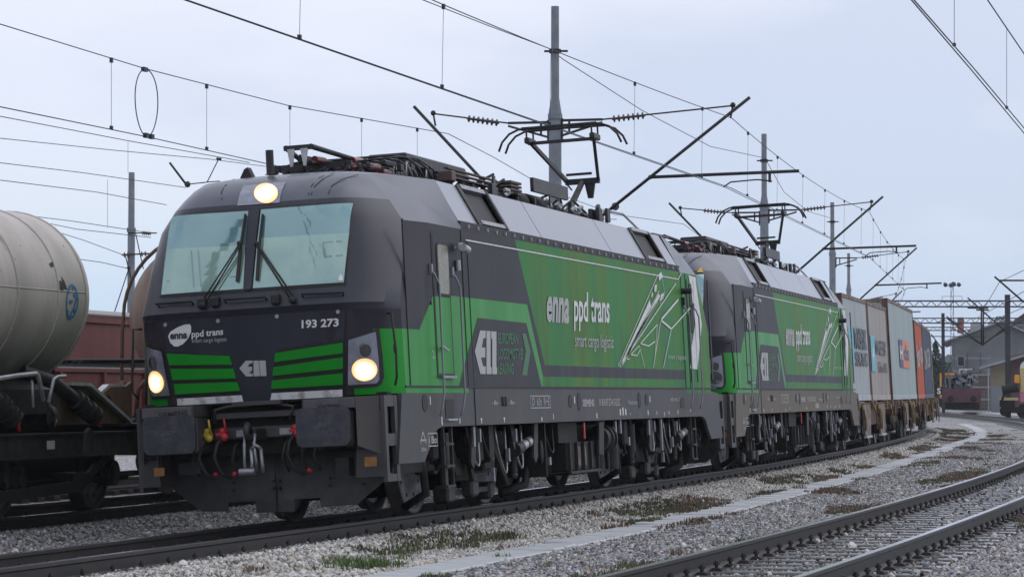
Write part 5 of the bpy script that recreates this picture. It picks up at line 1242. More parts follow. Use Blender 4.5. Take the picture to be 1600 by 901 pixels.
def tank_wagon(label, x0, x1, zc, R, mt_, visible_front, group, ta=None, tb=None):
    # frame runs x0..x1 in its own coordinates (towards the rear = +x)
    w_ = empty('tank_wagon', label, 'tank wagon', MT, group)
    q = MB()
    for y in (-1.22, 1.10): q.box(x0+.35, x1-.35, y, y+.12, .70, .98); q.box(x0+.35, x1-.35, y-.03, y+.15, .965, .985); q.box(x0+.35, x1-.35, y-.03, y+.15, .69, .71)
    for x in np.arange(x0+1.2, x1-.6, 1.7): q.box(x, x+.1, -1.12, 1.12, .72, .95)
    q.obj('frame', 'grime2', w_)
    for ex, dr in ((x0, -1), (x1, 1)):
        q = MB(); q.box(ex-.35*dr, ex, -1.32, 1.32, .66, 1.04, ch=.01); q.box(ex-1.0*dr, ex+.05*dr, -1.38, 1.38, 1.04, 1.075); q.obj('headstock', 'grime', w_)
        for sg in (-1, 1):
            q = MB(); q.cyl((ex, sg*.875, 1.0), (ex+.42*dr, sg*.875, 1.0), .13, n=16); q.cyl((ex+.42*dr, sg*.875, 1.0), (ex+.5*dr, sg*.875, 1.0), .22, n=22); q.obj('buffer', 'grime', w_)
        # sloping tank saddle with a pale edge
        for sg in (-1, 1):
            q = MB(); q.prism([(ex-.62*dr, 1.075), (ex-2.6*dr, 1.075), (ex-2.6*dr, 1.62), (ex-2.4*dr, 1.55), (ex-1.85*dr, 1.54)], lambda a, b_, t: (a, sg*(.98-t), b_), 0, .05)
            bo_ = q.obj('saddle', 'brownsteel', w_)
            q = MB(); q.beam((ex-1.86*dr, sg*1.0, 1.56), (ex-.60*dr, sg*1.0, 1.09), .04, .10, up=(0, 1, 0)); q.beam((ex-1.86*dr, sg*1.0, 1.565), (ex-2.4*dr, sg*1.0, 1.57), .04, .07, up=(0, 1, 0)); q.obj('saddle_edge', 'silver', bo_)
            q = MB(); q.cyl((ex-1.75*dr, -.99, 1.30), (ex-1.75*dr, -.995, 1.30), .13, n=20); q.cyl((ex-1.75*dr, .92, 1.30), (ex-1.75*dr, .925, 1.30), .13, n=20); q.obj('lightening_hole', 'black', bo_)
        q = MB()
        for sg in (-1, 1): q.tube([(ex-.75*dr, sg*1.30, 1.07), (ex-.75*dr, sg*1.30, 1.88), (ex-.02*dr, sg*1.30, 1.88), (ex-.02*dr, sg*1.30, 1.07)], .022, 8)
        q.tube([(ex-.02*dr, -1.30, 1.88), (ex-.02*dr, 1.30, 1.88)], .022, 8); q.obj('platform_railing', 'blackmetal', w_)
    q = MB(); ta = ta or x0+1.9; tb = tb or x1-1.9
    q.lathe((ta, 0, zc), (1, 0, 0), [(0, R), (tb-ta, R)], 48); dish(q, tb, 1, R, zc); dish(q, ta, -1, R, zc)
    tk = q.obj('tank', mt_, w_)
    for x in (tb-.02, tb-.8, tb-1.9, tb-3.4, tb-4.9, ta+.02, ta+1.4, ta+3.0):
        q = MB(); q.tube([(x, (R+.004)*math.cos(t), zc+(R+.004)*math.sin(t)) for t in np.linspace(0, 2*PI, 49)[:-1]], .014, 6, closed=True); q.obj('weld_band', mt_, tk)
    dr_ = []
    for k in range(34):
        x_ = random.uniform(ta+.2, tb-.1); t0 = random.uniform(-.5, .9); ln = random.uniform(.1, .5); ww = random.uniform(.008, .03)
        dr_.append([(x_, t0), (x_+ww, t0), (x_+ww*.4, t0-ln), (x_+ww*.1, t0-ln)])
    multi_poly('rust_run', dr_, lambda a_, b_, o_: Vector((a_, -(R+o_)*math.cos(b_), zc+(R+o_)*math.sin(b_))), 'rustrun', w_, off=.003)['kind'] = 'stuff'
    q = MB(); q.tube([(ta, -R*.995, zc+.06), (tb, -R*.995, zc+.06)], .010, 6); q.obj('weld_band', mt_, tk)
    q = MB(); q.cyl(((ta+tb)/2, 0, zc+R-.1), ((ta+tb)/2, 0, zc+R+.22), .28, n=20); q.obj('dome_hatch', mt_, tk)
    q = MB(); q.tube([(tb-1.95, -.3, zc+R-.06), (tb-1.95, -.3, zc+R+.14), (tb-1.1, -.3, zc+R+.14), (tb-1.1, -.3, zc+R-.08)], .02, 6); q.blob((tb-1.9, -.4, zc+R+.08), .10, .08, .10); q.cyl((tb-2.0, -.4, zc+R+.1), (tb-1.8, -.55, zc+R+.25), .03, n=8); q.obj('top_walkway_rail', 'blackmetal', w_)
    # underside
    for x in ((tb+.0, 4.4, 1.6) if visible_front == 0 else ())[:0]: pass
    return w_, ta, tb, tk
Mt['rustrun'] = mat('rust_run', (.16, .12, .09), .7, c2=(.26, .23, .20), scale=12, fac=.9)
grpT = 'tank wagons on the left-hand track'
w1, ta1, tb1, tk1 = tank_wagon('pale dirty cream tank wagon with a round blue emblem, at the left edge', -8.4, 5.6, 2.62, 1.07, 'tank', 0, grpT, tb=3.55)
for x in (1.7, 4.35, -1.9, -4.5): wheelset(x, w1)
q = MB()
for xx in (1.7, 4.35):
    for k, zz in enumerate((.86, .90, .94)): q.box(xx-.5+.08*k, xx+.5-.08*k, -1.10, -.98, zz-.16, zz-.125)
q.obj('leaf_spring', 'grime', w1)
q = MB(); q.box(-5, 5.0, -1.0, -.9, .36, .42); q.beam((-1.0, -1.17, .22), (3.2, -1.17, .34), .06, .13); q.beam((3.2, -1.17, .34), (3.9, -1.17, .70), .06, .10); q.box(3.14, 3.22, -1.18, -1.12, .33, .70); q.box(2.0, 4.2, -.9, -.7, .4, .7); q.box(2.9, 3.4, -1.2, -.9, .36, .5); q.obj('brake_rigging', 'grime', w1)
q = MB()
q.box(.5, 1.4, -.8, .5, .3, .7)
for k in range(7): q.cyl((2.3+.14*k+(.3 if k > 3 else 0), -.7, .32), (2.3+.14*k+(.3 if k > 3 else 0), -.7, .7), .035, n=8)
q.obj('brake_cylinder', 'grime', w1)
# discharge pipework with red-chained caps
for k, (ux, vx, ux2, vx2) in enumerate(((82, 596, 148, 650), (-30, 596, 22, 656))):
    mi_ = (w1.matrix_world.inverted())
    def on(u, v, y):
        d = ray(u, v); t = (4.56+y-CPOS.y)/d.y; return mi_ @ (CPOS+d*t)
    a = on(ux, vx, -.95); b2 = on(ux2, vx2, -1.12); d = (b2-a)
    q = MB(); q.cyl(a, a+d*.55, .085, n=16); q.cyl(a+d*.5, a+d*.56, .13, n=16); q.cyl(a+d*.62, a+d*.68, .13, n=16); q.cyl(a+d*.56, a+d*.86, .10, n=16); q.cyl(a+d*.80, a+d*.86, .13, n=16); q.cyl(a+d*.94, a+d*1.0, .125, n=16); q.cyl(a+d*.86, b2, .09, n=16)
    for t in range(6): 
        an = t*PI/3; o_ = Vector((.10*math.cos(an), 0, .10*math.sin(an))); q.cyl(a+d*.48+o_, a+d*.70+o_, .014, n=6)
    q.cyl(a+Vector((-.3, .25, .12)), a, .085, n=16)
    po = q.obj('discharge_pipe', 'silver_dirty' if 'silver_dirty' in Mt else 'grime2', w1)
    q = MB(); q.tube([b2+Vector((0, -.02, .05)), b2+Vector((.04, -.04, -.02)), b2+Vector((.02, -.04, -.08)), b2+Vector((.06, -.04, -.12))], .022, 6); q.blob(b2+Vector((.02, -.03, .02)), .035, .03, .05, 8); q.obj('cap_chain', 'red', po)
q = MB(); P_ = [on(-10, 592, -1.2), on(30, 586, -1.2), on(56, 583, -1.2), on(60, 588, -1.2), on(68, 626, -1.2)]; q.tube(P_, .028, 8)
P_ = [on(76, 628, -1.2), on(84, 592, -1.2), on(90, 588, -1.2), on(102, 587, -1.2)]; q.tube(P_, .022, 8); q.tube([on(50, 594, -1.15), on(52, 636, -1.15)], .018, 6); q.obj('hand_guard', 'silver', w1)
q = MB(); q.lathe(on(84, 652, -1.18), (0, 1, 0), [(0, .001), (0, .13), (.03, .14), (.03, .001)], 18); q.tube([on(76, 630, -1.2), on(84, 650, -1.25)], .025, 6); q.tube([on(88, 655, -1.2), on(85, 668, -1.22)], .018, 6); q.box(1.0, 4.0, -.6, .3, 1.0, 1.7, ch=.2); q.obj('valve_gear', 'grime2', w1)
q = MB()
for (u, v) in ((130, 690), ): p = on(u, v, -1.24); q.prism([(p.x-.13, .75), (p.x+.13, .75), (p.x+.08, 1.02), (p.x+.0, 1.07), (p.x-.08, 1.02)], lambda a, b_, t: (a, -1.36+t, b_-.03), 0, .05)
q.obj('frame_gusset', 'grime2', w1)
q = MB(); p = on(82, 691, -1.26); q.box(p.x-.10, p.x+.10, -1.262, -1.255, .80, .90); q.obj('label_plate', 'paleprint', w1)
# round emblem and data print on the barrel
def barrel(a, b_, o_):     # a: along x, b: height -> point on the near side of the barrel
    dz = max(-1, min(1, (b_-2.62)/1.07)); ang = math.asin(dz); return Vector((a, -(1.07+o_)*math.cos(ang), 2.62+(1.07+o_)*math.sin(ang)))
def on_b(u, v):
    y = -1.05
    for _ in range(10):
        p = on(u, v, y); y = barrel(p.x, p.z, 0).y
    return p.x, p.z
ring = []
c0 = on_b(116, 471)
for k in range(24):
    t0, t1 = 2*PI*k/24, 2*PI*(k+1)/24; R1, R2 = .215, .18; rx = .8
    ring.append([(c0[0]+R1*rx*math.cos(t0), c0[1]+R1*math.sin(t0)), (c0[0]+R1*rx*math.cos(t1), c0[1]+R1*math.sin(t1)), (c0[0]+R2*rx*math.cos(t1), c0[1]+R2*math.sin(t1)), (c0[0]+R2*rx*math.cos(t0), c0[1]+R2*math.sin(t0))])
X_, Z_ = c0
hz_ = [[(X_-.10, Z_-.15), (X_-.06, Z_-.16), (X_-.06, Z_+.16), (X_-.10, Z_+.15)], [(X_-.01, Z_-.17), (X_+.03, Z_-.17), (X_+.03, Z_+.17), (X_-.01, Z_+.17)], [(X_-.08, Z_-.02), (X_+.0, Z_-.02), (X_+.0, Z_+.02), (X_-.08, Z_+.02)],
       [(X_+.03, Z_+.06), (X_+.14, Z_+.06), (X_+.14, Z_+.10), (X_+.03, Z_+.10)], [(X_+.10, Z_+.06), (X_+.14, Z_+.06), (X_+.08, Z_-.08), (X_+.04, Z_-.08)], [(X_+.03, Z_-.12), (X_+.13, Z_-.12), (X_+.13, Z_-.08), (X_+.03, Z_-.08)]]
multi_poly('round_emblem', ring+hz_, barrel, 'tanklogo', w1, off=.006)
st_ = [[on_b(*p) for p in ((79, 412), (84, 409), (104, 440), (108, 452), (100, 450))], [on_b(*p) for p in ((92, 440), (98, 438), (103, 455), (98, 456))]]
multi_poly('scrape_mark', st_, barrel, 'grime2', w1, off=.004)

for (u, v, n_, wd) in ((110, 556, 3, .34), (112, 566, 4, .42)):
    a_ = on_b(u, v)
    for k in range(n_): text_print('stencil_lettering', ('3380', '785 2', 'HZ', 'cargo')[k], (a_[0]-.35+k*wd*.45, a_[1], a_[0]-.35+k*wd*.45+.12, a_[1], a_[0]-.35+k*wd*.45, a_[1]+.05), barrel, 'paleprint', w1, off=.006)
w2, ta2, tb2, tk2 = tank_wagon('rust-brown stained tank wagon seen between the cream tank and the locomotive', 6.9, 21.5, 2.56, 1.12, 'tank2', 1, grpT, ta=9.9)
for x in (10.2, 12.6, 17, 19.5): wheelset(x, w2)
q = MB(); P_ = [(ta2-.1, 1.22, 1.05), (ta2-.1, 1.22, 2.3)] + [(ta2-.1, 1.20*math.cos(t), 2.56+1.20*math.sin(t)) for t in np.linspace(0, PI*.75, 16)]; q.tube(P_, .028, 8); q.blob((ta2-.1, 1.2, 1.55), .07, .07, .10); q.obj('vent_pipe', 'brownsteel', w2)
q = MB(); q.tube([(ta2-.2, .95, 1.1), (ta2-.25, .9, 1.5), (ta2-.25, .8, 1.62), (ta2-.25, .6, 1.62)], .035, 8); q.obj('drain_pipe', 'brownsteel', w2)

# oxide red open wagon on the track behind
MR = Matrix.Translation((0, 9.6, 0)) @ Matrix.Rotation(.03, 4, 'Z')
rw_ = empty('open_wagon', 'oxide red open freight wagon with a pale top edge behind the tank wagons', 'freight wagon', MR)
q = MB(); q.box(4, 30, -1.4, 1.4, 1.05, 1.82, ch=.02); q.box(4, 30, -1.38, 1.38, 1.95, 2.70, ch=.02); q.obj('body', 'redwagon', rw_)
q = MB(); q.box(4, 30, -1.34, 1.34, 1.82, 1.95); q.obj('dark_slot', 'black', rw_)  # black strip set back in the slot between lower and upper body
q = MB()
for x in np.arange(4.3, 30, 1.8): q.box(x, x+.10, -1.45, -1.40, 1.06, 1.82); 
q.box(4, 30, -1.44, -1.40, 1.80, 1.86); q.box(4, 30, -1.43, -1.38, 2.62, 2.70); q.obj('stanchion', 'redwagon', rw_)
q = MB(); q.box(4, 30, -1.30, 1.30, 2.70, 2.84, ch=.06); q.obj('load_cover', 'wagonpale', rw_)
q = MB(); q.box(4, 30, -1.42, -1.36, 1.86, 1.885); q.box(4.1, 30, -1.3, 1.3, .85, 1.05); q.obj('side_rail', 'silver', rw_)
for x in (7, 8.8, 16, 24, 25.8): wheelset(x, rw_)

# ================================================================== CONTAINER TRAIN
index_kids()
def cm(s0, s1):      # matrix of a rigid body standing on the main track between s0 and s1; local x runs from 0
    x1, y1, _ = cline(s0); x2, y2, _ = cline(s1); a = math.atan2(y2-y1, x2-x1)
    return Matrix.Translation((x1, y1, 0)) @ Matrix.Rotation(a, 4, 'Z') @ Matrix.Rotation(-CANT, 4, 'X')
def container(label, s0, ln, zt, m_, prints=None, z0=1.17):
    M = cm(s0, s0+ln); c = empty('shipping_container', label, 'container', M, 'containers on the train')
    h = zt-z0; W = 1.219
    q = MB()
    # corrugated side walls
    n = int(ln/.28); 
    for sg in (-1, 1):
        xs = []; 
        for k in range(n):
            x = .18+(ln-.36)*k/n; p_ = (ln-.36)/n
            xs += [(x, 0), (x+p_*.25, .036), (x+p_*.5, .036), (x+p_*.75, 0)]
        xs.append((ln-.18, 0))
        vs = []
        for x, d in xs: vs += [(x, sg*(W-.012-d), z0+.16), (x, sg*(W-.012-d), zt-.10)]
        q.add(vs, [(2*k, 2*k+2, 2*k+3, 2*k+1) for k in range(len(xs)-1)])
    for x, d in ((.02, 1), (ln-.02, -1)):
        vs = []; ys = np.linspace(-W+.1, W-.1, 25)
        for k, y in enumerate(ys): vs += [(x+d*(.03 if k % 4 in (1, 2) else 0), y, z0+.16), (x+d*(.03 if k % 4 in (1, 2) else 0), y, zt-.1)]
        q.add(vs, [(2*k, 2*k+2, 2*k+3, 2*k+1) for k in range(24)])
    q.box(.1, ln-.1, -W+.05, W-.05, zt-.04, zt-.02)
    q.obj('wall', m_, c)
    f = MB()
    for x in (0, ln-.17):
        for sg in (-1, 1): f.box(x, x+.17, sg*W, sg*(W-.16), z0, zt)
    f.obj('corner_post', 'rust', c)
    f = MB()
    for sg in (-1, 1): f.box(.17, ln-.17, sg*W, sg*(W-.07), zt-.09, zt)
    for x in (.0, ln-.1): f.box(x, x+.1, -W+.16, W-.16, zt-.1, zt)
    f.obj('top_rail', 'rustpale', c)
    f = MB()
    for sg in (-1, 1): f.box(.17, ln-.17, sg*W, sg*(W-.05), z0+.03, z0+.17)
    for x in (.0, ln-.1): f.box(x, x+.1, -W+.16, W-.16, z0+.03, z0+.17)
    for x in np.arange(.6, ln-.4, .75): f.box(x, x+.06, -W-.002, -W+.01, z0+.04, z0+.15)
    f.obj('bottom_rail', m_, c)
    return c, (lambda a, b_, o_: Vector((a, -W-.004-o_, b_)))
c1, f1 = container('grey-blue twenty-foot container with cyan star panel, first behind the second locomotive', 37.95, 6.06, 3.77, 'cont_grey')
flat_poly('cyan_panel', [(1.0, 2.10), (2.2, 2.10), (2.2, 2.98), (1.0, 2.98)], f1, 'cyan', c1)
def star(cx, cy, r_): return [(cx+(r_ if k % 2 == 0 else r_*.4)*math.sin(k*PI/7), cy+(r_ if k % 2 == 0 else r_*.4)*math.cos(k*PI/7)) for k in range(14)]
flat_poly('star_print', star(1.6, 2.54, .33), f1, 'white', c1, off=.008)
text_print('container_lettering', 'MAERSK', (2.45, 2.52, 5.5, 2.52, 2.45, 2.98), f1, 'darkprint', c1, bold=.05)
text_print('container_lettering', 'SEALAND', (2.45, 2.08, 5.5, 2.08, 2.45, 2.40), f1, 'darkprint', c1, bold=.04)
c2_, f2 = container('taupe stained twenty-foot container with cyan panel, second behind the second locomotive', 44.1, 6.06, 3.77, 'cont_taupe')
flat_poly('cyan_panel', [(.35, 1.95), (1.6, 1.95), (1.6, 2.9), (.35, 2.9)], f2, 'cyan', c2_)
flat_poly('star_print', star(.97, 2.42, .33), f2, 'white', c2_, off=.008)
text_print('container_lettering', 'MAERSK', (1.9, 2.42, 5.3, 2.42, 1.9, 2.80), f2, 'darkprint', c2_, bold=.02)
text_print('container_lettering', 'SEALAND', (2.4, 1.95, 5.3, 1.95, 2.4, 2.22), f2, 'darkprint', c2_, bold=.01)
c3, f3 = container('tall pale grey forty-foot container with a navy and orange square print', 50.75, 12.19, 4.07, 'cont_teal')
flat_poly('navy_panel', [(4.1, 2.15), (5.7, 2.15), (5.7, 2.98), (4.1, 2.98)], f3, 'navy', c3)
flat_poly('orange_panel', [(5.7, 2.15), (9.0, 2.15), (9.0, 2.98), (5.7, 2.98)], f3, 'orangeprint', c3)
text_print('container_lettering', 'H', (4.3, 2.4, 5.5, 2.4, 4.3, 2.8), f3, 'white', c3, bold=.03, off=.009)
text_print('container_lettering', 'ds', (6.0, 2.4, 8.6, 2.4, 6.0, 2.85), f3, 'navy', c3, bold=.03, off=.009)
c4, f4 = container('orange twenty-foot container with white lettering', 63.6, 6.06, 3.78, 'cont_orange')
text_print('container_lettering', 'Hapag-Lloyd', (.6, 2.2, 5.4, 2.5, .5, 2.95), f4, 'paleprint', c4, bold=.02)
c5_, f5 = container('dark blue container behind the orange one', 69.9, 12.19, 3.80, 'cont_blue')
text_print('container_lettering', 'CMA CGM', (1, 2.2, 9, 2.4, 1, 2.9), f5, 'paleprint', c5_, bold=.01)
c6, f6 = container('light grey container, last one in view on the curve', 82.8, 12.19, 3.76, 'cont_grey')

def flat_wagon(label, s0, ln):
    M = cm(s0, s0+ln); w_ = empty('container_wagon', label, 'flat wagon', M, 'container wagons of the train')
    q = MB()
    for sg in (-1, 1):
        q.prism([(.5, 1.15), (ln-.5, 1.15), (ln-.5, .95), (ln-3.6, .95), (ln-4.2, .60), (4.2, .60), (3.6, .95), (.5, .95)], lambda a, b_, t: (a, sg*(1.20-t), b_), 0, .04)
        q.box(.5, ln-.5, sg*1.25, sg*1.05, 1.11, 1.15); q.box(4.2, ln-4.2, sg*1.26, sg*1.05, .58, .61)
    for x in np.arange(1, ln-1, 2.1): q.box(x, x+.12, -1.16, 1.16, .85, 1.1)
    q.obj('frame', 'rust', w_)
    for x in (.25, ln-.25):
        q = MB(); q.box(x-.12, x+.12, -1.3, 1.3, .78, 1.15); q.obj('headstock', 'rust', w_)
        for sg in (-1, 1):
            q = MB(); d = -1 if x < 1 else 1; q.cyl((x, sg*.875, 1.0), (x+d*.35, sg*.875, 1.0), .12, n=12); q.cyl((x+d*.35, sg*.875, 1.0), (x+d*.42, sg*.875, 1.0), .21, n=16); q.obj('buffer', 'grime', w_)
    q = MB()
    for x in (3.9, ln-5.3): q.prism([(x, 1.1), (x+1.9, 1.1), (x+1.6, .30), (x+.25, .28)], lambda a, b_, t: (a, -1.29+t, b_), 0, .05); 
    q.obj('side_plate', 'rustpale', w_)
    q = MB()
    for x in (3.9, ln-5.3): q.box(x+.2, x+1.65, -1.32, -1.24, .26, .31); q.box(x+.2, x+.26, -1.31, -1.28, .3, 1.1)
    q.obj('plate_edge', 'paleprint', w_)
    q = MB()
    for x in (.9, 2.6, 6.2, ln-6.4, ln-3.1, ln-1.2): q.box(x, x+.30, -1.32, -1.1, 1.0, 1.19, ch=.02)
    q.obj('twist_lock', 'brownsteel', w_)
    q = MB()
    for x in (2.9, 6.0, 7.4, ln-6.3, ln-2.6): q.tube([(x, -1.33, 1.10), (x+.2, -1.36, .95), (x+.45, -1.34, 1.08), (x+.75, -1.35, .70), (x+.8, -1.34, .45)], .02, 6)
    q.obj('strap', 'yellowpaint_dull', w_)
    for x in (1.6, 3.4, ln-3.4, ln-1.6):
        wheelset(x, w_)
    q = MB(); 
    for x in (2.5, ln-2.5): q.box(x-1.5, x+1.5, -1.08, -.95, .52, .75, ch=.04)
    q.box(6.2, 7.4, -1.0, -.4, .35, .8); q.obj('bogie_side', 'grime', w_)
    return w_
Mt['yellowpaint_dull'] = mat('faded_lashing_strap', (.24, .17, .07), .8, c2=(.12, .08, .04), scale=8, fac=.8)
flat_wagon('rusty container flat wagon directly behind the second locomotive', 37.3, 13.4)
flat_wagon('container flat wagon carrying the tall pale forty-foot container', 50.8-.1, 12.9)
flat_wagon('container flat wagon under the orange and dark blue containers', 63.5, 19.0)
flat_wagon('last container flat wagon in view on the curve', 82.6, 13.5)

# ================================================================== OVERHEAD LINE
def ring_insulator(m, a, b, r_=.055, n=6):
    a = Vector(a); b = Vector(b); ln = (b-a).length; prof = [(0, r_*.35)]
    for k in range(n): prof += [(ln*(k+.25)/n, r_*.35), (ln*(k+.4)/n, r_), (ln*(k+.6)/n, r_), (ln*(k+.75)/n, r_*.35)]
    prof.append((ln, r_*.35)); m.lathe(a, b-a, prof, 10)
def mast(label, s_, l, H, r0=.135, r1=.095, z_step=7.35, mname='mast', base=-.3):
    p = trk(s_, l, 0); t = empty('catenary_mast', label, 'catenary mast', Matrix.Translation((p.x, p.y, 0)), 'catenary masts beside the main track')
    m = MB(); m.cyl((0, 0, base), (0, 0, z_step-.15), r0, r0*.97, n=20); m.cyl((0, 0, z_step-.15), (0, 0, z_step+.2), r0*1.05, r1*.9, n=20); m.cyl((0, 0, z_step+.2), (0, 0, H), r1*.9, r1*.86, n=18); m.cyl((0, 0, z_step-.24), (0, 0, z_step-.14), r0*1.12, n=20)
    m.obj('pole', mname, t)
    return t, p
def cantilever(t, p, a, dirn, reach, z_foot, z_tie, z_top, tube=True, insul=True, over=.35, thin=1.0, name='cantilever', zc=5.62):
    # dirn = -1 reaches to the right of the track, +1 to the left; points in (lateral, height) turned by heading a
    def W(d, z_, along=0): return Vector((-math.sin(a)*d*dirn+math.cos(a)*along, math.cos(a)*d*dirn+math.sin(a)*along, z_))
    c = MB(); c.tube([W(.35, z_foot+.25), W(reach+over, z_top)], .034*thin, 8); c.beam(W(.12, z_foot+.02), W(.35, z_foot+.25), .07, .07)
    st = c.obj(name, 'blackmetal', t)
    i = MB(); fr = W(.35, z_foot+.25); to = W(reach+over, z_top); d = (to-fr).normalized(); ring_insulator(i, fr+d*.25, fr+d*.95, .075, 7)
    i.obj('insulator', 'insul_grey', st)
    c = MB(); c.beam(W(.1, z_tie), W(1.0, z_tie), .05, .05); c.beam(W(.12, z_tie-.32), W(1.0, z_tie-.06), .045, .045); c.beam(W(.12, z_tie-.4), W(.12, z_tie+.05), .09, .06); c.beam(W(.30, z_tie-.28), W(.30, z_tie), .04, .04)
    c.tube([W(1.0, z_tie), W(reach+.02, z_top-.16)], .018*thin, 6); c.blob(W(reach, z_top-.15), .06, .06, .06, 8); c.tube([W(reach, z_top-.15), W(reach-.05, z_top-.42)], .02, 6)
    tt = c.obj('tie_rod', 'blackmetal', t)
    i = MB(); fr = W(1.15, z_tie); to = W(reach, z_top-.16); d = (to-fr).normalized(); ring_insulator(i, fr+d*.05, fr+d*.75, .075, 7); i.obj('insulator', 'insul_grey', tt)
    if tube:
        c = MB(); f0 = (zc+.25-z_foot-.25)/(z_top-z_foot-.25)*(reach+over-.35)+.35
        c.tube([W(f0, zc+.25), W(reach+1.35, zc+.32)], .034*thin, 8); c.blob(W(f0, zc+.25), .05, .05, .05, 8)
        c.beam(W(reach+.75, zc+.28), W(reach+.75, zc+.10), .05, .05); c.tube([W(reach+.80, zc+.12), W(reach+.5, zc+.16), W(reach-.05, zc+.12), W(reach-.20, zc+.02)], .016*thin, 6)
        c.obj('registration_arm', 'blackmetal', t)
Mt['insul_grey'] = mat('brown_glazed_insulator', (.055, .035, .04), .35, coat=.4)
masts = {}
for nm, s_, l, H, lab in (('A', 27.9, 3.69, 9.45, 'tall concrete catenary mast rising behind the raised pantograph of the first locomotive'), ('B', 57.4, 3.23, 9.45, 'concrete catenary mast behind the raised pantograph of the second locomotive'),
                          ('C', 87.0, 2.99, 9.3, 'third concrete catenary mast above the rear end of the second locomotive'), ('D', 127.6, 2.48, 9.2, 'farthest concrete catenary mast above the containers')):
    masts[nm] = mast(lab, s_, l, H)
aA = K0*27.9; reachA = 3.75
cantilever(*masts['A'], aA, -1, 3.72, 4.35, 7.08, 7.46)
cantilever(*masts['A'], aA, 1, 2.62, 4.35, 7.05, 7.45, tube=False, over=.42)
cantilever(*masts['B'], K0*57.4, -1, 3.3, 4.35, 7.08, 7.46)
cantilever(*masts['B'], K0*57.4, 1, 2.62, 4.35, 7.02, 7.35, tube=False, over=.35)
cantilever(*masts['C'], K0*87, -1, 3.1, 4.35, 7.0, 7.40)
cantilever(*masts['D'], K0*127.6, -1, 2.6, 4.35, 6.6, 7.1)
masts['Z'] = mast('catenary mast ahead of the first locomotive, outside the left edge of the picture', -4.6, 3.7, 9.45)
cantilever(*masts['Z'], K0*-4.6, -1, 3.72, 4.35, 7.08, 7.46)
# clamp collars that carry the feeder wire
for nm, zc_ in (('A', 8.52), ('B', 8.62), ('C', 8.5), ('D', 8.5)):
    t, p = masts[nm]; q = MB(); q.cyl((0, 0, zc_-.04), (0, 0, zc_+.04), .125, n=14); q.beam((-.05, .22, zc_), (.05, -.26, zc_), .05, .04); q.obj('feeder_clamp', 'blackmetal', t)

lm = empty('catenary_mast', 'concrete catenary mast on the left between the tank wagons and the locomotive', 'catenary mast', Matrix.Translation((at(204, 600, 98).x, at(204, 600, 98).y, 0)), 'catenary masts beside the main track')
q = MB(); q.cyl((0, 0, -.3), (0, 0, 7.2), .135, .13, n=20); q.cyl((0, 0, 7.1), (0, 0, 7.25), .16, n=20); q.cyl((0, 0, 7.25), (0, 0, 9.2), .115, .105, n=18); q.obj('pole', 'mast', lm)
q = MB(); lx = lambda u, v: at(u, v, 98)-Vector((at(204, 600, 98).x, at(204, 600, 98).y, 0))
q.tube([lx(200, 364), lx(245, 364)], .025, 6); q.tube([lx(190, 398), lx(236, 396)], .03, 6); q.tube([lx(206, 440), lx(196, 400)], .02, 6); q.tube([lx(212, 365), lx(224, 420)], .02, 6); q.tube([lx(201, 420), lx(178, 490)], .02, 6); q.tube([lx(204, 418), lx(198, 418)], .03, 6); q.obj('wire_arm', 'blackmetal', lm)
q = MB(); ring_insulator(q, lx(222, 364), lx(236, 365), .09, 5); ring_insulator(q, lx(192, 398), lx(202, 398), .1, 2); ring_insulator(q, lx(219, 397), lx(230, 396), .1, 2); q.obj('insulator', 'insul_grey', lm)

def catenary(pts, r_, sag=0.0):
    """wire through measured (u, v, depth) supports with a slight sag between them"""
    out_ = []
    P_ = [p if isinstance(p, Vector) else at(*p) for p in pts]
    for a, b_ in zip(P_[:-1], P_[1:]):
        n = max(2, int((b_-a).length/1.5)) if sag else 2
        for k in range(n):
            t = k/n; q_ = a.lerp(b_, t); q_ = q_ - Vector((0, 0, sag*4*t*(1-t))); out_.append(q_)
    out_.append(P_[-1]); return out_
def wire(label, pts, r_=.009, sag=0.0, group=None, drops=None, parent_kind='overhead_wire'):
    w_pts = catenary(pts, r_, sag)
    m = MB(); m.tube(w_pts, r_, 5); o = m.obj('overhead_wire', 'wire'); tag(o, label, 'overhead wire', group); return o, w_pts
def depth(p): return (p-CPOS).dot(_fw)
def pix(p):
    d = p-CPOS; D = d.dot(_fw); return 800+CF*d.dot(_rt)/D, 450.5-CF*d.dot(_up)/D
def polyat(pts, f):      # point on a polyline nearest to the vertical line through f (x, y)
    best = None
    for a, b_ in zip(pts[:-1], pts[1:]):
        ab = b_-a; d2 = ab.x**2+ab.y**2
        t = max(0, min(1, ((f.x-a.x)*ab.x+(f.y-a.y)*ab.y)/d2)); q_ = a+ab*t; dd = (q_.x-f.x)**2+(q_.y-f.y)**2
        if best is None or dd < best[0]: best = (dd, q_)
    return best[1]
def line_over_track(s0, z0, s1, z1, l, sag, step=1.5, l1=None):
    n = max(2, int((s1-s0)/step)); out_ = []
    for k in range(n+1):
        t = k/n; s_ = s0+(s1-s0)*t
        a = trk(s0, l, 0); b_ = trk(s1, l if l1 is None else l1, 0); q_ = a.lerp(b_, t); out_.append(Vector((q_.x, q_.y, z0+(z1-z0)*t-sag*4*t*(1-t))))
    return out_
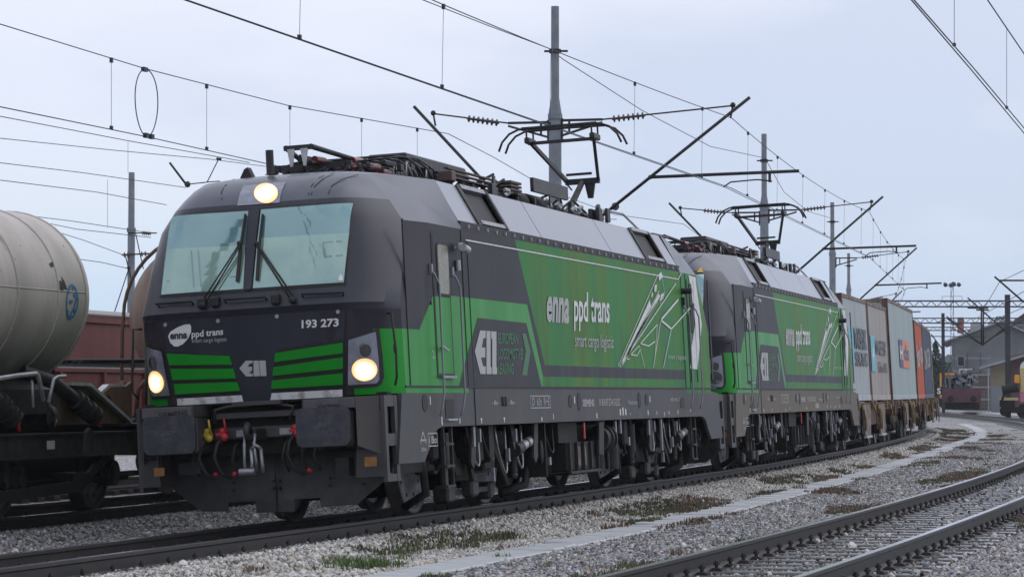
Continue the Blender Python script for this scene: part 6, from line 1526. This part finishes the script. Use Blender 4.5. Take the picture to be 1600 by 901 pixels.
def overhead(name_label, spans, contact_r=.0085):
    """one equipped overhead line: messenger, contact wire and droppers as parts"""
    t = empty('overhead_line', name_label, 'overhead line', group=None)
    for (mp_, cp_, nd, off) in spans:
        m = MB(); m.tube(mp_, .0085, 5); m.obj('messenger_wire', 'wire', t)
        m = MB(); m.tube(cp_, contact_r, 5); m.obj('contact_wire', 'wire', t)
        for k in range(nd):
            f = (k+.5+off)/nd
            i = min(len(mp_)-2, int(f*(len(mp_)-1))); a = mp_[i].lerp(mp_[i+1], f*(len(mp_)-1)-i); b_ = polyat(cp_, a)
            m = MB(); m.cyl(a, b_, .0035, n=5); m.box(a.x-.025, a.x+.025, a.y-.02, a.y+.02, a.z-.06, a.z+.01); m.box(b_.x-.025, b_.x+.025, b_.y-.02, b_.y+.02, b_.z, b_.z+.05); m.obj('dropper', 'wire', t)
    return t
# main track: contact wire slightly zigzag, supports at the cantilevers
def uw(s0, s1, l0, l1, zm0, zm1, zc, sagm, nd, off=0): return (line_over_track(s0, zm0, s1, zm1, l0, sagm, l1=l1), line_over_track(s0, zc, s1, zc, l0+.02, 0, l1=l1+.02), nd, off)
main = overhead('overhead line above the green locomotives and the container train', [
    uw(-22, 27.9, .05, 0.0, 7.05, 7.05, 5.62, .30, 9), uw(27.9, 57.4, 0.0, 0.0, 7.05, 7.0, 5.62, .22, 6), uw(57.4, 87, 0, 0, 7.0, 6.9, 5.62, .22, 6), uw(87, 127.6, 0, 0, 6.9, 6.6, 5.6, .2, 5), uw(127.6, 170, 0, 0, 6.6, 6.6, 5.6, .2, 4)])
# a second contact wire hung just beside the first
o2, _ = wire('second contact wire hung close beside the one over the locomotives', [trk(-22, .16, 5.66), trk(27.9, .12, 5.63), trk(57.4, .1, 5.63)], .008)
# line over the tank wagons' track
mt_pts = catenary([(0, 38, 40.6), (225, 107, 46), (450, 165, 52), (700, 209, 59)], 0); 
ct_pts = catenary([(0, 167, 40.6), (230, 214, 46.1), (440, 261, 52), (640, 300, 58.5)], 0)
tk_line = overhead('overhead line above the tank wagons at upper left with a hanging wire loop', [(mt_pts, ct_pts, 1, 9)] if False else [])
for nm, P_ in (('messenger_wire', mt_pts), ('contact_wire', ct_pts)):
    m = MB(); m.tube(P_, .009, 5); m.obj(nm, 'wire', tk_line)
for u in (174, 323, 453, 565, 652):
    best = min(range(200), key=lambda k: abs(pix(mt_pts[0].lerp(mt_pts[-1], k/199))[0]-u)) if False else None
    def on_poly(P_, u):
        for a, b_ in zip(P_[:-1], P_[1:]):
            ua, ub = pix(a)[0], pix(b_)[0]
            if ua <= u <= ub:
                lo, hi = 0., 1.
                for _ in range(20):
                    mid = (lo+hi)/2
                    if pix(a.lerp(b_, mid))[0] < u: lo = mid
                    else: hi = mid
                return a.lerp(b_, lo)
    a = on_poly(mt_pts, u); b_ = on_poly(ct_pts, u) or a-Vector((0, 0, 1.3))
    m = MB(); m.cyl(a, b_, .004, n=5); m.box(a.x-.03, a.x+.03, a.y-.02, a.y+.02, a.z-.07, a.z+.01); m.box(b_.x-.03, b_.x+.03, b_.y-.02, b_.y+.02, b_.z, b_.z+.06); m.obj('dropper', 'wire', tk_line)
a = on_poly(mt_pts, 226); b_ = on_poly(ct_pts, 232); c0 = (a+b_)/2; hgt = (a-b_).length/2
ln_ = (mt_pts[1]-mt_pts[0]).normalized()
m = MB(); m.tube([c0+Vector((0, 0, 1))*hgt*math.cos(t)*.98+ln_*.50*math.sin(t)*(1+.1*math.cos(t)) for t in np.linspace(.02, 2*PI-.02, 40)], .010, 6); m.box(a.x-.08, a.x+.08, a.y-.03, a.y+.03, a.z-.05, a.z+.02)
m.box(b_.x-.16, b_.x-.04, b_.y-.03, b_.y+.03, b_.z-.02, b_.z+.06); m.box(b_.x+.06, b_.x+.18, b_.y-.03, b_.y+.03, b_.z-.02, b_.z+.06); m.obj('current_loop', 'wire', tk_line)
# continuation of the tank line beyond the left cantilevers
gW = 'thin wires crossing the sky on the left'
wire('messenger wire running from the left cantilever down behind the first locomotive roof', [(700, 209, 59), (770, 245, 63), (865, 300, 70), (960, 335, 78), (1068, 350, 88), (1115, 385, 95)], .009)
wire('feeder wire clamped to the tops of the masts, from the top edge of the picture', [(560, -38, 44), (660, 0, 48), (762, 40, 53), (858, 76, 57.6)], .010)
wire('feeder wire sagging between the first and second mast', [(858, 76, 57.6), (880, 93, 58.5), (1002, 172, 68), (1110, 229, 78), (1195, 247, 86)], .010)
wire('feeder wire sagging between the second and third mast', [(1195, 247, 86), (1225, 300, 94), (1262, 330, 104), (1302, 342, 115)], .010)
for lab, P_ in (('lowest but one thin wire crossing the sky on the far left', [(-20, 214, 84), (180, 235, 92), (330, 249, 98), (430, 262, 104)]),
                ('thin wire ending at the small far strut left of the first locomotive', [(-20, 252, 84), (130, 270, 90), (290, 293, 98)]),
                ('thin wire just under the contact wire on the left', [(-20, 178, 72), (200, 220, 80), (390, 254, 88)]),
                ('thin wire crossing the left mast above its ring', [(-20, 279, 84), (150, 300, 90), (260, 320, 97)]),
                ('thin wire above the cream tank wagon', [(36, 336, 92), (110, 345, 96), (236, 364, 98)]),
                ('lower thin wire above the cream tank wagon', [(36, 341, 92), (120, 358, 96), (236, 371, 98)]),
                ('slack thin wire running down to the left mast', [(50, 350, 92), (130, 375, 95), (192, 398, 98)]),
                ('lowest thin wire beside the cream tank wagon', [(118, 404, 96), (160, 410, 97), (202, 420, 98)])):
    o, _ = wire(lab, P_, .0125, group=gW)
# droppers on the far left wires
for (u, v0, v1, D) in ((200, 221, 270, 88), (168, 280, 355, 94)):
    q = MB(); q.cyl(at(u, v0, D), at(u, v1, D), .006, n=5); o = q.obj('dropper_wire', 'wire'); tag(o, 'thin dropper wire hanging %s the left mast' % ('just above' if u == 200 else 'to the left of'), 'dropper wire')
# small far strut left of the cab
q = MB(); q.tube([at(265, 254, 99), at(290, 287, 99)], .045, 6); q.blob(at(293, 288, 99), .12, .12, .12, 8); q.tube([at(293, 288, 99), at(330, 284, 99), at(344, 283, 99)], .02, 5); q.tube([at(324, 284, 99), at(341, 250, 99)], .02, 5); q.tube([at(338, 248, 99), at(346, 249, 99)], .05, 5)
tag(q.obj('catenary_strut', 'blackmetal'), 'small dark slanted strut with a wire clamp left of the cab roof', 'catenary strut')

# lines over the foreground track, top right
wire('contact wire over the foreground track, upper of the close pair at top right', [(1380, -55, 28.5), (1428, 0, 30.5), (1520, 105, 37), (1600, 200, 44), (1700, 330, 56)], .009)
wire('contact wire over the foreground track, lower of the close pair at top right', [(1380, -47, 28.5), (1424, 0, 30.3), (1520, 112, 37), (1600, 208, 44), (1700, 336, 56)], .009)
wire('messenger wire crossing the upper right corner', [(1500, -62, 37), (1543, 0, 39), (1600, 84, 43), (1680, 200, 50)], .010)
for (u, v0, v1, D) in ((1491, 70, -30, 35), (1573, 168, 45, 41.5)):
    q = MB(); q.cyl(at(u, v0, D), at(u, v1, D), .004, n=5); q.blob(at(u, v0, D), .03, .03, .03, 6); o = q.obj('dropper_wire', 'wire'); tag(o, 'thin dropper wire in the upper right corner, %s one' % ('left' if u < 1500 else 'right'), 'dropper wire')

# ================================================================== BACKGROUND, RIGHT
def V2(u, D): p = at(u, 600, D); return Vector((p.x, p.y, 0))
def zof(v, D): return (at(800, v, D)).z
AX = _rt.copy(); AY = Vector((_fw.x, _fw.y, 0)).normalized()      # across and away from the viewer: the far yard lies square to it
def frameM(u, D, yaw=0):
    p = V2(u, D); return Matrix.Translation(p) @ Matrix.Rotation(CYAW-PI/2+yaw-math.atan((u-800)/CF), 4, 'Z')   # local x across to the right, y away
def px2m(D): return D/CF
# steel post at far right and the lattice portals
def post(u, D, vt, w_, lab, mname='mast_steel'):
    t = empty('steel_mast', lab, 'steel mast', frameM(u, D)); H = zof(vt, D)
    q = MB(); q.box(-w_, w_, -w_, -w_+.04, -.3, H); q.box(-w_, w_, w_-.04, w_, -.3, H); q.box(-.02, .02, -w_, w_, -.3, H); q.obj('pole', mname, t); return t
p1 = post(1575, 172, 460, .17, 'dark steel mast standing in front of the grey warehouse at the right edge')
p2 = post(1474, 215, 489, .13, 'thin dark steel mast left of the maroon flat wagon')
def truss(lab, u0, u1, D, vtop, vbot, n, D1=None):
    D1 = D1 or D
    a = at(u0, vtop, D); b_ = at(u1, vtop, D1); a.z = b_.z = zof(vtop, D); hgt = a.z-zof(vbot, D)
    t = empty('portal_girder', lab, 'lattice girder')
    q = MB(); dz = Vector((0, 0, hgt)); q.beam(a, b_, .07, .09); q.beam(a-dz, b_-dz, .07, .09); q.obj('chord', 'mast_steel', t)
    q = MB()
    for k in range(n):
        f0, f1, f2 = k/n, (k+.5)/n, (k+1)/n
        q.beam(a.lerp(b_, f0)-dz, a.lerp(b_, f1), .04, .04); q.beam(a.lerp(b_, f1), a.lerp(b_, f2)-dz, .04, .04)
    q.obj('lattice', 'mast_steel', t, kind='stuff'); return t
truss('nearest lattice portal girder spanning the far tracks', 1392, 1680, 172, 470, 479, 16)
truss('second lattice portal girder, lower in the picture', 1424, 1680, 215, 497, 504.5, 18)
truss('third lattice portal girder farthest down the yard', 1440, 1660, 270, 511, 516, 18)
def struts(lab, D, segs, th=.05):
    q = MB()
    for s_ in segs:
        q.tube([at(u, v, D) for u, v in s_], th, 6)
    o = q.obj('hanging_cantilever', 'blackmetal'); tag(o, lab, 'catenary cantilever'); return o
struts('catenary drop arm with crossed struts hanging from the nearest girder', 171.5, [[(1512, 465), (1574, 520)], [(1526, 480), (1526, 484), (1545, 484)], [(1512, 481), (1544, 481)], [(1533.5, 482), (1533.5, 537)], [(1536.5, 482), (1536.5, 537)], [(1535, 539), (1572, 510)], [(1535, 539), (1480, 497)], [(1555, 524), (1600, 498)]])
struts('slanted cantilever strut high at the right edge', 150, [[(1554, 432), (1600, 472)], [(1562, 438), (1600, 438)]], .055)
struts('small cantilever with strut in front of the second girder', 214, [[(1479, 494), (1496, 507), (1500, 507)], [(1487, 507), (1502, 506)], [(1487, 512), (1535, 538)], [(1455, 522), (1476, 550)]], .05)
struts('cantilever arm on the thin steel mast', 216, [[(1474, 500), (1460, 505)], [(1455, 511), (1500, 511)], [(1430, 525), (1540, 526)]], .04)
for k, (v, D) in enumerate(((447, 178),)): pass
gR = 'thin wires over the far tracks on the right'
for lab, P_ in (('far wire rising to the top of the slanted strut', [(1535, 486, 175), (1562, 440, 165), (1600, 422, 150), (1650, 398, 130)]), ('far wire sloping down to the second girder', [(1600, 455, 150), (1560, 478, 175), (1520, 500, 214)]),
                ('far wire above the warehouse roof', [(1600, 480, 160), (1540, 505, 200), (1500, 520, 240)]), ('far wire left of the thin mast', [(1440, 507, 200), (1470, 560, 260)])):
    wire(lab, P_, .02, group=gR)
# floodlight towers
def flood(lab, u, D, vt, base_w, heads):
    t = empty('floodlight_mast', lab, 'floodlight mast', frameM(u, D)); H = zof(vt, D); q = MB()
    w0 = base_w
    for i in (-1, 1):
        for j in (-1, 1): q.beam((i*w0, j*w0, -.3), (i*w0*.5, j*w0*.5, H), .05, .05)
    n = int(H/1.1)
    for k in range(n):
        z0, z1 = H*k/n, H*(k+1)/n; a0, a1 = w0*(1-.5*k/n), w0*(1-.5*(k+1)/n)
        for j in (-1, 1): q.beam((-a0, j*a0, z0), (a1, j*a1, z1), .03, .03); q.beam((-a1, j*a1, z1), (a1, j*a1, z1), .03, .03)
    q.obj('lattice_pole', 'skylens', t, kind='stuff')
    q = MB(); 
    for z_ in (H-1.6, H-3.6): q.box(-.9, .9, -.5, .5, z_, z_+.05); q.tube([(-.9, -.5, z_+.5), (.9, -.5, z_+.5)], .02, 5); q.tube([(-.9, -.5, z_), (-.9, -.5, z_+.5)], .02, 5); q.tube([(.9, -.5, z_), (.9, -.5, z_+.5)], .02, 5)
    q.obj('platform', 'skylens', t)
    for (dx, dz, r_) in heads:
        q = MB(); q.lathe((dx, -.25, dz+H), (.25, -1, -.5), [(-.2, .05), (-.1, r_*.8), (.15, r_), (.17, r_*.9), (.12, .001)], 16); q.obj('floodlight', 'skylens', t)
    q = MB(); q.tube([(heads[0][0], 0, H-.1), (heads[-1][0], 0, H-.1)], .04, 6); q.obj('crossarm', 'skylens', t)
flood('tall lattice floodlight mast behind the portal girders', 1488.5, 255, 444, .20, [(-.62, 0, .20), (-.12, -.05, .20), (.12, .05, .22), (.60, 0, .19)])
t = empty('yard_lamp', 'small yard lamp on a thin post behind the first locomotive roof', 'yard lamp', frameM(948, 150)); q = MB(); q.cyl((0, 0, 0), (0, 0, zof(330, 150)), .10, .09, n=10); q.tube([(-.5, 0, zof(330, 150)), (.5, 0, zof(330, 150))], .03, 6); q.tube([(-.45, 0, zof(342, 150)), (.55, 0, zof(342, 150))], .02, 6); q.obj('pole', 'skylens', t)
q = MB(); q.lathe((.5, -.1, zof(322, 150)), (-.3, -1, -.1), [(-.1, .05), (0, .2), (.1, .22), (.12, .001)], 14); q.obj('lamp_head', 'skylens', t); q = MB(); q.lathe((-.5, -.1, zof(323, 150)), (.8, -.5, -.1), [(-.1, .05), (0, .16), (.1, .17), (.12, .001)], 14); q.obj('lamp_head', 'skylens', t)

# grey gabled warehouse
def gable_house(lab, name, u0, u1, D, v_eave0, v_eave1, v_ridge, u_ridge, wallm, roofm, depth_=22, skew=0, base=-.35):
    t = empty(name, lab, 'building', frameM((u0+u1)/2, D, skew)); k = px2m(D); xc = (u0+u1)/2
    x0, x1, xr = (u0-xc)*k, (u1-xc)*k, (u_ridge-xc)*k; z0, z1, zr = zof(v_eave0, D), zof(v_eave1, D), zof(v_ridge, D)
    q = MB(); q.prism([(x0, base), (x1, base), (x1, z1), (xr, zr), (x0, z0)], lambda a, b_, t_: (a, t_, b_), 0, depth_); w_ = q.obj('wall', wallm, t)
    q = MB(); ov = .6
    dl = Vector((xr-x0, 0, zr-z0)).normalized(); dr = Vector((x1-xr, 0, z1-zr)).normalized()
    a = Vector((x0, 0, z0))-dl*ov*1.6; r_ = Vector((xr, 0, zr)); b_ = Vector((x1, 0, z1))+dr*ov
    for (p, s_) in ((a, r_), (r_, b_)):
        up = Vector((0, 0, .16)); vs = [p+Vector((0, -ov, .02)), s_+Vector((0, -ov, .02)), s_+Vector((0, depth_+.3, .02)), p+Vector((0, depth_+.3, .02))]
        q.add(vs+[v+up for v in vs], [(0, 1, 2, 3), (7, 6, 5, 4), (0, 4, 5, 1), (1, 5, 6, 2), (2, 6, 7, 3), (3, 7, 4, 0)])
    ro = q.obj('roof', roofm, t); return t, ro, w_
wh, ro, wl = gable_house('large grey rendered warehouse with a gable front and pale roof edge', 'warehouse', 1488, 1625, 262, 531, 531, 503, 1566, 'render', 'roofgrey', 24)
q = MB()
for (x, z0, z1) in ((-2.7, 2.9, 5.2), (-1.5, 0, 5.2)): q.box(x, x+.10, -.06, -.01, z0, z1)
q.obj('downpipe', 'skylens', wh)
q = MB(); q.box(-4.1, -.5, -.04, -.01, 4.6, 4.75); q.obj('cornice', 'greybase', wh)
q = MB(); q.prism([(-4.2, 2.75), (-2.0, 3.6), (-2.0, 3.75), (-4.3, 2.9)], lambda a, b_, t_: (a, t_, b_), -2.6, -.01); q.obj('canopy', 'brick', wh)
for k, (x, z_) in enumerate(((-3.6, 3.9), (-.6, 3.2), (1.0, 3.2))):
    q = MB(); q.box(x, x+.7, -.05, .02, z_, z_+1.0); wi = q.obj('window', 'greybase', wh); q = MB(); q.box(x+.08, x+.62, -.06, -.045, z_+.08, z_+.92); q.obj('pane', 'black', wi)
q = MB(); q.box(-3.6, -3.0, 3, 3.6, 7.1, 8.6); q.obj('chimney', 'rooftile', ro)
q = MB(); q.box(-2.4, -1.4, 5, 6, 7.2, 8.2); q.obj('chimney', 'paleconc', ro)
# houses behind
h1, _, _ = gable_house('red roofed house showing just above the warehouse roof', 'house', 1514, 1560, 330, 519, 519, 507, 1528, 'render', 'rooftile', 10)
h2, _, _ = gable_house('pale house with a red tiled roof at the right edge behind the warehouse', 'house', 1572, 1660, 345, 512, 512, 489, 1604, 'render', 'rooftile', 12)
# low shed in front of the warehouse
sh = empty('shed', 'low brick and ochre shed with a pale sloping roof in front of the warehouse', 'building', frameM(1575, 205)); k = px2m(205)
q = MB(); q.prism([((1549-1575)*k, 1.9), ((1575-1575)*k, 1.9), ((1575-1575)*k, zof(560, 205)), ((1549-1575)*k, zof(574, 205))], lambda a, b_, t_: (a, t_, b_), 0, 6); q.obj('wall', 'ochre', sh, 'ochre upper wall')
q = MB(); q.prism([((1549-1575)*k, -.35), (0, -.35), (0, 1.9), ((1549-1575)*k, 1.9)], lambda a, b_, t_: (a, t_-.03, b_), 0, 6); q.obj('plinth', 'greybase', sh)
q = MB(); q.prism([(0, -.35), (3.5, -.35), (3.5, zof(540, 205)), (0, zof(557, 205))], lambda a, b_, t_: (a, t_-.06, b_), 0, 6); q.obj('wall', 'brick', sh, 'dark brick wall under the roof slope')
q = MB(); a = Vector(((1531-1575)*k, 0, zof(577, 205))); b_ = Vector((3.8, 0, zof(541, 205))); vs = [a+Vector((0, -1.4, 0)), b_+Vector((0, -1.4, 0)), b_+Vector((0, 6.5, 0)), a+Vector((0, 6.5, 0))]; up = Vector((0, 0, .18))
q.add(vs+[v+up for v in vs], [(0, 1, 2, 3), (7, 6, 5, 4), (0, 4, 5, 1), (1, 5, 6, 2), (2, 6, 7, 3), (3, 7, 4, 0)]); q.obj('roof', 'roofgrey', sh)
q = MB(); q.box((1544-1575)*k, (1546-1575)*k, -1.2, -1.1, -.3, zof(577, 205)); q.obj('roof_post', 'paleconc', sh)
# loading platform and pale apron
def strip(name, pts, z0, z1, m_, wd, lab=None, kind='structure'):
    m = MB(); n = len(pts); vs = []
    for i, p in enumerate(pts):
        d = (pts[min(i+1, n-1)]-pts[max(i-1, 0)]); d.z = 0; d.normalize(); nn = Vector((-d.y, d.x, 0))*wd/2
        vs += [(p.x-nn.x, p.y-nn.y, z0), (p.x+nn.x, p.y+nn.y, z0), (p.x+nn.x, p.y+nn.y, z1), (p.x-nn.x, p.y-nn.y, z1)]
    fs = [(4*i+j, 4*i+(j+1) % 4, 4*i+4+(j+1) % 4, 4*i+4+j) for i in range(n-1) for j in range(4)] + [(0, 3, 2, 1), (4*n-4, 4*n-3, 4*n-2, 4*n-1)]
    m.add(vs, fs); return m.obj(name, m_, kind=kind)
strip('platform', [trk(s_, -9.0-max(0, (s_-110))*.02, 0) for s_ in np.arange(96, 230, 4)], -.3, .02, 'paleconc', 2.0)
strip('path', [trk(s_, -14-max(0, (s_-110))*.02, 0) for s_ in np.arange(60, 230, 5)], -.3, -.22, 'paleconc', 5.0)
# maroon flat wagon loaded with machinery
fw_ = empty('flat_wagon', 'maroon flat wagon loaded with grey machinery parked in front of the warehouse', 'flat wagon', frameM(1503, 198)); k = px2m(198)
q = MB(); q.box(-1.25, 1.25, 0, 9, .9, 1.55, ch=.05); q.box(-1.35, 1.30, -.2, 0, .75, 1.75); q.obj('body', 'maroon', fw_)
q = MB(); q.box(-1.2, 1.2, .2, 8.5, .25, .9); q.obj('underframe', 'grime', fw_)
for sg in (-1, 1):
    q = MB(); q.cyl((sg*.8, -.2, 1.0), (sg*.8, -.6, 1.0), .12, n=12); q.cyl((sg*.8, -.6, 1.0), (sg*.8, -.68, 1.0), .22, n=16); q.obj('buffer', 'grime', fw_)
mc = empty('machinery', 'jumble of grey machinery and frames loaded on the maroon flat wagon', 'machinery', frameM(1500, 199))
q = MB()
for j in range(60):
    x = random.uniform(-1.1, 1.1); z_ = 1.6+random.random()**1.5*1.5; s_ = random.uniform(.05, .22); q.box(x, x+s_*1.5, random.uniform(.2, 1), 1.2, z_, z_+s_, ch=.02)
for j in range(14):
    x = random.uniform(-1.1, .9); q.tube([(x, .2, 1.6), (x+random.uniform(-.4, .4), .3, 2.6+random.uniform(-.3, .5)), (x+random.uniform(-.5, .5), .4, 1.9)], .03, 5)
q.obj('pipework', 'mast', mc)
q = MB(); q.box(-1.1, .9, .8, 2.2, 1.6, 2.5, ch=.1); q.obj('engine', 'grime2', mc)
cb = empty('crate', 'pale green cabinet with a white frame standing on the machinery', 'cabinet', frameM(1509, 200)); q = MB(); q.box(-.42, .42, .1, .9, 1.9, 3.05, ch=.03); q.obj('body', 'roofgrey', cb)
q = MB()
for (x0, x1, z0, z1) in ((-.5, -.38, 1.8, 3.15), (.38, .5, 1.8, 3.15), (-.5, .5, 3.05, 3.17)): q.box(x0, x1, 0, .1, z0, z1)
q.obj('frame', 'cream', cb)
# stacks of bundled timber sleepers
for r_ in range(3):
    for c_ in range(3):
        tp = empty('timber_stack', '%s bundle in the %s row of stacked timber beside the shed' % (('left', 'middle', 'right')[c_], ('bottom', 'middle', 'top')[r_]), 'timber stack', frameM(1524+c_*9.2, 215)); q = MB()
        for i in range(4):
            for j in range(3): q.box(-.2+i*.105, -.11+i*.105, random.uniform(0, .1), 2.4, .1+r_*.95+j*.26, .1+r_*.95+j*.26+.22)
        q.obj('timber', 'timber', tp, kind='stuff'); q = MB(); q.box(-.2, .22, -.02, .1, .1+r_*.95+.78, .1+r_*.95+.86); q.obj('pallet', 'paleconc', tp)
# orange digger beyond the thin mast
dg_ = empty('track_machine', 'small orange rail vehicle partly hidden behind the thin steel mast', 'rail vehicle', frameM(1477, 228)); k = px2m(228)
q = MB(); q.box(-.45, .55, 0, 3, 1.0, 1.6, ch=.05); q.box(-.45, -.3, 0, 3, 1.6, 3.0); q.box(-.45, .75, 0, 3, 2.9, 3.05); q.obj('body', 'orangepaint', dg_)
q = MB(); q.box(-.28, .6, .2, 2.8, 1.65, 2.88); q.obj('cab_glass', 'glass_side', dg_); q = MB(); q.cyl((-.1, -.05, .6), (-.1, .3, .6), .45, n=18); q.cyl((.9, -.05, .6), (.9, .3, .6), .4, n=18); q.obj('wheel', 'grime', dg_)
q = MB(); q.blob((.45, -.2, 1.35), .32, .3, .3, 10); q.obj('counterweight', 'orangepaint', dg_)
# black shunting sign with a white S
sg_ = empty('shunting_sign', 'small black square sign with a white letter S on a thin post', 'sign', frameM(1467, 165)); k = px2m(165)
q = MB(); q.box(-.20, .20, 0, .03, zof(616, 165), zof(604, 165)); so_ = q.obj('sign_board', 'black', sg_); q = MB(); q.cyl((0, .05, -.3), (0, .05, zof(606, 165)), .03, n=8); q.obj('post', 'mast_steel', sg_)
text_print('sign_letter', 'S', (-.11, zof(614.5, 165), .11, zof(614.5, 165), -.11, zof(606, 165)), lambda a, b_, o_: Vector((a, -o_, b_)), 'white', sg_, bold=.03, off=.006)
# yellow rail vehicle cut by the right edge
yv = empty('rail_trolley', 'yellow and pink rail vehicle with a rounded cream roof cut off by the right edge', 'rail vehicle', frameM(1612, 165)); k = px2m(165); a0 = (1594-1612)*k
q = MB(); q.box(a0, a0+3, 0, 8, 1.25, 2.9, ch=.04); q.obj('body', 'yellowpaint', yv)
q = MB(); q.box(a0-.005, a0+3, -.01, 8, .9, 1.5); q.obj('lower_body', 'pinkpaint', yv)
q = MB(); q.prism([(a0, 2.9), (a0+.06, 3.15), (a0+.35, 3.4), (a0+1, 3.5), (a0+3, 3.5), (a0+3, 2.9)], lambda a, b_, t_: (a, t_, b_), 0, 8); q.obj('roof', 'cream', yv)
q = MB(); q.box(a0-1.1, a0+3, .2, 7.5, .3, .62); q.cyl((a0+.2, .3, .35), (a0+.2, .6, .35), .42, n=20); q.cyl((a0-.9, .3, .35), (a0-.9, .6, .35), .3, n=20); q.box(a0-1.2, a0-.3, .1, 3, .6, 1.0); q.obj('underframe', 'grime', yv)
q = MB(); q.cyl((a0-1.05, -.1, 1.6), (a0-.1, -.1, 1.75), .26, n=18); q.tube([(a0-1.1, 0, .9), (a0-.9, 0, 1.4)], .08, 6); q.obj('exhaust_silencer', 'grime', yv)
q = MB(); q.box(a0-.32, a0-.02, -.1, .5, 2.0, 2.5, ch=.05); q.obj('engine_cover', 'orangepaint', yv)
q = MB(); q.box(a0-1.2, a0-.1, 0, .4, 1.0, 1.16); q.obj('running_board', 'yellowpaint', yv)

# trees
def leafy(name, lab, u, D, vt, wd, conifer=True):
    t = empty(name, lab, 'tree', frameM(u, D)); H = zof(vt, D); q = MB(); q.cyl((0, 0, -.3), (0, 0, H*.95), .18, .03, n=8)
    for j in range(16):
        z_ = H*(.15+.8*j/16); an = random.uniform(0, 6.3); rr_ = wd*(1-.9*j/16)*.8; q.cyl((0, 0, z_), (rr_*math.cos(an), rr_*math.sin(an), z_+(-.1 if conifer else .4)), .04, .01, n=5)
    q.obj('trunk', 'bark', t); m = MB()
    for j in range(2600):
        z_ = H*(.10+.9*random.random()**(.9)); env = wd*(1-(z_/H))**.85 if conifer else wd*math.sqrt(max(0, 1-((z_/H-.6)/.42)**2))
        rr_ = env*math.sqrt(random.random())*(1+.25*math.sin(z_*5)); an = random.uniform(0, 2*PI); c0 = Vector((rr_*math.cos(an), rr_*math.sin(an), z_)); s_ = random.uniform(.06, .18)
        a = Vector((random.gauss(0, 1), random.gauss(0, 1), random.gauss(0, .4))).normalized()*s_; b_ = Vector((random.gauss(0, 1), random.gauss(0, 1), random.gauss(0, 1))).normalized()*s_*.7
        i = len(m.v); m.v += [tuple(c0-a), tuple(c0+b_), tuple(c0+a), tuple(c0-b_)]; m.f.append((i, i+1, i+2, i+3)); m.mi.append(0); m.sm.append(False)
    m.obj('crown', 'leaf', t)
leafy('fir_tree', 'dark blue-green fir tree beside the last container', 1462, 300, 533, 2.3)
leafy('fir_tree', 'smaller fir tree left of the tall one behind the last container', 1452, 320, 548, 2.4)
leafy('broadleaf_tree', 'bare-looking bush between the tall mast and the warehouse', 1480, 300, 566, 2.6, False)
leafy('broadleaf_tree', 'tree crown between the two red roofed houses', 1566, 360, 494, 2.4, False)
# low wooded hill and far houses to close the horizon
hm = MB(); vs = []
for i in range(60):
    u = 1380+i*5; p = V2(u, 520); hh = 4+7*math.exp(-((u-1640)/60)**2)+.8*math.sin(i*.9)+.6*math.sin(i*2.3)
    vs += [(p.x, p.y, -1), (p.x, p.y, hh*.75+2), (p.x+AY.x*60, p.y+AY.y*60, hh+3), (p.x+AY.x*160, p.y+AY.y*160, -1)]
hm.add(vs, [(4*i+j, 4*i+4+j, 4*i+5+j, 4*i+1+j) for i in range(59) for j in range(3)], 0, True)
Mt['hill'] = mat('hazy_wooded_hill', (.06, .075, .07), .9, c2=(.035, .05, .045), scale=.12, fac=.9)
hm.obj('hill', 'hill', kind='structure')
# shallow hill and hedge line behind the train on the left
hm = MB(); vs = []
for i in range(90):
    u = -500+i*22; p = V2(u, 600); hh = 3.5+1.5*math.sin(i*.7)+.8*math.sin(i*1.9)
    vs += [(p.x, p.y, -1), (p.x, p.y, hh*.8), (p.x+AY.x*60, p.y+AY.y*60, hh), (p.x+AY.x*160, p.y+AY.y*160, -1)]
hm.add(vs, [(4*i+j, 4*i+4+j, 4*i+5+j, 4*i+1+j) for i in range(89) for j in range(3)], 0, True); hm.obj('hill', 'hill', kind='structure')

# ================================================================== AIR
hz = MB(); hz.box(-60, 900, -120, 620, -1.4, 19.5)
ho = bpy.data.objects.new('haze', hz.mesh('haze', [])); col.objects.link(ho); ho['kind'] = 'stuff'
hmx = bpy.data.materials.new('haze'); hmx.use_nodes = True; hn = hmx.node_tree; hn.nodes.clear(); ou = hn.nodes.new('ShaderNodeOutputMaterial'); pv = hn.nodes.new('ShaderNodeVolumePrincipled')
pv.inputs['Color'].default_value = (.95, .97, 1.0, 1); pv.inputs['Density'].default_value = .0002; pv.inputs['Anisotropy'].default_value = 0.0; hn.links.new(pv.outputs[0], ou.inputs['Volume'])
ho.data.materials.clear(); ho.data.materials.append(hmx)

split_all(None)
